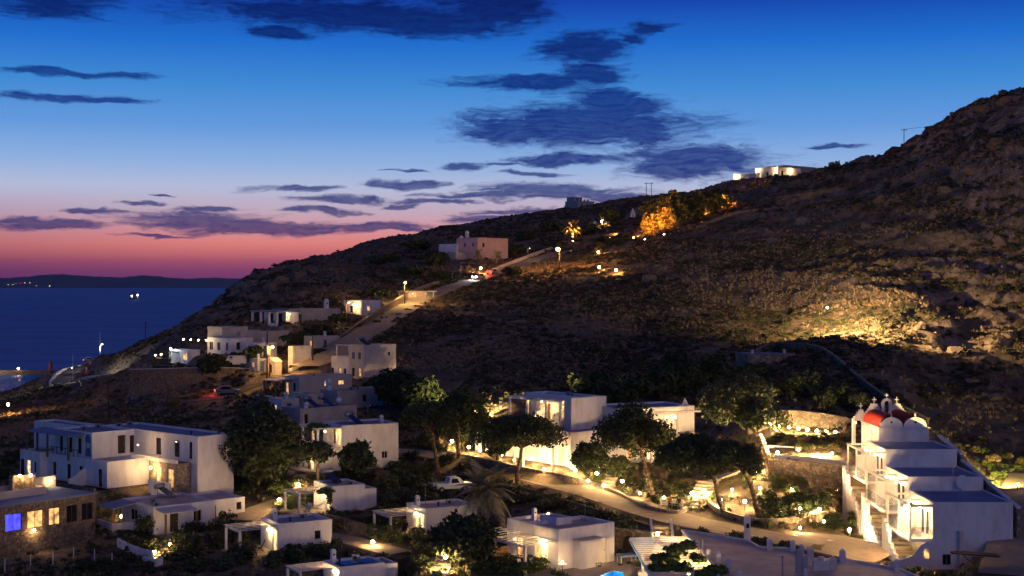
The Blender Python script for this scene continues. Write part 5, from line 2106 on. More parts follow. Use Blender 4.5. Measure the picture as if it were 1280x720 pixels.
def chapel():
    y0 = 3 * dl_n + 0.05
    x0, x1 = 1.35, 6.6
    o = hn.w(x0, y0, 0)
    h = House('chapel', 'small white chapel with two red barrel vaults, bell arch and crosses', 0, 0, 1, 0, 'chapel')
    h.o = o
    h.root.location = o
    W, L_ = x1 - x0, 7.4
    zb = zs_n[2] - 2.0
    zt = zs_n[2] + 1.25
    m = MB()
    h.block(0, 0, W, L_, zb, zt, par=0.02, found=2, roof='roof_warm', ops={'L': [('lit', 2.4, 3.1, 0.8, 2.3)]})
    # pointed hood of the side window
    h.part('window_hood', MB().prism([(-0.08, 2.25, zb + 2.3), (-0.08, 3.25, zb + 2.3), (-0.08, 2.75, zb + 2.95)], (0.077, 0, 0)), 'whitewash_old')
    h.box('cornice', 'whitewash', -0.1, -0.1, zt + 0.002, W + 0.1, L_ + 0.1, zt + 0.14)
    rv = 1.22
    for k in range(2):
        cx = 1.36 + 2.5 * k
        n = 14
        mv = MB()
        arc = [(cx + rv * math.cos(math.pi * i / n), zt + 0.14 + rv * 1.0 * math.sin(math.pi * i / n)) for i in range(n + 1)]
        for i in range(n):
            (xa, za), (xb, zb_) = arc[i], arc[i + 1]
            mv.quad((xa, 0.3, za), (xa, L_ - 0.3, za), (xb, L_ - 0.3, zb_), (xb, 0.3, zb_))
        o_ = h.part('vault', mv, 'red_dome', True)
        r2 = rv - 0.02
        g = [(cx + r2 * math.cos(math.pi * i / n), zt + 0.141 + r2 * 0.86 * math.sin(math.pi * i / n)) for i in range(n + 1)]
        gb = h.part('gable', MB().prism([(x, 0.02, z) for x, z in g], (0, 0.28, 0)), 'whitewash')
        MB().prism([(cx + 0.11 * math.cos(R(40 * i)), 0.012, zt + 0.65 + 0.11 * math.sin(R(40 * i))) for i in range(9)], (0, 0.006, 0)).build('round_window', 'glass_dark', gb)
        h.part('finial', MB().tbox(cx, 0.16, g[n // 2][1] - 0.02, g[n // 2][1] + 0.4, 0.14, 0.14, 0.8, 0.8), 'whitewash')
        # stepped gable at the rear with a cross
        ms = MB()
        for i in range(7):
            hw = rv + 0.2 - i * 0.17
            ms.box(cx - hw, L_ - 0.3, zt + 0.15 + i * 0.26, cx + hw, L_ + 0.02, zt + 0.15 + (i + 1) * 0.26 - 0.001)
        sg = h.part('stepped_gable', ms, 'whitewash')
        zc = zt + 0.15 + 1.82
        MB().box(cx - 0.05, L_ - 0.19, zc - 0.05, cx + 0.05, L_ - 0.09, zc + 0.75).box(cx - 0.24, L_ - 0.185, zc + 0.38, cx - 0.052, L_ - 0.095, zc + 0.5).box(cx + 0.052, L_ - 0.185, zc + 0.38, cx + 0.24, L_ - 0.095, zc + 0.5).build('cross', 'whitewash', sg)
    # bell arch between the vaults at the rear
    cx = W * 0.5
    mb = MB()
    zb0, r_o, r_i = zt + 0.3, 0.55, 0.28
    zh = zb0 + 1.75
    pts = [(cx - r_o, zb0), (cx - r_i, zb0), (cx - r_i, zh)] + [(cx - r_i * math.cos(math.pi * i / 8), zh + r_i * math.sin(math.pi * i / 8)) for i in range(1, 8)] + [(cx + r_i, zh), (cx + r_i, zb0), (cx + r_o, zb0), (cx + r_o, zh)]
    pts += [(cx + r_o * math.cos(math.pi * i / 10), zh + r_o * math.sin(math.pi * i / 10)) for i in range(1, 10)] + [(cx - r_o, zh)]
    mb.prism([(x, L_ - 0.75, z) for x, z in pts], (0, 0.4, 0))
    h.part('bell_arch', mb, 'whitewash')
    h.part('bell', MB().tbox(cx, L_ - 0.55, zh - 0.55, zh - 0.2, 0.34, 0.3, 0.5, 0.5).tube((cx, L_ - 0.55, zh - 0.2), (cx, L_ - 0.55, zh + 0.27), 0.02, 0.02, 5), 'metal_dark')
    zc = zh + r_o
    h.part('arch_cross', MB().box(cx - 0.05, L_ - 0.6, zc - 0.05, cx + 0.05, L_ - 0.5, zc + 0.55).box(cx - 0.2, L_ - 0.595, zc + 0.28, cx - 0.052, L_ - 0.505, zc + 0.38).box(cx + 0.052, L_ - 0.595, zc + 0.28, cx + 0.2, L_ - 0.505, zc + 0.38), 'whitewash')
    h.lamp(-1.6, 3.4, zt + 0.3, 150, WARM, 'bulb_soft', 0.1)
    h.lamp(-0.6, -0.4, zt + 0.0, 26, WARM, 'bulb_soft', 0.08)
    return h


chapel()

# ---- gate arch left of the chapel
hgate = House('gate_arch', 'white stepped gate pediment with cross beside the chapel', 1066, 548, 116, 10, 'gate')
hgate.box('gate_post', 'whitewash', 0, 0, -1, 0.35, 0.35, 2.0)
hgate.box('gate_post', 'whitewash', 1.7, 0, -1, 2.05, 0.35, 2.0)
mg = MB()
for i in range(5):
    mg.box(0.0 + i * 0.2, 0.02, 2.003 + i * 0.25, 2.05 - i * 0.2, 0.33, 2.25 + i * 0.25)
hgate.part('pediment', mg, 'whitewash')
hgate.part('cross', MB().box(0.98, 0.12, 3.25, 1.08, 0.22, 3.95).box(0.82, 0.125, 3.6, 0.977, 0.215, 3.7).box(1.083, 0.125, 3.6, 1.24, 0.215, 3.7), 'whitewash')

# ---- canopy with bench in front of the block
hc = House('canopy', 'dark timber canopy on a single post before the blank white wall', 1217, 735, 86, 0, 'canopy')
hc.box('post', 'wood', -0.12, -0.12, -1.5, 0.12, 0.12, 2.6)
hc.part('roof_beam', MB().bar((-1.9, 0, 2.95), (2.1, 0, 2.65), 0.5, 0.12), 'wood_dark')
hc.part('roof_boards', MB().bar((-1.9, 0.05, 3.05), (2.1, 0.05, 2.75), 1.3, 0.05), 'wood_dark')
hc.part('brace', MB().bar((0, 0, 1.9), (-0.9, 0, 2.82), 0.08, 0.08), 'wood')
hc.part('brace', MB().bar((0, 0, 1.9), (0.9, 0, 2.7), 0.08, 0.08), 'wood')
hbn = empty('garden_bench', hn.w(3.4, -1.2, 0.0), 0, 'slatted wooden garden bench against the blank white wall', 'bench')
for i in range(3):
    MB().box(0, i * 0.16, 0.42, 2.0, i * 0.16 + 0.13, 0.46).build('seat_slat', 'wood', hbn)
for i in range(3):
    MB().box(0, 0.5, 0.55 + i * 0.17, 2.0, 0.54, 0.68 + i * 0.17).build('back_slat', 'wood', hbn)
for x in (0.05, 1.85):
    MB().box(x, 0.0, -0.3, x + 0.1, 0.08, 0.417).build('leg', 'wood', hbn)
    MB().box(x, 0.42, -0.3, x + 0.1, 0.497, 1.05).build('leg', 'wood', hbn)


# ---- big flat roof terrace in the foreground
def roof_terrace():
    zroof = 36.65

    def rp(px, py):
        d = (CZ - zroof) * F / (py - HY)
        v = P(px, py, d)
        return (v.x, v.y)
    out = [rp(853, 664), rp(935, 677), rp(948, 685), rp(985, 687), rp(1015, 700), rp(1066, 702), rp(1125, 713), rp(1150, 724), rp(1172, 745), rp(1180, 790), rp(905, 790), rp(905, 735), rp(886, 700)]
    r = empty('roof_terrace_building', (0, 0, 0), 0, 'building with wide cracked flat roof terrace edged by little pillars', 'building')
    MB().prism([(x, y, zroof - 0.25) for x, y in out], (0, 0, 0.25)).build('roof', 'roof_warm', r)
    MB().prism([(x, y, 31.0) for x, y in [(0.995 * x + 0.005 * 14, y) for x, y in out]], (0, 0, zroof - 0.253 - 31.0)).build('wall', 'whitewash', r)
    # low kerb all along
    n = len(out)
    for i in range(n):
        a, b = out[i], out[(i + 1) % n]
        MB().bar((a[0], a[1], zroof + 0.09), (b[0], b[1], zroof + 0.09), 0.22, 0.19).build('kerb', 'whitewash', r)
    pil = [(934, 676, 0.55, 2.2), (962, 688, 0.45, 0.95), (991, 690, 0.45, 0.95), (1002, 695, 0.4, 0.9), (1013, 702, 0.5, 1.1), (1053, 703, 0.45, 1.0), (1121, 714, 0.4, 0.9), (886, 699, 0.45, 0.9), (898, 703, 0.4, 0.9), (911, 715, 0.45, 1.1), (877, 690, 0.3, 1.0), (925, 731, 0.45, 1.0), (1007, 724, 0.35, 0.7)]
    for k, (px, py, w, hh) in enumerate(pil):
        x, y = rp(px, py)
        m = MB().tbox(x, y, zroof - 0.2, zroof + hh, w, w, 0.92, 0.92)
        m.tbox(x, y, zroof + hh, zroof + hh + 0.18, w * 0.92, w * 0.92, 0.35, 0.35)
        m.build('pillar', 'whitewash_old', r)
    x, y = rp(934, 676)
    MB().box(x - 0.14, y - 0.3, zroof + 1.2, x + 0.14, y - 0.277, zroof + 1.6).build('smoke_hole', 'cable', r)
    # clustered chimneys and vents
    x, y = rp(1002, 716)
    m = MB().box(x - 0.45, y - 0.25, zroof - 0.1, x - 0.02, y + 0.25, zroof + 1.7).box(x + 0.02, y - 0.25, zroof - 0.1, x + 0.45, y + 0.25, zroof + 1.3).tbox(x - 0.235, y, zroof + 1.7, zroof + 1.95, 0.43, 0.5, 0.3, 0.3)
    m.build('chimney', 'grey_wash', r)
    x, y = rp(1028, 712)
    MB().box(x - 0.75, y - 0.35, zroof - 0.1, x + 0.55, y + 0.35, zroof + 0.75).tube((x - 0.1, y, zroof + 0.75), (x - 0.1, y, zroof + 1.05), 0.25, 0.25, 8).build('chimney', 'whitewash_old', r)
    x, y = rp(1041, 712)
    MB().tbox(x, y, zroof - 0.1, zroof + 0.85, 0.5, 0.5, 0.9, 0.9).tube((x, y, zroof + 0.85), (x, y, zroof + 1.15), 0.26, 0.1, 8).build('chimney', 'whitewash_old', r)
    x, y = rp(995, 712)
    MB().prism([(x + 0.12 * math.cos(R(24 * i)), y + 0.35 * math.cos(R(24 * i)), zroof + 1.15 + 0.45 * math.sin(R(24 * i))) for i in range(15)], (0.06, -0.03, 0.02)).build('satellite_dish', 'metal_grey', r)
    for px, py, hh in ((978, 724, 1.7), (876, 692, 1.2)):
        x, y = rp(px, py)
        MB().tube((x, y, zroof - 0.1), (x, y, zroof + hh), 0.07, 0.07, 8).tube((x, y, zroof + hh), (x, y, zroof + hh + 0.12), 0.12, 0.1, 8).build('vent_pipe', 'metal_grey', r)
    return zroof


ZROOF = roof_terrace()


# ---- vine covered pergola over the pool bar
def pool_pergola():
    z = 36.7

    def rp(px, py):
        d = (CZ - z) * F / (py - HY)
        v = P(px, py, d)
        return v
    r = empty('pergola', (0, 0, 0), 0, 'white slatted pergola grown with vine and lit from beneath, by the roof terrace', 'pergola')
    A, B, C_, D = rp(787, 673), rp(862, 671), rp(905, 722), rp(815, 722)
    for i in range(20):
        t = i / 19
        p, q = A.lerp(D, t), B.lerp(C_, t)
        MB().bar(p, q, 0.12, 0.12).build('slat', 'wood_white', r)
    for a, b in ((A, D), (B, C_), (A.lerp(B, 0.5), D.lerp(C_, 0.5))):
        MB().bar(a - Vector((0, 0, 0.15)), b - Vector((0, 0, 0.15)), 0.14, 0.17).build('beam', 'wood_white', r)
    for p in (rp(803, 688), rp(812, 720), B.lerp(C_, 0.35), B.lerp(C_, 0.85)):
        MB().tube((p.x, p.y, 33.2), (p.x, p.y, z - 0.24), 0.13, 0.12, 8).build('post', 'wood_white', r)
        MB().tbox(p.x, p.y, 33.2, 34.9, 0.9, 0.9, 0.92, 0.92).build('post_footing', 'whitewash', r)
    for t, s, pw in ((0.45, 0.55, 110), (0.8, 0.6, 130), (0.75, 0.9, 80), (0.12, 0.75, 60)):
        p = A.lerp(B, s).lerp(D.lerp(C_, s), t)
        MB().sphere((p.x, p.y, z - 0.5), 0.13, 8, 6).build('hanging_bulb', 'bulb', r, True)
        MB().tube((p.x, p.y, z - 0.37), (p.x, p.y, z - 0.07), 0.012, 0.012, 5).build('bulb_cord', 'cable', r)
        point_light('bulb_light', (p.x, p.y, z - 0.55), pw, WARM, 0.14, r)
    cl = [(p.x, p.y, z + dz, rx, ry, 0.28) for (px, py, rx, ry, dz) in ((832, 702, 1.2, 2.2, 0.2), (845, 690, 0.9, 2.0, 0.15), (860, 684, 0.8, 1.6, 0.15), (872, 700, 0.6, 1.6, 0.1), (895, 716, 1.0, 1.4, 0.2), (822, 712, 0.8, 1.4, 0.1), (850, 712, 1.3, 1.2, 0.2), (880, 722, 0.8, 1.2, 0.2)) for p in [rp(px, py)]]
    vine('grape_vine', 'green vine spreading over the white pergola slats', (0, 0, 0), cl, 2200, 0.3, 'leaf_green')
    return z


pool_pergola()
# ------------------------------------------------------------------ walls, kerbs, terraces, steps
def gps(pts):
    return [gp(x, y) for x, y in pts]


wall_line('garden_kerb', 'low stone kerb wall along the uphill side of the garden path', gps([(560, 568), (600, 576), (650, 587), (700, 597), (740, 607), (775, 620), (798, 632), (825, 640), (846, 643), (858, 638)]), 0.42, 0.4, 'stone_pale', 'kerb wall')
wall_line('planter_wall', 'curved stone planter wall round the garden bed beside the bright steps', gps([(884, 626), (890, 634), (905, 643), (935, 652), (965, 654), (995, 650), (1020, 642)]), 0.45, 0.4, 'stone_pale', 'planter wall')
wall_line('garden_kerb', 'low dark stone kerb along the downhill side of the garden path', gps([(560, 590), (610, 600), (660, 613), (710, 628), (760, 643), (800, 655), (815, 660)]), 0.22, 0.35, 'stone', 'kerb wall')
wall_line('planter_wall', 'rounded stone planter wall on the paved court', gps([(1012, 652), (1030, 646), (1050, 648), (1066, 652), (1070, 658)]), 0.5, 0.35, 'stone_pale', 'planter wall')
wall_line('terrace_wall', 'long stone terrace wall below the string of bulbs', [P(952, 573, 111.4), P(985, 575, 111.3), P(1020, 578, 111.2), P(1062, 583, 111.0)], 0.0, 0.5, 'stone_pale', 'terrace wall', below=2.6)
wall_line('terrace_wall', 'upper stone terrace wall behind the string of bulbs', [P(935, 512, 123.2), P(970, 512, 123.2), P(1010, 514, 123.2), P(1050, 520, 123.2), P(1086, 530, 123.2)], 0.0, 0.6, 'stone_pale', 'terrace wall', below=3.0)
wall_line('low_wall', 'low whitewashed wall across the garden terrace under the bulbs', [P(960, 556, 116.4), P(1005, 560, 116.2), P(1058, 567, 115.6)], 0.0, 0.35, 'whitewash', 'low wall', below=1.0)
wall_line('low_wall', 'white kerb wall in front of the terrace lamps', [P(968, 568, 113.6), P(1010, 571, 113.5), P(1058, 577, 113.2)], 0.0, 0.3, 'whitewash', 'low wall', below=0.8)
wall_line('hill_wall', 'long stone wall with pale coping climbing the hill behind the chapel', gps([(936, 449), (962, 436), (1000, 436), (1026, 441), (1046, 454), (1076, 480), (1112, 506), (1160, 532)]), 0.8, 0.34, 'stone', 'wall', top='stone_pale', below=1.6)
wall_line('hill_wall', 'stone retaining wall along the upper road', gps([(398, 448), (428, 424), (458, 404), (490, 385), (522, 367), (548, 356)]), [0.6, 0.8, 1.1, 1.4, 1.4, 1.0], 0.5, 'stone', 'wall', top='stone_pale')
wall_line('terrace_wall', 'stone terrace wall below the villas with pale top', [P(163, 462, 183), P(200, 461, 183), P(240, 460, 183), P(290, 460, 183), P(330, 462, 183)], 0.0, 0.5, 'stone', 'terrace wall', top='whitewash_old', below=4.5)
wall_line('road_parapet', 'pale lit parapet along the upper road below the big lamp', gps([(612, 341), (640, 330), (672, 318), (690, 312)]), 0.9, 0.4, 'cream_wash', 'parapet')
wall_line('guard_wall', 'low guard wall round the coast road bend', [on(138, 276), on(106, 279), on(77, 294), on(62, 324), on(78, 351), on(110, 361), on(142, 355)], 0.7, 0.5, 'whitewash_old', 'guard wall')
wall_line('low_wall', 'curved white garden wall below the cottage with blue canopy', gps([(148, 683), (160, 690), (175, 696), (190, 700)]), 0.8, 0.3, 'whitewash', 'garden wall')
wall_line('low_wall', 'white garden wall end with lit corner near the lane', gps([(180, 705), (192, 708), (203, 706)]), 0.7, 0.3, 'whitewash', 'garden wall')
wall_line('garden_wall', 'dark stone garden wall between the lane and the hedge', gps([(408, 655), (430, 660), (455, 668), (470, 674)]), 1.0, 0.4, 'stone', 'garden wall')
wall_line('lane_wall', 'low stone wall beside the path to the pergola cottage', gps([(306, 660), (330, 655), (352, 648)]), 0.5, 0.35, 'stone_pale', 'garden wall')
wall_line('field_wall', 'dry stone field wall crossing the upper slope', gps([(700, 300), (760, 296), (820, 288), (880, 272), (905, 262)]), 0.9, 0.5, 'stone', 'field wall')
wall_line('field_wall', 'dry stone field wall below the ridge villa', gps([(905, 258), (950, 252), (1000, 246), (1040, 240)]), 0.8, 0.5, 'stone', 'field wall')
wall_line('field_wall', 'lower dry stone field wall below the ridge villa', gps([(880, 282), (920, 268), (980, 262), (1010, 258)]), 0.8, 0.5, 'stone', 'field wall')

# flat cistern behind the hill wall
hcis = House('cistern', 'flat concrete cistern roof behind the hill wall', 962, 448, 150, 12, 'cistern')
hcis.block(-3.4, 0, 4.0, 5, -0.4, 0.7, mat='stone_pale', roof='roof_blue', par=0.06)
hcis.box('vent_stub', 'whitewash_old', -2.6, 0.5, 0.5, -2.3, 0.8, 1.3)
hcis.box('vent_stub', 'whitewash_old', 2.4, 0.5, 0.5, 2.7, 0.8, 1.3)


def garden_steps(label, p0, p1, n, w, mat='terrace_floor', flank=None):
    r = empty('garden_steps', p0, math.atan2(p1.y - p0.y, p1.x - p0.x), label, 'steps')
    L_ = math.hypot(p1.x - p0.x, p1.y - p0.y)
    dz = p1.z - p0.z
    for i in range(n):
        z = dz * (i + 1) / n
        MB().box(L_ * i / n, -w / 2, z - dz / n - 0.4, L_ * (i + 1) / n + 0.02, w / 2, z).build('step', mat, r)
    if flank:
        for s in (-1, 1):
            MB().prism([(0, s * (w / 2 + 0.12), -0.5), (L_, s * (w / 2 + 0.12), dz - 0.5), (L_, s * (w / 2 + 0.12), dz + flank), (0, s * (w / 2 + 0.12), flank)], (0, 0.2 if s > 0 else -0.2, 0)).build('flank_wall', 'whitewash', r)
    return r


garden_steps('bright steps rising from the garden path beside the bench', gp(866, 637), gp(886, 604) + Vector((0, 0, 0.3)), 9, 2.2)
st0 = P(832, 681, 92.5)
st0.z = 34.3
st1 = P(826, 656, 99.5)
st1.z = 36.3
garden_steps('white walled steps from the pool terrace up to the garden path', st0, st1, 9, 1.5, flank=0.7)
garden_steps('lit stone steps among hedges by the foreground lamp', gp(548, 717), gp(560, 694) + Vector((0, 0, 0.6)), 6, 1.6)
garden_steps('narrow steps up to the house with columned porch', gp(366, 612), gp(378, 594) + Vector((0, 0, 0.5)), 7, 1.3)
garden_steps('wooden edged steps beside the planter of the apartment block', gp(1052, 664), gp(1066, 640) + Vector((0, 0, 0.4)), 6, 1.6)
garden_steps('dark stone steps from the path to the hotel wing', gp(700, 598), gp(712, 580) + Vector((0, 0, 0.4)), 6, 1.6)
garden_steps('dark stone steps by the stair flank of the hidden hotel wing', gp(756, 612), gp(768, 592) + Vector((0, 0, 0.4)), 6, 1.6)

# sloping pale ramp above the bright steps
ramp_line = smooth_line([gp(888, 602), gp(905, 595), gp(925, 587), gp(945, 579)], 5)
tag(strip_mesh('garden_ramp', [p + Vector((0, 0, 0.1)) for p in ramp_line], 1.8, 'terrace_floor', 0.0, 0.6).build('garden_ramp', 'terrace_floor'), kind='structure')


def arch_wall():
    a, b = P(764, 690, 97.2), P(812, 690, 95.6)
    z0, z1 = 33.9, 36.5
    r = empty('retaining_wall', (a.x, a.y, 0), math.atan2(b.y - a.y, b.x - a.x), 'stone retaining wall with a dark arched niche behind the pool terrace', 'retaining wall')
    L_ = math.hypot(b.x - a.x, b.y - a.y)
    cx, rr = L_ * 0.46, 0.85
    arc = [(cx - rr * math.cos(math.pi * i / 10), z0 + 1.3 + rr * math.sin(math.pi * i / 10)) for i in range(11)]
    pts = [(0, z0), (cx - rr, z0)] + arc + [(cx + rr, z0), (L_, z0), (L_, z1), (0, z1)]
    MB().prism([(x, 0, z) for x, z in pts], (0, 0.45, 0)).build('wall_body', 'stone', r)
    MB().box(cx - rr - 0.2, 0.6, z0 - 0.5, cx + rr + 0.2, 0.8, z1 - 0.1).build('niche_back', 'wood_dark', r)
    MB().box(-0.1, -0.06, z1 + 0.002, L_ + 0.1, 0.55, z1 + 0.12).build('coping', 'stone_pale', r)


arch_wall()


# ------------------------------------------------------------------ pool and its furniture
ZP = hk_.o.z


def pool():
    m = bpy.data.materials.new('pool_water')
    m.use_nodes = True
    nt = m.node_tree
    nt.nodes.clear()
    out = nt.nodes.new('ShaderNodeOutputMaterial')
    mx = nt.nodes.new('ShaderNodeMixShader')
    tr = nt.nodes.new('ShaderNodeBsdfTransparent')
    tr.inputs[0].default_value = (0.55, 0.85, 1, 1)
    gl = nt.nodes.new('ShaderNodeBsdfGlossy')
    gl.inputs['Roughness'].default_value = 0.05
    gl.inputs['Color'].default_value = (0.6, 0.7, 0.8, 1)
    mx.inputs[0].default_value = 0.12
    nt.links.new(tr.outputs[0], mx.inputs[1])
    nt.links.new(gl.outputs[0], mx.inputs[2])
    nt.links.new(mx.outputs[0], out.inputs[0])
    MATS['pool_water'] = m
    pm('pool_tile', (0.03, 0.28, 0.55), 0.5, (0.02, 0.22, 0.48), 3.0)

    def q(px, py):
        d = (CZ - ZP - 0.05) * F / (py - HY)
        return P(px, py, d)
    pts = [q(722, 730), q(766, 712.5), q(783, 716), q(786, 735)]
    c = sum(pts, Vector()) / 4
    r = empty('swimming_pool', (0, 0, 0), 0, 'glowing blue swimming pool before the white house', 'swimming pool')
    MB().prism([(p.x, p.y, ZP - 1.3) for p in pts], (0, 0, 0.1)).build('pool_floor', 'pool_tile', r)
    for i in range(4):
        a, b = pts[i], pts[(i + 1) % 4]
        MB().quad((a.x, a.y, ZP - 1.3), (b.x, b.y, ZP - 1.3), (b.x, b.y, ZP + 0.08), (a.x, a.y, ZP + 0.08)).build('pool_side', 'pool_tile', r)
        n = Vector((b.y - a.y, a.x - b.x, 0)).normalized() * 0.3
        MB().prism([(a.x, a.y, ZP + 0.06), (b.x, b.y, ZP + 0.06), (b.x + n.x, b.y + n.y, ZP + 0.06), (a.x + n.x, a.y + n.y, ZP + 0.06)], (0, 0, 0.06)).build('pool_edge', 'terrace_floor', r)
    MB().poly([(p.x, p.y, ZP - 0.03) for p in pts]).build('pool_water', 'pool_water', r)
    for t in (0.25, 0.7):
        p = pts[0].lerp(pts[1], t).lerp(c, 0.45)
        MB().sphere((p.x, p.y, ZP - 0.9), 0.1, 8, 6).build('pool_lamp', 'bulb_white', r)
        point_light('pool_light', (p.x, p.y, ZP - 0.65), 22, (0.3, 0.75, 1.0), 0.1, r)
    pad_rect((c.x, c.y), 0, -2.2, -4.5, 2.2, 3.5, ZP - 1.6, 0.8, 0.2)
    # terrace paving round the pool
    t = [q(668, 716), q(700, 706), q(760, 696), q(800, 690), q(808, 704), q(815, 712), q(812, 735), q(786, 735.2), q(783.2, 716), q(766, 712.3), q(721, 730.3), q(660, 735)]
    tag(MB().prism([(p.x, p.y, ZP - 0.55) for p in t], (0, 0, 0.58)).build('pool_terrace', 'terrace_floor'), kind='structure')


pool()


def sun_lounger(p, rz, label, mat='wood', group='loungers on the pool terrace'):
    r = empty('sun_lounger', p, rz, label, 'sun lounger', group)
    for i in range(5):
        MB().box(0.24 * i, -0.32, 0.3, 0.24 * i + 0.2, 0.32, 0.34).build('seat_slat', mat, r)
    MB().prism([(1.2, -0.32, 0.32), (1.2, 0.32, 0.32), (1.75, 0.32, 0.8), (1.75, -0.32, 0.8)], (0, 0, 0.05)).build('backrest', mat, r)
    for x in (0.05, 1.3):
        for y in (-0.28, 0.24):
            MB().box(x, y, 0, x + 0.06, y + 0.05, 0.298).build('leg', mat, r)
    return r


def on_pool(px, py, dz=0.03):
    d = (CZ - ZP) * F / (py - HY)
    p = P(px, py, d)
    p.z = ZP + dz
    return p


sun_lounger(on_pool(749, 709), R(120), 'timber sun lounger beside the lamp at the white house wall')
sun_lounger(on_pool(796, 716), R(15), 'timber sun lounger under the slatted pergola')
sun_lounger(on_pool(800, 712), R(12), 'timber sun lounger under the slatted pergola')


def deck_chair(p, rz, label, mat='canvas', group=None):
    r = empty('deck_chair', p, rz, label, 'chair', group)
    MB().prism([(0, -0.3, 0.3), (0, 0.3, 0.3), (0.55, 0.3, 0.36), (0.55, -0.3, 0.36)], (0, 0, 0.05)).build('seat', mat, r)
    MB().prism([(0.0, -0.3, 0.36), (0.0, 0.3, 0.36), (-0.35, 0.3, 1.05), (-0.35, -0.3, 1.05)], (0.05, 0, 0.02)).build('backrest', mat, r)
    for y in (-0.3, 0.26):
        MB().bar((0.5, y, 0), (-0.1, y, 0.6), 0.04, 0.04).build('leg', 'wood', r)
        MB().bar((-0.2, y, 0), (0.4, y, 0.38), 0.04, 0.04).build('leg', 'wood', r)
    return r


deck_chair(hk_.w(-2.9, 1.6, 0.04), R(-30), 'pale deck chair set close against the timber screen', group='deck chairs by the timber screen')
deck_chair(hk_.w(-1.8, 1.2, 0.04), R(-30), 'pale deck chair between the timber screen and the lit door', group='deck chairs by the timber screen')
deck_chair(cf.w(-2.4, 0.6, 0.04), R(-120), 'pale folding chair on the porch behind the garden steps')
deck_chair(cj.w(-2.2, 0.4, 0.04), R(-120), 'dark chair on the porch behind the palm', 'wood_dark')


def cafe_table(p, label, mat='wood', rad=0.42, cloth=False):
    r = empty('table', p, 0.3, label, 'table')
    MB().tube((0, 0, 0.7), (0, 0, 0.74), rad, rad, 14).build('table_top', mat, r)
    MB().tube((0, 0, 0), (0, 0, 0.7), 0.04, 0.04, 7).build('stem', 'metal_dark', r)
    MB().tube((0, 0, 0.0), (0, 0, 0.04), 0.24, 0.2, 10).build('foot', 'metal_dark', r)
    return r


cafe_table(on_pool(703, 716), 'round cafe table with glowing lantern before the white house', 'wood_white')
lt = empty('lantern', on_pool(703, 716, 0.03) + Vector((0, 0, 0.742)), 0, 'glowing lantern on the round cafe table', 'lantern')
MB().box(-0.09, -0.09, 0, 0.09, 0.09, 0.03).box(-0.1, -0.1, 0.3, 0.1, 0.1, 0.34).build('frame', 'metal_dark', lt)
MB().tube((0, 0, 0.031), (0, 0, 0.299), 0.07, 0.07, 8).build('glass', 'bulb', lt)
point_light('lantern_light', (0, 0, 0.18), 35, WARM, 0.08, lt)
cafe_table(cd.w(-1.8, 1.2, 0.04), 'small round table under the pergola left of the lane', 'wood_dark')
deck_chair(cd.w(-2.6, 1.0, 0.04), R(10), 'dark chair by the small table, its back to the pergola posts', 'wood_dark', 'porch chairs left of the lane')
deck_chair(cd.w(-1.0, 1.7, 0.04), R(190), 'dark chair by the small table, its back to the lit door', 'wood_dark', 'porch chairs left of the lane')


def hammock():
    a, b = cf.w(-3.2, 0.5, 1.3), cf.w(-0.4, 0.4, 1.3)
    m = MB()
    rows = []
    for i in range(13):
        t = i / 12
        c = a.lerp(b, t) - Vector((0, 0, 0.7 * math.sin(math.pi * t)))
        w = 0.38 * math.sin(math.pi * min(max(t, 0.04), 0.96))
        n = Vector((-(b.y - a.y), b.x - a.x, 0)).normalized()
        rows.append(len(m.v))
        m.v += [tuple(c - n * w + Vector((0, 0, 0.1))), tuple(c), tuple(c + n * w + Vector((0, 0, 0.1))), tuple(c + n * w + Vector((0, 0, 0.08))), tuple(c - Vector((0, 0, 0.02))), tuple(c - n * w + Vector((0, 0, 0.08)))]
    for i in range(12):
        for k in range(6):
            m.f.append((rows[i] + k, rows[i] + (k + 1) % 6, rows[i + 1] + (k + 1) % 6, rows[i + 1] + k))
    tag(m.build('hammock', 'canvas'), 'pale hammock slung under the short pergola', 'hammock')


hammock()
pt = empty('covered_table', on_pool(783, 704), 0.3, 'table with blue and white cloth on the pool terrace by the arch', 'table')
MB().tbox(0, 0, 0.62, 0.78, 1.6, 1.2, 0.97, 0.97).build('cloth', 'canopy_blue', pt)
for x in (-0.7, 0.7):
    for y in (-0.5, 0.5):
        MB().box(x - 0.04, y - 0.04, 0, x + 0.04, y + 0.04, 0.618).build('leg', 'wood_white', pt)


# ------------------------------------------------------------------ people on the bench
def bench_white():
    p = gp(838, 637)
    r = empty('park_bench', p + Vector((0, 0, 0.02)), R(-24), 'white slatted park bench beside the garden path', 'bench')
    for i in range(3):
        MB().box(-1.3, -0.05 + i * 0.16, 0.42, 1.3, 0.08 + i * 0.16, 0.46).build('seat_slat', 'wood_white', r)
        MB().box(-1.3, 0.5, 0.55 + i * 0.16, 1.3, 0.54, 0.67 + i * 0.16).build('back_slat', 'wood_white', r)
    for x in (-1.2, 0.0, 1.1):
        MB().box(x, -0.02, -0.2, x + 0.08, 0.06, 0.417).build('leg', 'wood_white', r)
        MB().box(x, 0.42, -0.2, x + 0.08, 0.497, 1.05).build('leg', 'wood_white', r)
    return r


bench = bench_white()


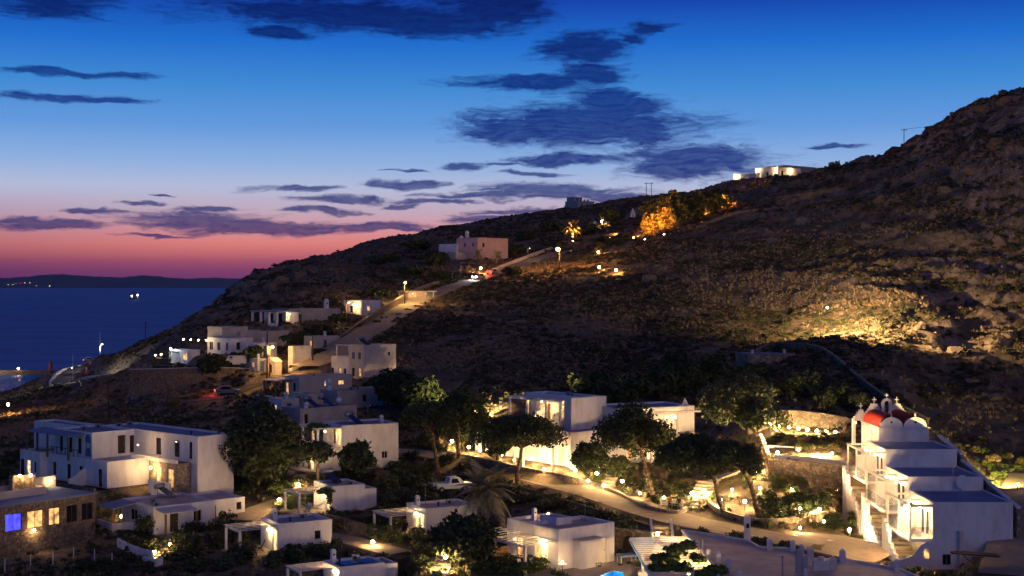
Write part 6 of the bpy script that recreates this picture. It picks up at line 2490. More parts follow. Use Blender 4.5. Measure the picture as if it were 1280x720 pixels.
def seated_person(x, label, top, legs_m, turn=0.0, lean=0.0):
    mw = Matrix.Translation(bench.location) @ Matrix.Rotation(bench.rotation_euler[2], 4, 'Z')
    base = mw @ Vector((x, 0.2, 0.0))
    root = empty('person', base, bench.rotation_euler[2] + turn, label, 'person')
    V, E, RR = [], [], []

    def add(p, r, par=None):
        V.append(p)
        RR.append(r)
        if par is not None:
            E.append((par, len(V) - 1))
        return len(V) - 1
    pel = add((0, 0.08, 0.56), 0.15)
    sp = add((0, 0.12 + lean, 0.8), 0.14, pel)
    ch = add((0, 0.1 + lean, 1.02), 0.15, sp)
    nk = add((0, 0.08 + lean, 1.2), 0.06, ch)
    hd = add((0, 0.05 + lean, 1.32), 0.1, nk)
    add((0, 0.05 + lean, 1.43), 0.085, hd)
    for s in (-1, 1):
        sh = add((s * 0.18, 0.1 + lean, 1.1), 0.065, ch)
        el = add((s * 0.24, -0.0 + lean, 0.85), 0.048, sh)
        wr = add((s * 0.14, -0.2, 0.68), 0.036, el)
        add((s * 0.09, -0.29, 0.66), 0.04, wr)
        hp = add((s * 0.1, 0.02, 0.54), 0.1, pel)
        kn = add((s * 0.12, -0.36, 0.53), 0.07, hp)
        an = add((s * 0.12, -0.34, 0.1), 0.045, kn)
        add((s * 0.13, -0.5, 0.05), 0.045, an)
    me = bpy.data.meshes.new('body')
    me.from_pydata(V, E, [])
    o = link('body', me, root)
    md = o.modifiers.new('skin', 'SKIN')
    for i, v in enumerate(me.skin_vertices[0].data):
        v.radius = (RR[i], RR[i])
        v.use_root = (i == 0)
    sub = o.modifiers.new('sub', 'SUBSURF')
    sub.levels = 1
    sub.render_levels = 1
    dg = bpy.context.evaluated_depsgraph_get()
    me2 = bpy.data.meshes.new_from_object(o.evaluated_get(dg))
    o.modifiers.clear()
    o.data = me2
    me2.materials.clear()
    for k in ('skin', top, legs_m):
        me2.materials.append(MATS[k])
    for p in me2.polygons:
        c = p.center
        p.use_smooth = True
        if c.z > 1.19:
            p.material_index = 0
        elif c.z > 0.62 and not (c.y < -0.18 and c.z < 0.74):
            p.material_index = 1
        elif c.z < 0.62 and c.z > 0.12:
            p.material_index = 2
        else:
            p.material_index = 0 if c.z > 0.6 else 2
    MB().sphere((0, 0.075 + lean, 1.395), 0.122, 10, 7, 0.95).build('hair', 'hair', root, True)
    return root


seated_person(-0.15, 'seated person in a reddish top on the white bench', 'cloth_red', 'cloth_dark', 0.25)
seated_person(0.85, 'seated person in dark clothes at the end of the white bench', 'cloth_dark', 'cloth_dark', -0.2, -0.05)


# ------------------------------------------------------------------ vehicles
def car(p, rz, label, mat, kind='car', lights=None, cat='car'):
    r = empty('parked_' + kind, p, rz, label, cat)
    if kind == 'van':
        prof = [(-2.2, 0.35), (2.2, 0.35), (2.25, 0.95), (1.75, 1.15), (1.35, 1.95), (-2.1, 2.0), (-2.2, 1.9)]
        cab = None
    elif kind == 'pickup':
        prof = [(-2.4, 0.4), (2.3, 0.4), (2.35, 0.9), (1.3, 1.02), (0.75, 1.6), (-0.35, 1.62), (-0.5, 1.0), (-2.4, 1.0)]
    else:
        prof = [(-2.0, 0.3), (2.0, 0.3), (2.05, 0.75), (1.1, 0.92), (0.5, 1.42), (-1.0, 1.45), (-1.7, 1.0), (-2.05, 0.9)]
    MB().prism([(x, -0.85, z) for x, z in prof], (0, 1.7, 0)).build('body', mat, r)
    w = {'van': [(0.5, 1.15, 1.55, 1.8)], 'pickup': [(-0.25, 0.75, 1.05, 1.5)], 'car': [(-1.1, 0.6, 0.95, 1.35)]}[kind][0]
    for s in (-1, 1):
        MB().prism([(w[0], s * 0.853, w[2] - 0.02), (w[1], s * 0.853, w[2] - 0.02), (w[1] - 0.3, s * 0.853, w[3]), (w[0] + 0.1, s * 0.853, w[3])], (0, s * 0.01, 0)).build('side_window', 'glass_dark', r)
    ws = {'van': ((1.72, 1.2), (1.38, 1.9)), 'pickup': ((1.25, 1.08), (0.8, 1.54)), 'car': ((1.05, 0.97), (0.55, 1.37))}[kind]
    MB().prism([(ws[0][0] + 0.03, -0.7, ws[0][1]), (ws[0][0] + 0.03, 0.7, ws[0][1]), (ws[1][0] + 0.03, 0.65, ws[1][1]), (ws[1][0] + 0.03, -0.65, ws[1][1])], (0.015, 0, 0.015)).build('windscreen', 'glass_dark', r)
    for x in (-1.35, 1.35):
        for s in (-1, 1):
            wl_ = MB().tube((x, s * 0.7, 0.33), (x, s * 0.9, 0.33), 0.33, 0.33, 14).build('wheel', 'rubber', r)
            MB().tube((x, s * 0.901, 0.33), (x, s * 0.92, 0.33), 0.19, 0.17, 10).build('rim', 'metal_grey', wl_)
    fx, rx = max(x for x, z in prof), min(x for x, z in prof)
    for s in (-1, 1):
        on_f = lights == 'front'
        on_r = lights == 'rear'
        MB().box(fx - 0.05, s * 0.6 - 0.16, 0.6, fx + 0.03, s * 0.6 + 0.16, 0.78).build('headlight', 'bulb_white' if on_f else 'metal_white', r)
        MB().box(rx - 0.03, s * 0.65 - 0.12, 0.62, rx + 0.05, s * 0.65 + 0.12, 0.84).build('tail_light', 'bulb_red' if on_r else 'door_red', r)
    if lights == 'front':
        point_light('headlight_glow', (fx + 0.4, 0, 0.7), 25, (0.85, 0.92, 1.0), 0.1, r)
    if lights == 'rear':
        point_light('tail_glow', (rx - 0.5, 0, 0.7), 9, (1.0, 0.06, 0.03), 0.1, r)
    return r


car(gp(564, 614), R(20), 'white pickup truck parked beside the palm', 'car_white', 'pickup', cat='pickup truck')
car(gp(296, 458), R(170), 'white van parked by the terrace wall below the villas', 'car_white', 'van', cat='van')
car(gp(598, 349), R(-120), 'car with bright headlights on the upper road', 'car_grey', 'car', 'front')
car(gp(616, 343), R(60), 'car with red tail lights on the upper road', 'car_grey', 'car', 'rear')
car(gp(284, 493), R(15), 'car with red tail lights on the lower road', 'car_grey', 'car', 'rear')
car(on(112, 349), R(20), 'car with red tail lights on the coast road bend', 'car_grey', 'car', 'rear')

# ------------------------------------------------------------------ lamps
LP = [
    (665, 572, 'bright garden lamp by the steps of the hotel wing', 70, 1.0), (690, 578, 'garden lamp among flowers beneath the red bougainvillea', 45, 0.8),
    (719, 587, 'greenish lit garden lamp by the stair rail of the hotel wing', 45, 0.8), (746, 591, 'garden lamp beside the white stair flank', 45, 0.8),
    (778, 600, 'tall bright garden lamp under the umbrella pine', 110, 1.6), (586, 557, 'garden lamp under the slim pine by the path', 40, 0.8),
    (565, 549, 'garden lamp near the start of the garden path', 60, 1.0), (865, 616, 'garden lamp in the shrubs behind the white bench', 40, 0.9),
    (880, 613, 'very bright garden lamp at the top of the bright steps', 110, 1.0), (901, 625, 'bright garden lamp on the planter wall', 80, 1.0),
    (931, 627, 'garden lamp between the two pine trunks', 60, 0.9), (945, 588, 'garden lamp by the end of the ramp', 80, 1.0),
    (972, 565, 'bright lamp on the white terrace wall left of the plant pot', 90, 0.7), (1022, 568, 'bright lamp on the white terrace wall right of the plant pot', 90, 0.7),
    (1024, 637, 'garden lamp at the corner of the planter wall', 80, 0.9), (349, 624, 'very bright lamp on the path between the cottages', 100, 1.1),
    (557, 699, 'bright lamp beside the lit stone steps', 120, 1.4), (373, 605, 'lamp at the foot of the porch steps', 80, 0.6),
    (213, 681, 'wall corner lamp before the cottage with blue canopy', 60, 0.5), (193, 691, 'lamp low on the white garden wall end', 50, 0.5),
    (152, 645, 'small lamp at the end of the stone wall', 30, 0.8), (1268, 655, 'lamp behind the apartment block', 90, 1.6),
    (466, 678, 'low lamp at the bend of the cottage lane', 40, 0.5), (822, 668, 'lamp low at the white walled steps', 40, 0.9),
    (770, 327, 'small orange lamp in the ridge garden', 60, 1.5), (749, 325, 'small lamp at the foot of the lit hedge', 60, 1.2), (748, 306, 'lamp in the shrubs under the ridge palm', 60, 1.2), (752, 264, 'lone lamp on the dark ridge below the castle house', 60, 1.5),
    (853, 250, 'lamp among the tall ridge trees', 80, 2.0), (601, 323, 'orange porch lamp below the pink house', 60, 1.6),
    (432, 411, 'dim lamp near the roadside agave', 0, 1.0), (10, 491, 'bright shore lamp on the left slope', 120, 2.5),
]
for (px, py, lb, pw, hh) in LP:
    if pw == 0:
        continue
    far = py < 520
    garden_lamp(px, py, lb, pw * (2.0 if far else (1.7 if 855 < px < 1060 else 1.0)), hh, 'bulb', AMBER if far else WARM, size=0.28 if far else 0.18)

for (px, py) in ((600, 562), (628, 568), (643, 574), (680, 585), (735, 600), (755, 606), (800, 616), (830, 622)):
    garden_lamp(px, py, 'small low garden lamp along the uphill kerb of the path', 30, 0.6, 'bulb', WARM, size=0.14, group='small lamps along the uphill kerb', name='path_lamp')
for (px, py) in ((915, 612), (990, 612), (1046, 612), (1000, 636), (975, 640), (1040, 566), (998, 562), (950, 610)):
    garden_lamp(px, py, 'small low garden lamp in the warm terraced garden', 48, 0.6, 'bulb', WARM, size=0.14, group='small lamps in the terraced garden', name='bed_lamp')
for (px, py) in ((1030, 652), (1062, 662), (1084, 676), (1000, 660)):
    garden_lamp(px, py, 'small low lamp at the edge of the paved court', 48, 0.6, 'bulb', WARM, size=0.13, group='small lamps round the court', name='court_lamp')

# row of bulbs strung above the garden wall
sl = empty('string_lights', (0, 0, 0), 0, 'string of glowing bulbs along the upper garden terrace', 'string lights')
pa, pb = P(963, 530, 121.5), P(1079, 542, 121.5)
prev = None
for i in range(11):
    t = i / 10
    p = pa.lerp(pb, t) - Vector((0, 0, 0.25 * math.sin(math.pi * t)))
    MB().sphere(p, 0.19, 8, 6).build('bulb', 'bulb', sl, True)
    MB().tube((p.x, p.y, p.z + 0.13), (p.x, p.y, p.z + 0.22), 0.04, 0.04, 6).build('socket', 'metal_dark', sl)
    point_light('bulb_light', p - Vector((0, 0.05, 0.0)), 55, WARM, 0.2, sl)
    if prev is not None:
        MB().tube(prev + Vector((0, 0, 0.22)), p + Vector((0, 0, 0.22)), 0.015, 0.015, 5).build('cable', 'cable', sl)
    prev = p
for p in (pa, pa.lerp(pb, 0.5), pb):
    g = on(640 + F * p.x / (p.y / KY), p.y / KY)
    MB().tube((p.x, p.y + 0.1, g.z - 0.4), (p.x, p.y + 0.1, p.z + 0.35), 0.04, 0.04, 6).build('support_pole', 'metal_dark', sl)

street_lamp(gp(699, 338), 5.6, (-0.4, -0.9), 'big sodium street lamp glowing orange beside the upper road', 1600, (1.0, 0.42, 0.1), 'bulb_orange', 0.9, 0.55)
street_lamp(gp(506, 380), 5.0, (0.2, -0.9), 'street lamp above the flat shelter on the upper road', 1100, (1.0, 0.55, 0.16), 'bulb_orange', 0.6, 0.26)
street_lamp(gp(337, 470), 5.0, (0.7, -0.6), 'street lamp above the small kiosk', 600, (1.0, 0.55, 0.16), 'bulb_orange', 0.8, 0.24)
street_lamp(gp(433, 410), 5.0, (0.7, -0.5), 'dim street lamp on a pale pole by the roadside agave', 160, (1.0, 0.5, 0.14), 'bulb_soft', 0.8, 0.18)
street_lamp(on(125, 352), 6.0, (0.9, -0.3), 'pale lit lamp pole on the coast road', 900, (0.9, 0.9, 1.0), 'bulb_white', 1.0, 0.14, 'whitewash_old', extra=4.5)
street_lamp(on(91, 288), 4.8, (-0.5, 0.5), 'lamp pole inside the coast road bend', 900, (1.0, 0.9, 0.7), 'bulb_white', 0.8, 0.1, 'whitewash_old', extra=4.0)
street_lamp(gp(660, 326), 3.6, (0.8, -0.2), 'small grey lamp pole on the upper road parapet', 30, (1.0, 0.6, 0.25), 'bulb_soft', 0.6, 0.1, 'metal_grey')
street_lamp(gp(576, 345), 3.6, (0.8, -0.2), 'unlit grey lamp pole on the upper road', 0, (1, 1, 1), 'metal_white', 0.6, 0.1, 'metal_grey')

utility_pole(gp(1130, 190) + Vector((0, 0, -0.3)), 7.2, 'lone utility pole on the right hand skyline')
utility_pole(gp(811, 256), 8.0, 'twin legged utility pole on the ridge', twin=True)
utility_pole(on(182, 322), 6.0, 'slim utility pole on the slope above the sea')
utility_pole(gp(136, 526), 6.5, 'dark utility pole behind the left hotel', arm=False)
utility_pole(gp(391, 452), 4.5, 'dark pole at the foot of the upper road', arm=False)
utility_pole(gp(334, 472), 8.0, 'tall dark pole beside the kiosk lamp', arm=False)
utility_pole(gp(433, 406), 8.5, 'tall dark pole behind the roadside agave', arm=False)
utility_pole(gp(210, 500), 2.5, 'short dark post in the lit hedge', arm=False)
utility_pole(on(68, 520) + Vector((0, 0, 6)), 11.0, 'far mast on the shore')
w0 = gp(1130, 190) + Vector((0, 0, 6.7))
w1 = P(1420, 92, 240)
m = MB()
pv = None
for i in range(21):
    t = i / 20
    p = w0.lerp(w1, t) - Vector((0, 0, 2.0 * math.sin(math.pi * t)))
    if pv is not None:
        m.tube(pv, p, 0.045, 0.045, 5, False)
    pv = p
tag(m.build('power_line', 'cable'), 'thin power line running from the skyline pole over the summit', 'power line')

# ------------------------------------------------------------------ pier, ship, far lights
pr = empty('pier', (0, 0, 0), 0, 'long stone pier with lamps on the sea', 'pier')
p0, p1 = Vector((-420, 920, 0)), Vector((-300, 925, 0))
rk = random.Random(5)
MB().bar((-460, 912, 0.5), (-298, 922, 0.5), 9, 4.0).build('pier_body', 'rock', pr)
MB().tube((-299, 922, 2), (-299, 922, 7), 1.3, 0.9, 9).sphere((-299, 922, 7.4), 1.3, 8, 6).build('beacon', 'door_red', pr)
for x in (-336, -318, -345):
    MB().sphere((x, 916, 4.0), 0.7, 8, 6).build('pier_lamp', 'bulb', pr)
    MB().tube((x, 916, 2), (x, 916, 3.6), 0.15, 0.15, 6).build('lamp_post', 'metal_grey', pr)
MB().sphere((-337, 914, 9), 1.5, 8, 6).build('pier_lamp', 'bulb', pr)
MB().tube((-337, 914, 2), (-337, 914, 8.5), 0.2, 0.2, 6).build('lamp_post', 'metal_grey', pr)
point_light('pier_light', (-337, 905, 9), 700, (1, 0.6, 0.3), 1.5, pr)
sh = empty('ship', ((168 - 640) / 1778 * 4800, 4800, 0), 0.4, 'small lit ship far out on the sea', 'ship')
MB().prism([(-14, -3, 0), (13, -3, 0), (17, -3, 5), (-15, -3, 4)], (0, 6, 0)).build('hull', 'metal_dark', sh)
MB().box(-13, -2.5, 4, -6, 2.5, 11).build('deck_house', 'metal_white', sh)
MB().box(8, -2.0, 5, 12, 2, 9).build('bow_house', 'metal_white', sh)
for x, z in ((-9, 12), (10, 14)):
    MB().sphere((x, -3.2, z), 1.8, 8, 6).build('deck_lamp', 'bulb', sh)
for i, (px, py, sz, mt) in enumerate(((10, 355.5, 3, 'bulb_soft'), (26, 353.6, 3, 'bulb_red'), (31, 353.6, 2.4, 'bulb_soft'), (37, 353.6, 2.4, 'bulb_soft'), (62, 357.5, 3, 'bulb_soft'), (20, 354.4, 2, 'bulb_soft'), (16, 356, 2, 'bulb_soft'), (45, 357, 2, 'bulb_soft'))):
    D = 13300
    x, z = (px - 640) / 1778 * D, CZ + (HY - py) / 1778 * D
    z = max(z, 6)
    rr = empty('far_lamp', (x, D, 0), 0, 'tiny shore light twinkling on the far island', 'light', 'lights on the far island')
    MB().tube((0, 0, -2), (0, 0, z), 0.6, 0.5, 5).build('mast', 'metal_dark', rr)
    MB().sphere((0, 0, z), sz * 0.65, 8, 6).build('globe', mt, rr)

# drain covers on the court, wire fence of the bare lot
for (px, py) in ((993, 671), (1037, 677), (1040, 686)):
    p = gp(px, py)
    tag(MB().tube((0, 0, -0.1), (0, 0, 0.12), 0.32, 0.32, 14).build('drain_cover', 'metal_white', None, False, p), 'pale round drain cover in the paved court', 'drain cover', 'drain covers in the court')
fc = empty('wire_fence', (0, 0, 0), 0, 'sagging wire fence along the bare lot before the stone restaurant', 'fence')
pv = None
for (px, py) in ((6, 716), (38, 711), (66, 706), (92, 701), (118, 704), (140, 709)):
    p = gp(px, py)
    MB().tube(p - Vector((0, 0, 0.4)), p + Vector((0, 0, 1.3)), 0.06, 0.05, 6).build('post', 'whitewash_old', fc)
    if pv is not None:
        for z in (0.4, 0.8, 1.2):
            MB().tube(pv + Vector((0, 0, z)), p + Vector((0, 0, z)), 0.012, 0.012, 4).build('wire', 'metal_grey', fc)
    pv = p
# ------------------------------------------------------------------ trees
def px2m(d):
    return d / F


def pine(label, bpx, bpy, crown, lean_pts, seed, n=4200, mat='leaf_pine', size=0.34, k=20, bark='bark', flat=0.42, r0=0.3, two=None, d=None, hole=1):
    """umbrella pine: crown = (left, right, top, bottom) columns and rows of the crown; lean_pts = trunk columns/rows from base to fork"""
    b = on(bpx, d) if d else gp(bpx, bpy)
    d = b.y / KY
    s = px2m(d)
    cx = ((crown[0] + crown[1]) / 2 - bpx) * s
    zt = (bpy - crown[2]) * s
    zb = (bpy - crown[3] + 8) * s
    w = (crown[1] - crown[0]) * s / 2
    hh = zt - zb
    cl = [(c[0], c[1], c[2], c[3] * 0.78, c[4] * 0.78, c[5] * 0.8) for c in dome_clumps(cx, 0, zb + hh * 0.3, w * 1.02, w * 0.95, hh * 0.8, k, seed, flat * 0.85)]
    pts = [Vector(((x - bpx) * s, 0.25 * math.sin(i * 1.3 + seed), (bpy - y) * s)) for i, (x, y) in enumerate(lean_pts)]
    pts[0].z -= 0.5
    nn = len(pts)
    tr = [(smooth_line(pts, 4), None)]
    L_ = tr[0][0]
    tr = [(L_, [r0 * (1 - 0.5 * i / (len(L_) - 1)) for i in range(len(L_))])]
    return make_tree('umbrella_pine', label, b, cl, tr, limb_set(pts[-1], cl, r0 * 0.36, seed, 1), mat, int(n * 1.9), size * 0.68, bark, 'pine tree', seed=seed)


pine('umbrella pine with forked trunk beside the path before the hotel wing', 648, 606, (586, 712, 512, 576), [(648, 606), (646, 590), (650, 575), (652, 560)], 3, 4600, flat=0.36)
pine('big round headed umbrella pine beside the tall bright garden lamp', 818, 622, (742, 846, 507, 578), [(818, 622), (811, 600), (806, 580), (800, 560)], 5, 5600, flat=0.5)
pine('wide dark umbrella pine over the bright steps', 908, 642, (818, 912, 541, 600), [(908, 642), (898, 620), (893, 600), (880, 582)], 7, 5200, flat=0.5)
pine('dark umbrella pine with slim leaning trunk in the planter bed', 950, 646, (872, 957, 548, 598), [(950, 646), (943, 625), (937, 605), (925, 585)], 9, 4600, flat=0.5)
pine('sprawling pine lit from below with pale trunk by the string of bulbs', 962, 578, (862, 988, 464, 556), [(962, 578), (956, 560), (951, 545), (940, 525)], 11, 5200, 'leaf_olive', 0.36, 15, 'bark_pale', 0.3, 0.42)
pine('slim umbrella pine standing alone where the path begins', 548, 594, (497, 578, 502, 545), [(548, 594), (545, 575), (543, 558), (540, 540)], 13, 3800, flat=0.45)
pine('dark full pine behind the slim pine near the hotel wing', 574, 572, (538, 614, 488, 556), [(574, 572), (572, 550), (574, 535)], 15, 4600, flat=0.6)
pine('small dark pine crown rising over the lit sprawling pine', 948, 600, (918, 958, 505, 548), [(960, 590), (955, 568), (948, 548)], 17, 2200, flat=0.5, d=111)


def round_tree(label, bpx, bpy, crown, seed, mat='leaf_dark', n=4200, size=0.34, name='broadleaf_tree', bark='bark', group=None, d=None, k=14, cat='tree'):
    b = on(bpx, d) if d else gp(bpx, bpy)
    d = b.y / KY
    s = px2m(d)
    cx = ((crown[0] + crown[1]) / 2 - bpx) * s
    w = (crown[1] - crown[0]) * s / 2
    zt = (bpy - crown[2]) * s
    zb = max(0.2, (bpy - crown[3]) * s)
    rnd = random.Random(seed)
    cz, hz = (zt + zb) / 2, (zt - zb) / 2
    cl = [(cx, 0, cz, w * 0.6, w * 0.6, hz * 0.6)]
    for i in range(k):
        u = 1 - 2 * (i + 0.5) / k
        a = 2.399963 * i
        rr = math.sqrt(1 - u * u)
        q = rnd.uniform(0.55, 0.72)
        cl.append((cx + math.cos(a) * rr * w * q, math.sin(a) * rr * w * q, cz + u * hz * q, w * rnd.uniform(0.28, 0.44), w * rnd.uniform(0.28, 0.44), hz * rnd.uniform(0.26, 0.4)))
    tr = [([Vector((0, 0, -0.5)), Vector((cx * 0.3, 0, zb * 0.5)), Vector((cx * 0.8, 0, cz))], [0.26, 0.2, 0.12])]
    return make_tree(name, label, b, cl, tr, limb_set((cx * 0.5, 0, max(zb * 0.9, 0.6)), cl[1:], 0.08, seed, 2), mat, n, size, bark, cat, group, seed, 0.5)


round_tree('very large dark spreading tree beside the left hotel', 325, 612, (268, 384, 506, 606), 21, n=9000, k=22)
round_tree('dark bushy tree before the house with columned porch', 446, 604, (421, 470, 549, 600), 23, n=3400)
round_tree('open crowned olive lit from below before the columned porch', 398, 600, (371, 420, 550, 580), 25, 'leaf_olive', 1600, 0.3, 'olive_tree', 'bark_pale', cat='olive tree')
round_tree('small clipped round tree above the bright path lamp', 352, 622, (341, 366, 600, 617), 27, 'leaf_green', 900, 0.22, k=8)
round_tree('broad dark tree over the hedges behind the lit stone steps', 582, 706, (537, 624, 637, 702), 29, 'leaf_dark', 6000, 0.3, d=91.5, k=18)
round_tree('round dark tree beside the blue roofed villa', 264, 458, (244, 287, 428, 457), 31, n=2600, size=0.5, d=184)
round_tree('dark tree behind the tower house', 500, 512, (462, 530, 457, 510), 33, n=3400, size=0.45)
round_tree('dark tree filling the gap under the tower house', 520, 522, (492, 560, 470, 522), 35, n=3400, size=0.42)
round_tree('low dark tree beside the bluish house', 468, 500, (455, 492, 470, 500), 37, n=1800, size=0.42)
round_tree('leafy dark tree left of the house cluster', 332, 540, (308, 352, 500, 540), 39, n=2400, size=0.42)
round_tree('small tree in the planter at the apartment stairs', 1075, 668, (1058, 1092, 636, 662), 41, 'leaf_green', 900, 0.2, k=8, bark='bark_pale')
round_tree('flowering bougainvillea tree before the hotel wing', 696, 574, (668, 716, 528, 556), 43, 'leaf_red', 1800, 0.26, 'bougainvillea', 'bark_pale', k=10, cat='bougainvillea')
round_tree('dark leafy tree hiding the lower wall of the hotel wing', 738, 598, (712, 764, 550, 592), 48, 'leaf_dark', 2600, 0.3)
round_tree('small dark tree beside the stair flank of the hidden hotel wing', 770, 604, (756, 790, 566, 600), 49, 'leaf_olive', 1500, 0.28)
round_tree('dark tree before the left end of the hotel wing', 622, 578, (604, 640, 540, 572), 50, 'leaf_dark', 1700, 0.28)
round_tree('pale shrubby tree at the chapel end of the garden bed', 1052, 628, (1036, 1062, 600, 626), 45, 'leaf_yellow', 900, 0.22, k=8)
round_tree('thin bare looking bush on the skyline right of the ridge villa', 1043, 214, (1034, 1054, 200, 213), 47, 'scrub_brown', 260, 0.5, 'bush', k=7)
for i, (bx, by, cr, mt) in enumerate((
        (762, 512, (738, 786, 470, 512), 'leaf_dark'), (792, 506, (770, 818, 462, 505), 'leaf_dark'), (826, 500, (804, 852, 452, 498), 'leaf_dark'),
        (858, 496, (836, 884, 446, 494), 'leaf_dark'), (890, 484, (868, 916, 440, 484), 'leaf_dark'), (846, 470, (826, 866, 436, 470), 'leaf_dark'),
        (912, 494, (898, 936, 455, 494), 'leaf_dark'), (722, 496, (708, 742, 466, 494), 'leaf_olive'), (742, 494, (728, 764, 462, 490), 'leaf_dark'), (944, 486, (926, 966, 452, 486), 'leaf_dark'))):
    round_tree('dark dense tree in the belt behind the hotel wings', bx, by, cr, 60 + i, mt, 2000, 0.42, 'hillside_tree', group='tree belt behind the hotel wings', k=10)
for i, (bx, by, cr) in enumerate(((990, 500, (976, 1006, 466, 500)), (1012, 498, (998, 1030, 462, 498)), (1048, 506, (1032, 1066, 478, 506)), (1072, 512, (1060, 1086, 490, 512)), (972, 498, (960, 984, 472, 497)), (1028, 512, (1014, 1044, 488, 512)))):
    round_tree('grey green bushy tree inside the hill wall', bx, by, cr, 80 + i, 'leaf_olive' if i % 2 else 'leaf_dark', 1500, 0.36, 'garden_tree', group='trees inside the hill wall', k=9)
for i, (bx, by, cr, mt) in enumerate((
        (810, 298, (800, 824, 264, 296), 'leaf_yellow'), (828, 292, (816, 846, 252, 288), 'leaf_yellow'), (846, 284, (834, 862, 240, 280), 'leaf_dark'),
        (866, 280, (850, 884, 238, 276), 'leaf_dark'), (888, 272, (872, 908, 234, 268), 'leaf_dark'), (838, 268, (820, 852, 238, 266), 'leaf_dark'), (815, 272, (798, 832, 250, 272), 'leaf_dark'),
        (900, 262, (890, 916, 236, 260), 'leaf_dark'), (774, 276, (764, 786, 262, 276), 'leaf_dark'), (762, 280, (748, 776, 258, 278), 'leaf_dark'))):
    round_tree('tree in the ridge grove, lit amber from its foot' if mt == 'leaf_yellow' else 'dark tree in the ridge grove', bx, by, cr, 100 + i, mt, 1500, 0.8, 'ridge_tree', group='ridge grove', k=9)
for i, (bx, by, cr) in enumerate(((520, 312, (500, 545, 300, 312)), (480, 330, (455, 505, 318, 332)), (545, 330, (520, 565, 315, 332)), (640, 320, (630, 660, 304, 320)), (655, 300, (640, 672, 288, 300)), (690, 290, (672, 708, 276, 290)), (510, 345, (490, 535, 332, 346)), (550, 350, (535, 570, 338, 350)), (735, 292, (722, 750, 280, 292)), (640, 344, (628, 655, 334, 344)))):
    round_tree('low dark tree on the saddle round the pink house', bx, by, cr, 120 + i, 'leaf_dark', 1000, 0.75, 'saddle_tree', group='low trees on the saddle', k=9)
for i, (bx, by, cr) in enumerate(((372, 432, (352, 392, 414, 432)), (400, 424, (384, 420, 404, 424)), (425, 404, (410, 440, 392, 404)), (318, 448, (305, 330, 432, 448)), (475, 372, (460, 490, 360, 372)), (395, 448, (382, 410, 436, 448)), (205, 476, (185, 222, 456, 476)))):
    round_tree('dark garden tree between the villas', bx, by, cr, 140 + i, 'leaf_dark', 1200, 0.5, 'villa_tree', group='garden trees between the villas', k=9)

make_palm(on(607, 100), 4.3, 'big date palm standing before the pickup truck', 40, 3.5, seed=3)
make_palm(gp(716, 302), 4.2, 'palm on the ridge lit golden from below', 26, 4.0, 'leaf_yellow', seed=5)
make_palm(gp(597, 330), 2.6, 'small dark palm before the pink house', 20, 2.6, seed=7)
make_palm(gp(622, 330), 2.0, 'shorter dark palm right of the pink house', 18, 2.4, seed=8)
make_palm(gp(473, 392), 2.6, 'dark palm by the roadside house', 20, 2.2, seed=9)
make_palm(gp(427, 416), 0.6, 'stemless agave at the roadside lamp', 18, 1.8, seed=10, trunk_r=0.3)

# ------------------------------------------------------------------ shrubs
def patch(poly, n, wr, hr, mats, label, group, name='shrub', dmin=60):
    """n shrubs on the ground inside a polygon given in picture columns/rows"""
    xs, ys = [p[0] for p in poly], [p[1] for p in poly]
    k = tries = 0
    while k < n and tries < n * 30:
        tries += 1
        x, y = RND.uniform(min(xs), max(xs)), RND.uniform(min(ys), max(ys))
        ins = False
        j = len(poly) - 1
        for i in range(len(poly)):
            if (poly[i][1] > y) != (poly[j][1] > y) and x < (poly[j][0] - poly[i][0]) * (y - poly[i][1]) / (poly[j][1] - poly[i][1] + 1e-9) + poly[i][0]:
                ins = not ins
            j = i
        if not ins:
            continue
        p = gp(x, y, dmin)
        if road_dist(p.x, p.y) < 0.3:
            continue
        shrub(p, RND.uniform(*wr), RND.uniform(*hr), RND.choice(mats), label, group, name)
        k += 1


RD = [(np.array([(p.x, p.y) for p in line]), w) for key, (line, w) in ROADS.items()]


def road_dist(x, y):
    return min(float(np.min(np.hypot(a[:, 0] - x, a[:, 1] - y))) - w / 2 for a, w in RD)


DG = ['leaf_dark', 'leaf_dark', 'leaf_olive']
patch([(640, 612), (700, 628), (780, 650), (800, 662), (760, 664), (690, 645), (640, 625)], 26, (1.4, 2.4), (0.9, 1.5), DG, 'dark rounded shrub below the garden path kerb', 'shrubs below the garden path')
patch([(575, 560), (640, 576), (700, 590), (770, 610), (790, 622), (770, 604), (700, 580), (640, 566), (580, 552)], 24, (0.7, 1.3), (0.6, 1.1), ['leaf_green', 'leaf_olive', 'leaf_yellow'], 'small lit flowering shrub along the uphill kerb', 'shrubs along the uphill kerb', 'garden_plant')
patch([(800, 600), (860, 606), (862, 628), (840, 634), (810, 628)], 12, (1.0, 1.8), (0.7, 1.2), ['leaf_dark', 'leaf_olive', 'leaf_yellow'], 'shrub behind the white bench', 'shrubs behind the bench')
patch([(955, 628), (1030, 622), (1036, 640), (1000, 648), (955, 648)], 20, (1.5, 2.3), (1.0, 1.6), ['leaf_dark'], 'dense dark hedge shrub in the planter bed', 'hedge in the planter bed', 'hedge_shrub')
patch([(962, 596), (1050, 604), (1050, 622), (965, 622)], 26, (0.6, 1.3), (0.4, 0.9), ['leaf_green', 'leaf_olive', 'leaf_yellow'], 'low garden plant in the warm lit bed', 'plants in the lit bed', 'garden_plant')
patch([(962, 543), (1058, 552), (1058, 566), (962, 556)], 22, (0.7, 1.4), (0.4, 0.7), ['leaf_green', 'leaf_yellow'], 'low plant on the terrace under the bulbs', 'plants under the bulbs', 'garden_plant')
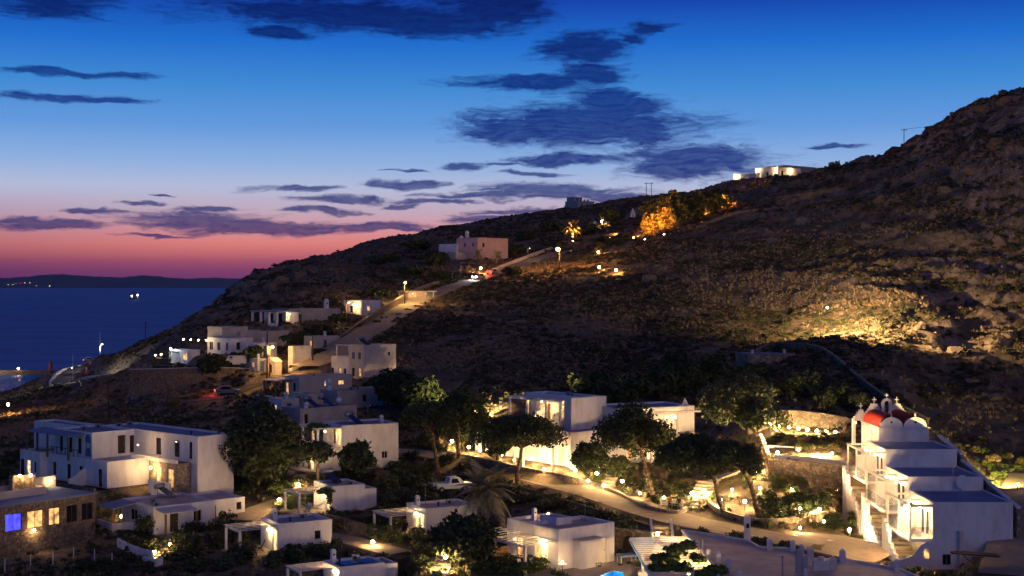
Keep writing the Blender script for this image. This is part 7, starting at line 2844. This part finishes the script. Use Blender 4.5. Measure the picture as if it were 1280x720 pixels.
patch([(860, 664), (930, 674), (960, 682), (1000, 690), (985, 694), (930, 684), (862, 672)], 18, (1.1, 1.7), (0.8, 1.2), DG, 'hedge shrub between the path and the roof terrace', 'hedge beside the roof terrace', 'hedge_shrub')
patch([(1012, 650), (1066, 650), (1066, 662), (1016, 664)], 12, (0.8, 1.4), (0.6, 1.0), ['leaf_dark', 'leaf_green'], 'shrub in the rounded court planter', 'court planter shrubs', 'garden_plant')
patch([(1060, 675), (1090, 672), (1092, 692), (1068, 690)], 8, (0.6, 1.1), (0.5, 0.9), ['leaf_green', 'leaf_dark'], 'shrub in the small stair planter', 'stair planter shrubs', 'garden_plant')
patch([(480, 605), (540, 610), (540, 640), (500, 640), (480, 655), (470, 640)], 20, (1.6, 2.8), (1.2, 2.0), DG, 'dark garden shrub between the lane cottages', 'shrubs between the lane cottages')
patch([(470, 650), (530, 670), (545, 700), (520, 712), (480, 694), (465, 668)], 18, (1.4, 2.4), (1.1, 1.8), DG, 'dark shrub beside the cottage lane', 'shrubs beside the cottage lane')
patch([(415, 645), (470, 650), (468, 664), (412, 660)], 8, (1.2, 2.0), (0.9, 1.4), DG, 'shrub over the dark garden wall', 'shrubs over the garden wall')
patch([(225, 665), (300, 655), (310, 690), (300, 718), (230, 718), (215, 695)], 26, (1.4, 2.6), (1.0, 1.8), DG, 'dark shrub in the garden below the blue canopy cottage', 'shrubs below the canopy cottage')
patch([(350, 694), (420, 680), (430, 692), (400, 706), (355, 712), (310, 716)], 16, (1.2, 2.2), (0.9, 1.5), DG, 'dark shrub before the pergola cottage', 'shrubs before the pergola cottage')
patch([(430, 712), (520, 704), (545, 720), (430, 722)], 14, (1.3, 2.2), (1.0, 1.6), ['leaf_dark', 'leaf_olive', 'leaf_green'], 'leafy hedge shrub round the lit stone steps', 'hedge round the lit steps', 'hedge_shrub')
patch([(590, 700), (640, 705), (700, 716), (700, 722), (590, 722)], 18, (1.4, 2.2), (1.1, 1.7), ['leaf_dark', 'leaf_green'], 'leafy shrub before the pool house porch', 'shrubs before the pool house')
patch([(150, 676), (195, 682), (190, 698), (160, 692)], 8, (1.0, 1.6), (0.7, 1.1), DG, 'shrub behind the curved white wall', 'shrubs behind the curved wall')
patch([(258, 600), (310, 600), (330, 620), (300, 630), (262, 614)], 12, (1.6, 2.6), (1.2, 2.0), ['leaf_dark'], 'dark shrub at the foot of the very large tree', 'shrubs under the large tree')
patch([(480, 575), (540, 560), (620, 585), (560, 598), (500, 596)], 16, (1.4, 2.4), (1.0, 1.7), DG, 'dark shrub at the head of the garden path', 'shrubs at the head of the path')
patch([(340, 596), (420, 596), (420, 604), (380, 628), (360, 640), (330, 636)], 14, (1.0, 2.0), (0.8, 1.5), DG, 'dark shrub on the slope between porch steps and path lamp', 'shrubs above the path lamp')
patch([(90, 690), (150, 690), (200, 712), (200, 720), (60, 720)], 14, (1.0, 2.2), (0.7, 1.4), ['leaf_dark', 'scrub_dark'], 'dark shrub at the edge of the bare lot', 'shrubs round the bare lot')
patch([(130, 632), (150, 628), (152, 660), (125, 668)], 6, (1.0, 1.8), (0.8, 1.3), ['leaf_dark'], 'dark shrub at the end of the stone restaurant', 'shrubs by the restaurant')
patch([(290, 520), (340, 520), (345, 545), (300, 560)], 10, (1.6, 2.8), (1.2, 2.2), ['leaf_dark'], 'dark shrub on the slope left of the tanked house', 'shrubs left of the tanked house')
patch([(430, 592), (500, 588), (520, 606), (470, 618), (430, 610)], 12, (1.4, 2.4), (1.0, 1.8), DG, 'dark shrub behind the hammock cottage', 'shrubs behind the hammock cottage')
patch([(600, 606), (640, 612), (636, 640), (612, 640)], 8, (1.2, 2.2), (0.9, 1.5), DG, 'dark shrub at the foot of the date palm', 'shrubs under the date palm')
patch([(500, 520), (560, 520), (570, 552), (500, 556)], 12, (1.8, 3.0), (1.4, 2.4), ['leaf_dark'], 'dark shrub on the bank behind the slim pine', 'shrubs behind the slim pine')
patch([(0, 575), (24, 570), (24, 596), (0, 600)], 8, (1.4, 2.2), (1.0, 1.6), DG, 'dark shrub beside the left hotel terrace', 'shrubs beside the left hotel')
patch([(210, 502), (262, 490), (270, 494), (215, 510)], 10, (1.0, 1.6), (0.7, 1.1), ['leaf_green', 'leaf_yellow'], 'pale green shrub lit by the passing headlights', 'lit hedge by the lower road', 'hedge_shrub')
patch([(745, 304), (770, 300), (785, 322), (750, 326)], 9, (2.2, 3.6), (1.6, 2.6), ['leaf_yellow', 'leaf_dark'], 'garden shrub on the ridge by the lamps', 'ridge garden shrubs')
patch([(1215, 560), (1280, 575), (1280, 620), (1245, 600)], 18, (0.8, 1.5), (0.6, 1.0), ['leaf_yellow', 'leaf_green', 'dry_grass'], 'yellow green shrub on the bank behind the apartment block', 'bank behind the apartment block')
shrub(cott_c.w(-0.6, 0.6, 0), 2.6, 2.6, 'leaf_dark', 'dark bush growing over the porch of the blue canopy cottage', None, 'porch_bush')
shrub(cott_c.w(cott_c.ra(285, 0), 0, 0), 1.6, 2.0, 'leaf_dark', 'dark bush before the annex of the blue canopy cottage', None, 'porch_bush')
vine('porch_vine', 'green vine trailing over the columned porch roof', hg.w(-2.4, 1.6, 5.2), [(0, 0, 0, 1.2, 1.4, 0.35), (-0.7, 0.6, -0.3, 0.6, 0.9, 0.6)], 700, 0.28, 'leaf_green', seed=8)
vine('porch_vine', 'green vine climbing the pergola by the hammock', cf.w(-0.6, 0.2, 2.3), [(0, 0, 0, 1.0, 0.9, 0.3), (0.4, -0.2, -0.6, 0.3, 0.3, 0.8)], 450, 0.24, 'leaf_green', seed=9)
pot = empty('plant_pot', on(997, 115.2), 0, 'round plant pot on the white wall between the two terrace lamps', 'plant pot')
MB().tbox(0, 0, 0, 0.55, 0.5, 0.5, 1.5, 1.5).build('pot', 'terracotta', pot)
link('leaves', shrub_mesh('leaf_green', 1), pot, (0, 0, 0.45), None, 0.7)


# ------------------------------------------------------------------ boulders
def rock_mesh(seed, sub=3):
    bm = bmesh.new()
    bmesh.ops.create_icosphere(bm, subdivisions=sub, radius=1.0)
    rnd = random.Random(seed)
    pl = [(Vector((rnd.gauss(0, 1), rnd.gauss(0, 1), rnd.gauss(0, 1))).normalized(), rnd.uniform(0.5, 0.85)) for _ in range(9)]
    from mathutils import noise as mn
    for v in bm.verts:
        p = v.co.copy()
        for n, k in pl:
            d = p.dot(n)
            if d > k:
                p -= n * (d - k)
        p *= 1 + 0.16 * mn.noise(p * 2.2 + Vector((seed, 0, 0)))
        v.co = p
    me = bpy.data.meshes.new('boulder')
    bm.to_mesh(me)
    bm.free()
    me.materials.append(MATS['rock'])
    return me


RM = [rock_mesh(i + 1) for i in range(5)]
for (px, py, w, h) in ((812, 353, 24, 15), (880, 352, 14, 9), (1250, 306, 22, 16), (1200, 300, 16, 12), (1210, 380, 16, 9), (1165, 352, 24, 16), (1240, 372, 18, 10), (1150, 410, 18, 12),
                       (1195, 440, 26, 14), (1235, 452, 22, 12), (1100, 252, 22, 14), (1085, 285, 20, 12), (1180, 240, 18, 12), (1215, 215, 22, 14), (1245, 180, 26, 16), (1228, 140, 22, 14), (1258, 130, 26, 14),
                       (1272, 126, 16, 10), (1205, 152, 16, 10), (1100, 200, 18, 8), (1070, 205, 16, 8), (370, 352, 26, 20), (352, 356, 22, 16), (378, 372, 24, 14), (336, 362, 20, 14), (320, 374, 18, 12), (300, 384, 14, 9), (345, 342, 20, 10), (368, 336, 18, 10), (392, 340, 16, 10),
                       (290, 398, 14, 8), (1040, 330, 18, 10), (985, 345, 16, 8), (1105, 330, 18, 10), (1258, 420, 16, 9), (1215, 480, 24, 12), (1245, 500, 22, 12)):
    p = gp(px, py)
    s = px2m(p.y / KY)
    o = link('boulder', RM[RND.randrange(5)], None, (p.x, p.y, p.z + h * s * 0.1), (RND.uniform(-0.3, 0.3), RND.uniform(-0.3, 0.3), RND.uniform(0, 6.28)), (w * s / 2, w * s / 2 * RND.uniform(0.8, 1.2), h * s / 2 * 1.25))
    crag = px < 400
    tag(o, 'brown weathered boulder on the rocky crest above the villas' if crag else 'brown weathered boulder on the open hillside', 'boulder', 'boulders on the rocky crest' if crag else 'boulders on the hillside')

# ------------------------------------------------------------------ hillside scrub (uncountable)
def instancer(name, meshes, co, rot, scl, idx):
    c = bpy.data.collections.new(name + '_kinds')
    for i, me in enumerate(meshes):
        o = bpy.data.objects.new('%s_kind_%02d' % (name, i), me)
        c.objects.link(o)
    me = bpy.data.meshes.new(name)
    me.vertices.add(len(co))
    me.vertices.foreach_set('co', co.astype(np.float32).ravel())
    me.attributes.new('rot', 'FLOAT_VECTOR', 'POINT').data.foreach_set('vector', rot.astype(np.float32).ravel())
    me.attributes.new('scl', 'FLOAT_VECTOR', 'POINT').data.foreach_set('vector', scl.astype(np.float32).ravel())
    me.attributes.new('idx', 'INT', 'POINT').data.foreach_set('value', idx.astype(np.int32))
    me.update()
    o = link(name, me)
    ng = bpy.data.node_groups.new(name, 'GeometryNodeTree')
    ng.interface.new_socket('Geometry', in_out='INPUT', socket_type='NodeSocketGeometry')
    ng.interface.new_socket('Geometry', in_out='OUTPUT', socket_type='NodeSocketGeometry')
    N, L = ng.nodes.new, ng.links.new
    gi, go = N('NodeGroupInput'), N('NodeGroupOutput')
    ci = N('GeometryNodeCollectionInfo')
    ci.inputs['Collection'].default_value = c
    ci.inputs['Separate Children'].default_value = True
    ci.inputs['Reset Children'].default_value = True
    ip = N('GeometryNodeInstanceOnPoints')

    def attr(nm, ty):
        a = N('GeometryNodeInputNamedAttribute')
        a.data_type = ty
        a.inputs['Name'].default_value = nm
        return a.outputs['Attribute']
    L(gi.outputs[0], ip.inputs['Points'])
    L(ci.outputs[0], ip.inputs['Instance'])
    ip.inputs['Pick Instance'].default_value = True
    L(attr('idx', 'INT'), ip.inputs['Instance Index'])
    er = N('FunctionNodeEulerToRotation')
    L(attr('rot', 'FLOAT_VECTOR'), er.inputs[0])
    L(er.outputs[0], ip.inputs['Rotation'])
    L(attr('scl', 'FLOAT_VECTOR'), ip.inputs['Scale'])
    L(ip.outputs[0], go.inputs[0])
    md = o.modifiers.new('scatter', 'NODES')
    md.node_group = ng
    return o


def ground_at(u, d):
    fu = np.clip((u - GU[0]) / (GU[1] - GU[0]), 0, NU - 1.001)
    fv = np.clip(np.log(d / GD[0]) / math.log(GD[1] / GD[0]), 0, ND - 1.001)
    i, j = fu.astype(int), fv.astype(int)
    a, b = fu - i, fv - j
    return (GZ[i, j] * (1 - a) + GZ[i + 1, j] * a) * (1 - b) + (GZ[i, j + 1] * (1 - a) + GZ[i + 1, j + 1] * a) * b


RPTS = np.concatenate([a for a, w in RD])
RW = np.concatenate([np.full(len(a), w / 2) for a, w in RD])
HOUSES = [o for o in COL.objects if o.type == 'EMPTY' and o.get('category') in ('house', 'hotel', 'restaurant', 'villa', 'garage', 'kiosk', 'shelter', 'bar', 'chapel', 'apartment block', 'building', 'ruin')]


def house_rects():
    bpy.context.view_layer.update()
    out = []
    for o in HOUSES:
        for ch in o.children:
            if ch.name.split('.')[0] in ('wall', 'porch_floor', 'terrace_paving') and ch.type == 'MESH':
                bb = [Vector(c) for c in ch.bound_box]
                x0, x1 = min(b.x for b in bb), max(b.x for b in bb)
                y0, y1 = min(b.y for b in bb), max(b.y for b in bb)
                out.append((o.location.x, o.location.y, o.rotation_euler[2], x0, y0, x1, y1))
    return out


HR = house_rects()


def clear_mask(x, y, marg=0.5):
    ok = np.ones(len(x), bool)
    for (ox, oy, th, x0, y0, x1, y1) in HR:
        c, s = math.cos(th), math.sin(th)
        lx = (x - ox) * c + (y - oy) * s
        ly = -(x - ox) * s + (y - oy) * c
        ok &= ~((lx > x0 - marg) & (lx < x1 + marg) & (ly > y0 - marg) & (ly < y1 + marg))
    for k in range(0, len(RPTS), 2):
        ok &= np.hypot(x - RPTS[k, 0], y - RPTS[k, 1]) > RW[k] + marg + 0.4
    return ok


def scatter(name, meshes, n, dens, sr, seed, kind_label=None, dlo=62, dhi=470, sink=0.1, hs=(0.8, 1.2)):
    rng = np.random.default_rng(seed)
    m = n * 5
    u = rng.uniform(-260, 1500, m)
    d = np.sqrt(rng.uniform(dlo ** 2, dhi ** 2, m))
    x, y = (u - 640) / F * d, KY * d
    keep = rng.random(m) < dens(u, d, x, y)
    u, d, x, y = u[keep], d[keep], x[keep], y[keep]
    z = ground_at(u, d)
    ok = clear_mask(x, y) & (z > 1.0)
    u, d, x, y, z = u[ok][:n], d[ok][:n], x[ok][:n], y[ok][:n], z[ok][:n]
    k = len(x)
    s = rng.uniform(sr[0], sr[1], k) * (0.7 + 0.6 * rng.random(k))
    h = s * rng.uniform(hs[0], hs[1], k)
    rot = np.stack([rng.normal(0, 0.1, k), rng.normal(0, 0.1, k), rng.uniform(0, 6.28, k)], 1)
    o = instancer(name, meshes, np.stack([x, y, z - sink * h], 1), rot, np.stack([s, s, h], 1), rng.integers(0, len(meshes), k))
    tag(o, kind_label, None, None, 'stuff')
    return k


def scrub_kind(mat, seed, n=110, sz=0.2):
    rnd = random.Random(seed)
    cl = [(rnd.uniform(-0.25, 0.25), rnd.uniform(-0.25, 0.25), rnd.uniform(0.15, 0.4), rnd.uniform(0.2, 0.38), rnd.uniform(0.2, 0.38), rnd.uniform(0.18, 0.32)) for _ in range(5)]
    return leaf_mesh('scrub', cl, n, sz, mat, seed, 0.4)


def tuft_kind(mat, seed, n=26):
    rng = np.random.default_rng(seed)
    vs = []
    for i in range(n):
        a, r = rng.uniform(0, 6.28), rng.uniform(0, 0.25)
        b = np.array([math.cos(a) * r, math.sin(a) * r, 0])
        o = np.array([math.cos(a), math.sin(a), 0]) * rng.uniform(0.1, 0.45) + np.array([0, 0, rng.uniform(0.4, 1.0)])
        w = np.array([-math.sin(a), math.cos(a), 0]) * 0.06
        vs += [b - w, b + w, b + o + w * 0.3, b + o - w * 0.3]
    return raw_quads('tuft', np.array(vs), mat)


def hillm(u, d):
    dv = np.interp(u, [-330, 0, 240, 480, 560, 800, 960, 1120, 1200, 1610], [150, 150, 172, 165, 140, 142, 130, 124, 112, 112])
    return sstep(-6, 10, d - dv)


def clump(x, y, s, seed, lo, hi):
    return sstep(lo, hi, fbm(x / s, y / s, seed, 3))


scatter('hillside_scrub', [scrub_kind('scrub_dark', i) for i in range(4)] + [scrub_kind('scrub_brown', 9)], 46000,
        lambda u, d, x, y: hillm(u, d) * (0.04 + 0.96 * clump(x, ground_at(u, d) * 5, 15, 51, 0.44, 0.58)) * np.clip(1.6 - d / 330, 0.35, 1), (0.5, 1.6), 3, 'dark low scrub covering the hillside', hs=(0.5, 0.9))
scatter('dry_grass', [tuft_kind('dry_grass', i) for i in range(4)], 62000,
        lambda u, d, x, y: hillm(u, d) * (0.06 + 0.94 * clump(x, ground_at(u, d) * 7, 22, 57, 0.46, 0.6)) * np.clip(1.5 - d / 300, 0.3, 1), (0.32, 0.75), 5, 'tan dry grass over the hillside', hs=(0.6, 1.1))
scatter('brown_scrub', [scrub_kind('scrub_brown', i + 20, 70, 0.24) for i in range(4)], 22000,
        lambda u, d, x, y: hillm(u, d) * (0.05 + 0.95 * clump(x, ground_at(u, d) * 4, 10, 63, 0.42, 0.6)) * np.clip(1.6 - d / 330, 0.35, 1), (0.5, 1.3), 7, 'brown thorny scrub over the hillside', hs=(0.45, 0.8))
scatter('hillside_stones', RM_S if 'RM_S' in globals() else [rock_mesh(i + 20, 1) for i in range(4)], 9000,
        lambda u, d, x, y: hillm(u, d) * (0.05 + 0.95 * clump(x, y, 20, 71, 0.48, 0.64)) * np.where(u > 900, 1.0, np.where(u < 420, 0.9, 0.35)), (0.25, 0.95), 9, 'loose brown stones over the hillside', sink=0.2, hs=(0.5, 0.9))
scatter('garden_cover', [scrub_kind('leaf_dark', 31), scrub_kind('leaf_olive', 32), tuft_kind('leaf_green', 33), tuft_kind('dry_grass', 34), scrub_kind('scrub_dark', 35)], 9000,
        lambda u, d, x, y: (1 - hillm(u, d)) * (0.15 + 0.85 * clump(x, y, 8, 81, 0.42, 0.6)), (0.4, 1.1), 11, 'mixed low ground cover between the houses', dlo=78, dhi=190, hs=(0.5, 0.8))

# ------------------------------------------------------------------ floodlights that wash the hillside
def flood(px, py, label, power, color, aim, d=None, ang=120, h=0.7):
    p = on(px, d) if d else gp(px, py)
    r = empty('floodlight', p, 0, label, 'floodlight')
    MB().tube((0, 0, -0.3), (0, 0, h - 0.12), 0.03, 0.03, 6).build('stake', 'metal_dark', r)
    MB().box(-0.16, -0.1, h - 0.12, 0.16, 0.1, h + 0.12).build('housing', 'metal_dark', r)
    MB().box(-0.14, -0.125, h - 0.1, 0.14, -0.103, h + 0.1).build('lens', 'bulb', r)
    av = Vector(aim).normalized()
    spot_light('flood_light', tuple(Vector((0, 0, h + 0.1)) + av * 0.3), aim, power, color, R(ang), 0.9, r)
    return r


flood(1034, 437, 'floodlight behind the hill wall washing the slope', 6500, (1.0, 0.64, 0.28), (0.66, 0.7, 0.3), d=156, ang=165, h=5.0)
flood(1272, 590, 'floodlight on the bank behind the apartment block', 900, (1.0, 0.72, 0.22), (-0.1, 0.8, 0.5), d=101, ang=150)
flood(716, 304, 'spotlight at the foot of the ridge palm', 1600, AMBER, (0.0, 0.12, 1), d=None, ang=120)
flood(806, 302, 'spotlight under the amber ridge trees', 1800, (1.0, 0.34, 0.05), (0.2, 0.3, 1), ang=140)
flood(830, 296, 'second spotlight under the amber ridge trees', 1500, (1.0, 0.36, 0.05), (0.1, 0.3, 1), ang=140)
flood(880, 272, 'spotlight at the upper end of the ridge grove', 5000, (1.0, 0.34, 0.05), (0.3, 0.3, 1), ang=150)
flood(970, 580, 'spotlight at the trunk of the sprawling pine', 1200, WARM, (-0.35, 0.1, 1), d=112.2, ang=110)
flood(852, 276, 'spotlight among the dark ridge trees', 2500, (1.0, 0.34, 0.05), (-0.2, 0.3, 1), ang=150)
flood(792, 300, 'spotlight on the shrubs before the tiny ridge chapel', 1500, (1.0, 0.34, 0.05), (0.3, 0.3, 1), ang=150)
flood(868, 272, 'spotlight at the ridge field wall', 3500, (1.0, 0.34, 0.05), (0.1, 0.3, 1), ang=150)
flood(762, 300, 'spotlight in the ridge garden hedge', 1300, (1.0, 0.45, 0.1), (0.0, 0.3, 1), ang=150)
flood(590, 520, 'floodlight at the foot of the slope behind the dark pine', 1500, (1.0, 0.72, 0.3), (0.2, 0.8, 0.5), d=136, ang=140)


# ------------------------------------------------------------------ evening haze
def haze_box():
    m = bpy.data.materials.new('haze_air')
    m.use_nodes = True
    nt = m.node_tree
    nt.nodes.clear()
    out = nt.nodes.new('ShaderNodeOutputMaterial')
    v = nt.nodes.new('ShaderNodeVolumePrincipled')
    v.inputs['Color'].default_value = (0.6, 0.75, 1.0, 1)
    v.inputs['Density'].default_value = 0.16 / 9500
    nt.links.new(v.outputs[0], out.inputs['Volume'])
    MATS['haze_air'] = m
    o = MB().box(-17000, -60, -30, 17000, 27000, 260).build('haze', 'haze_air')
    tag(o, kind='stuff')


haze_box()
build_terrain()
sea_and_island()
for key, nm, mat in (('path', 'garden_path', 'paving'), ('plaza', 'paved_court', 'paving'), ('upper', 'upper_road', 'paving'), ('lower', 'lower_road', 'asphalt'), ('coast', 'coast_road', 'asphalt'), ('cottage', 'cottage_lane', 'paving'), ('cottage2', 'cottage_path', 'paving'), ('track', 'dirt_track', 'paving')):
    line, w = ROADS[key]
    tag(strip_mesh(nm, line, w, mat, 0.02 if key != 'plaza' else 0.03, 0.5).build(nm, mat), kind='structure')
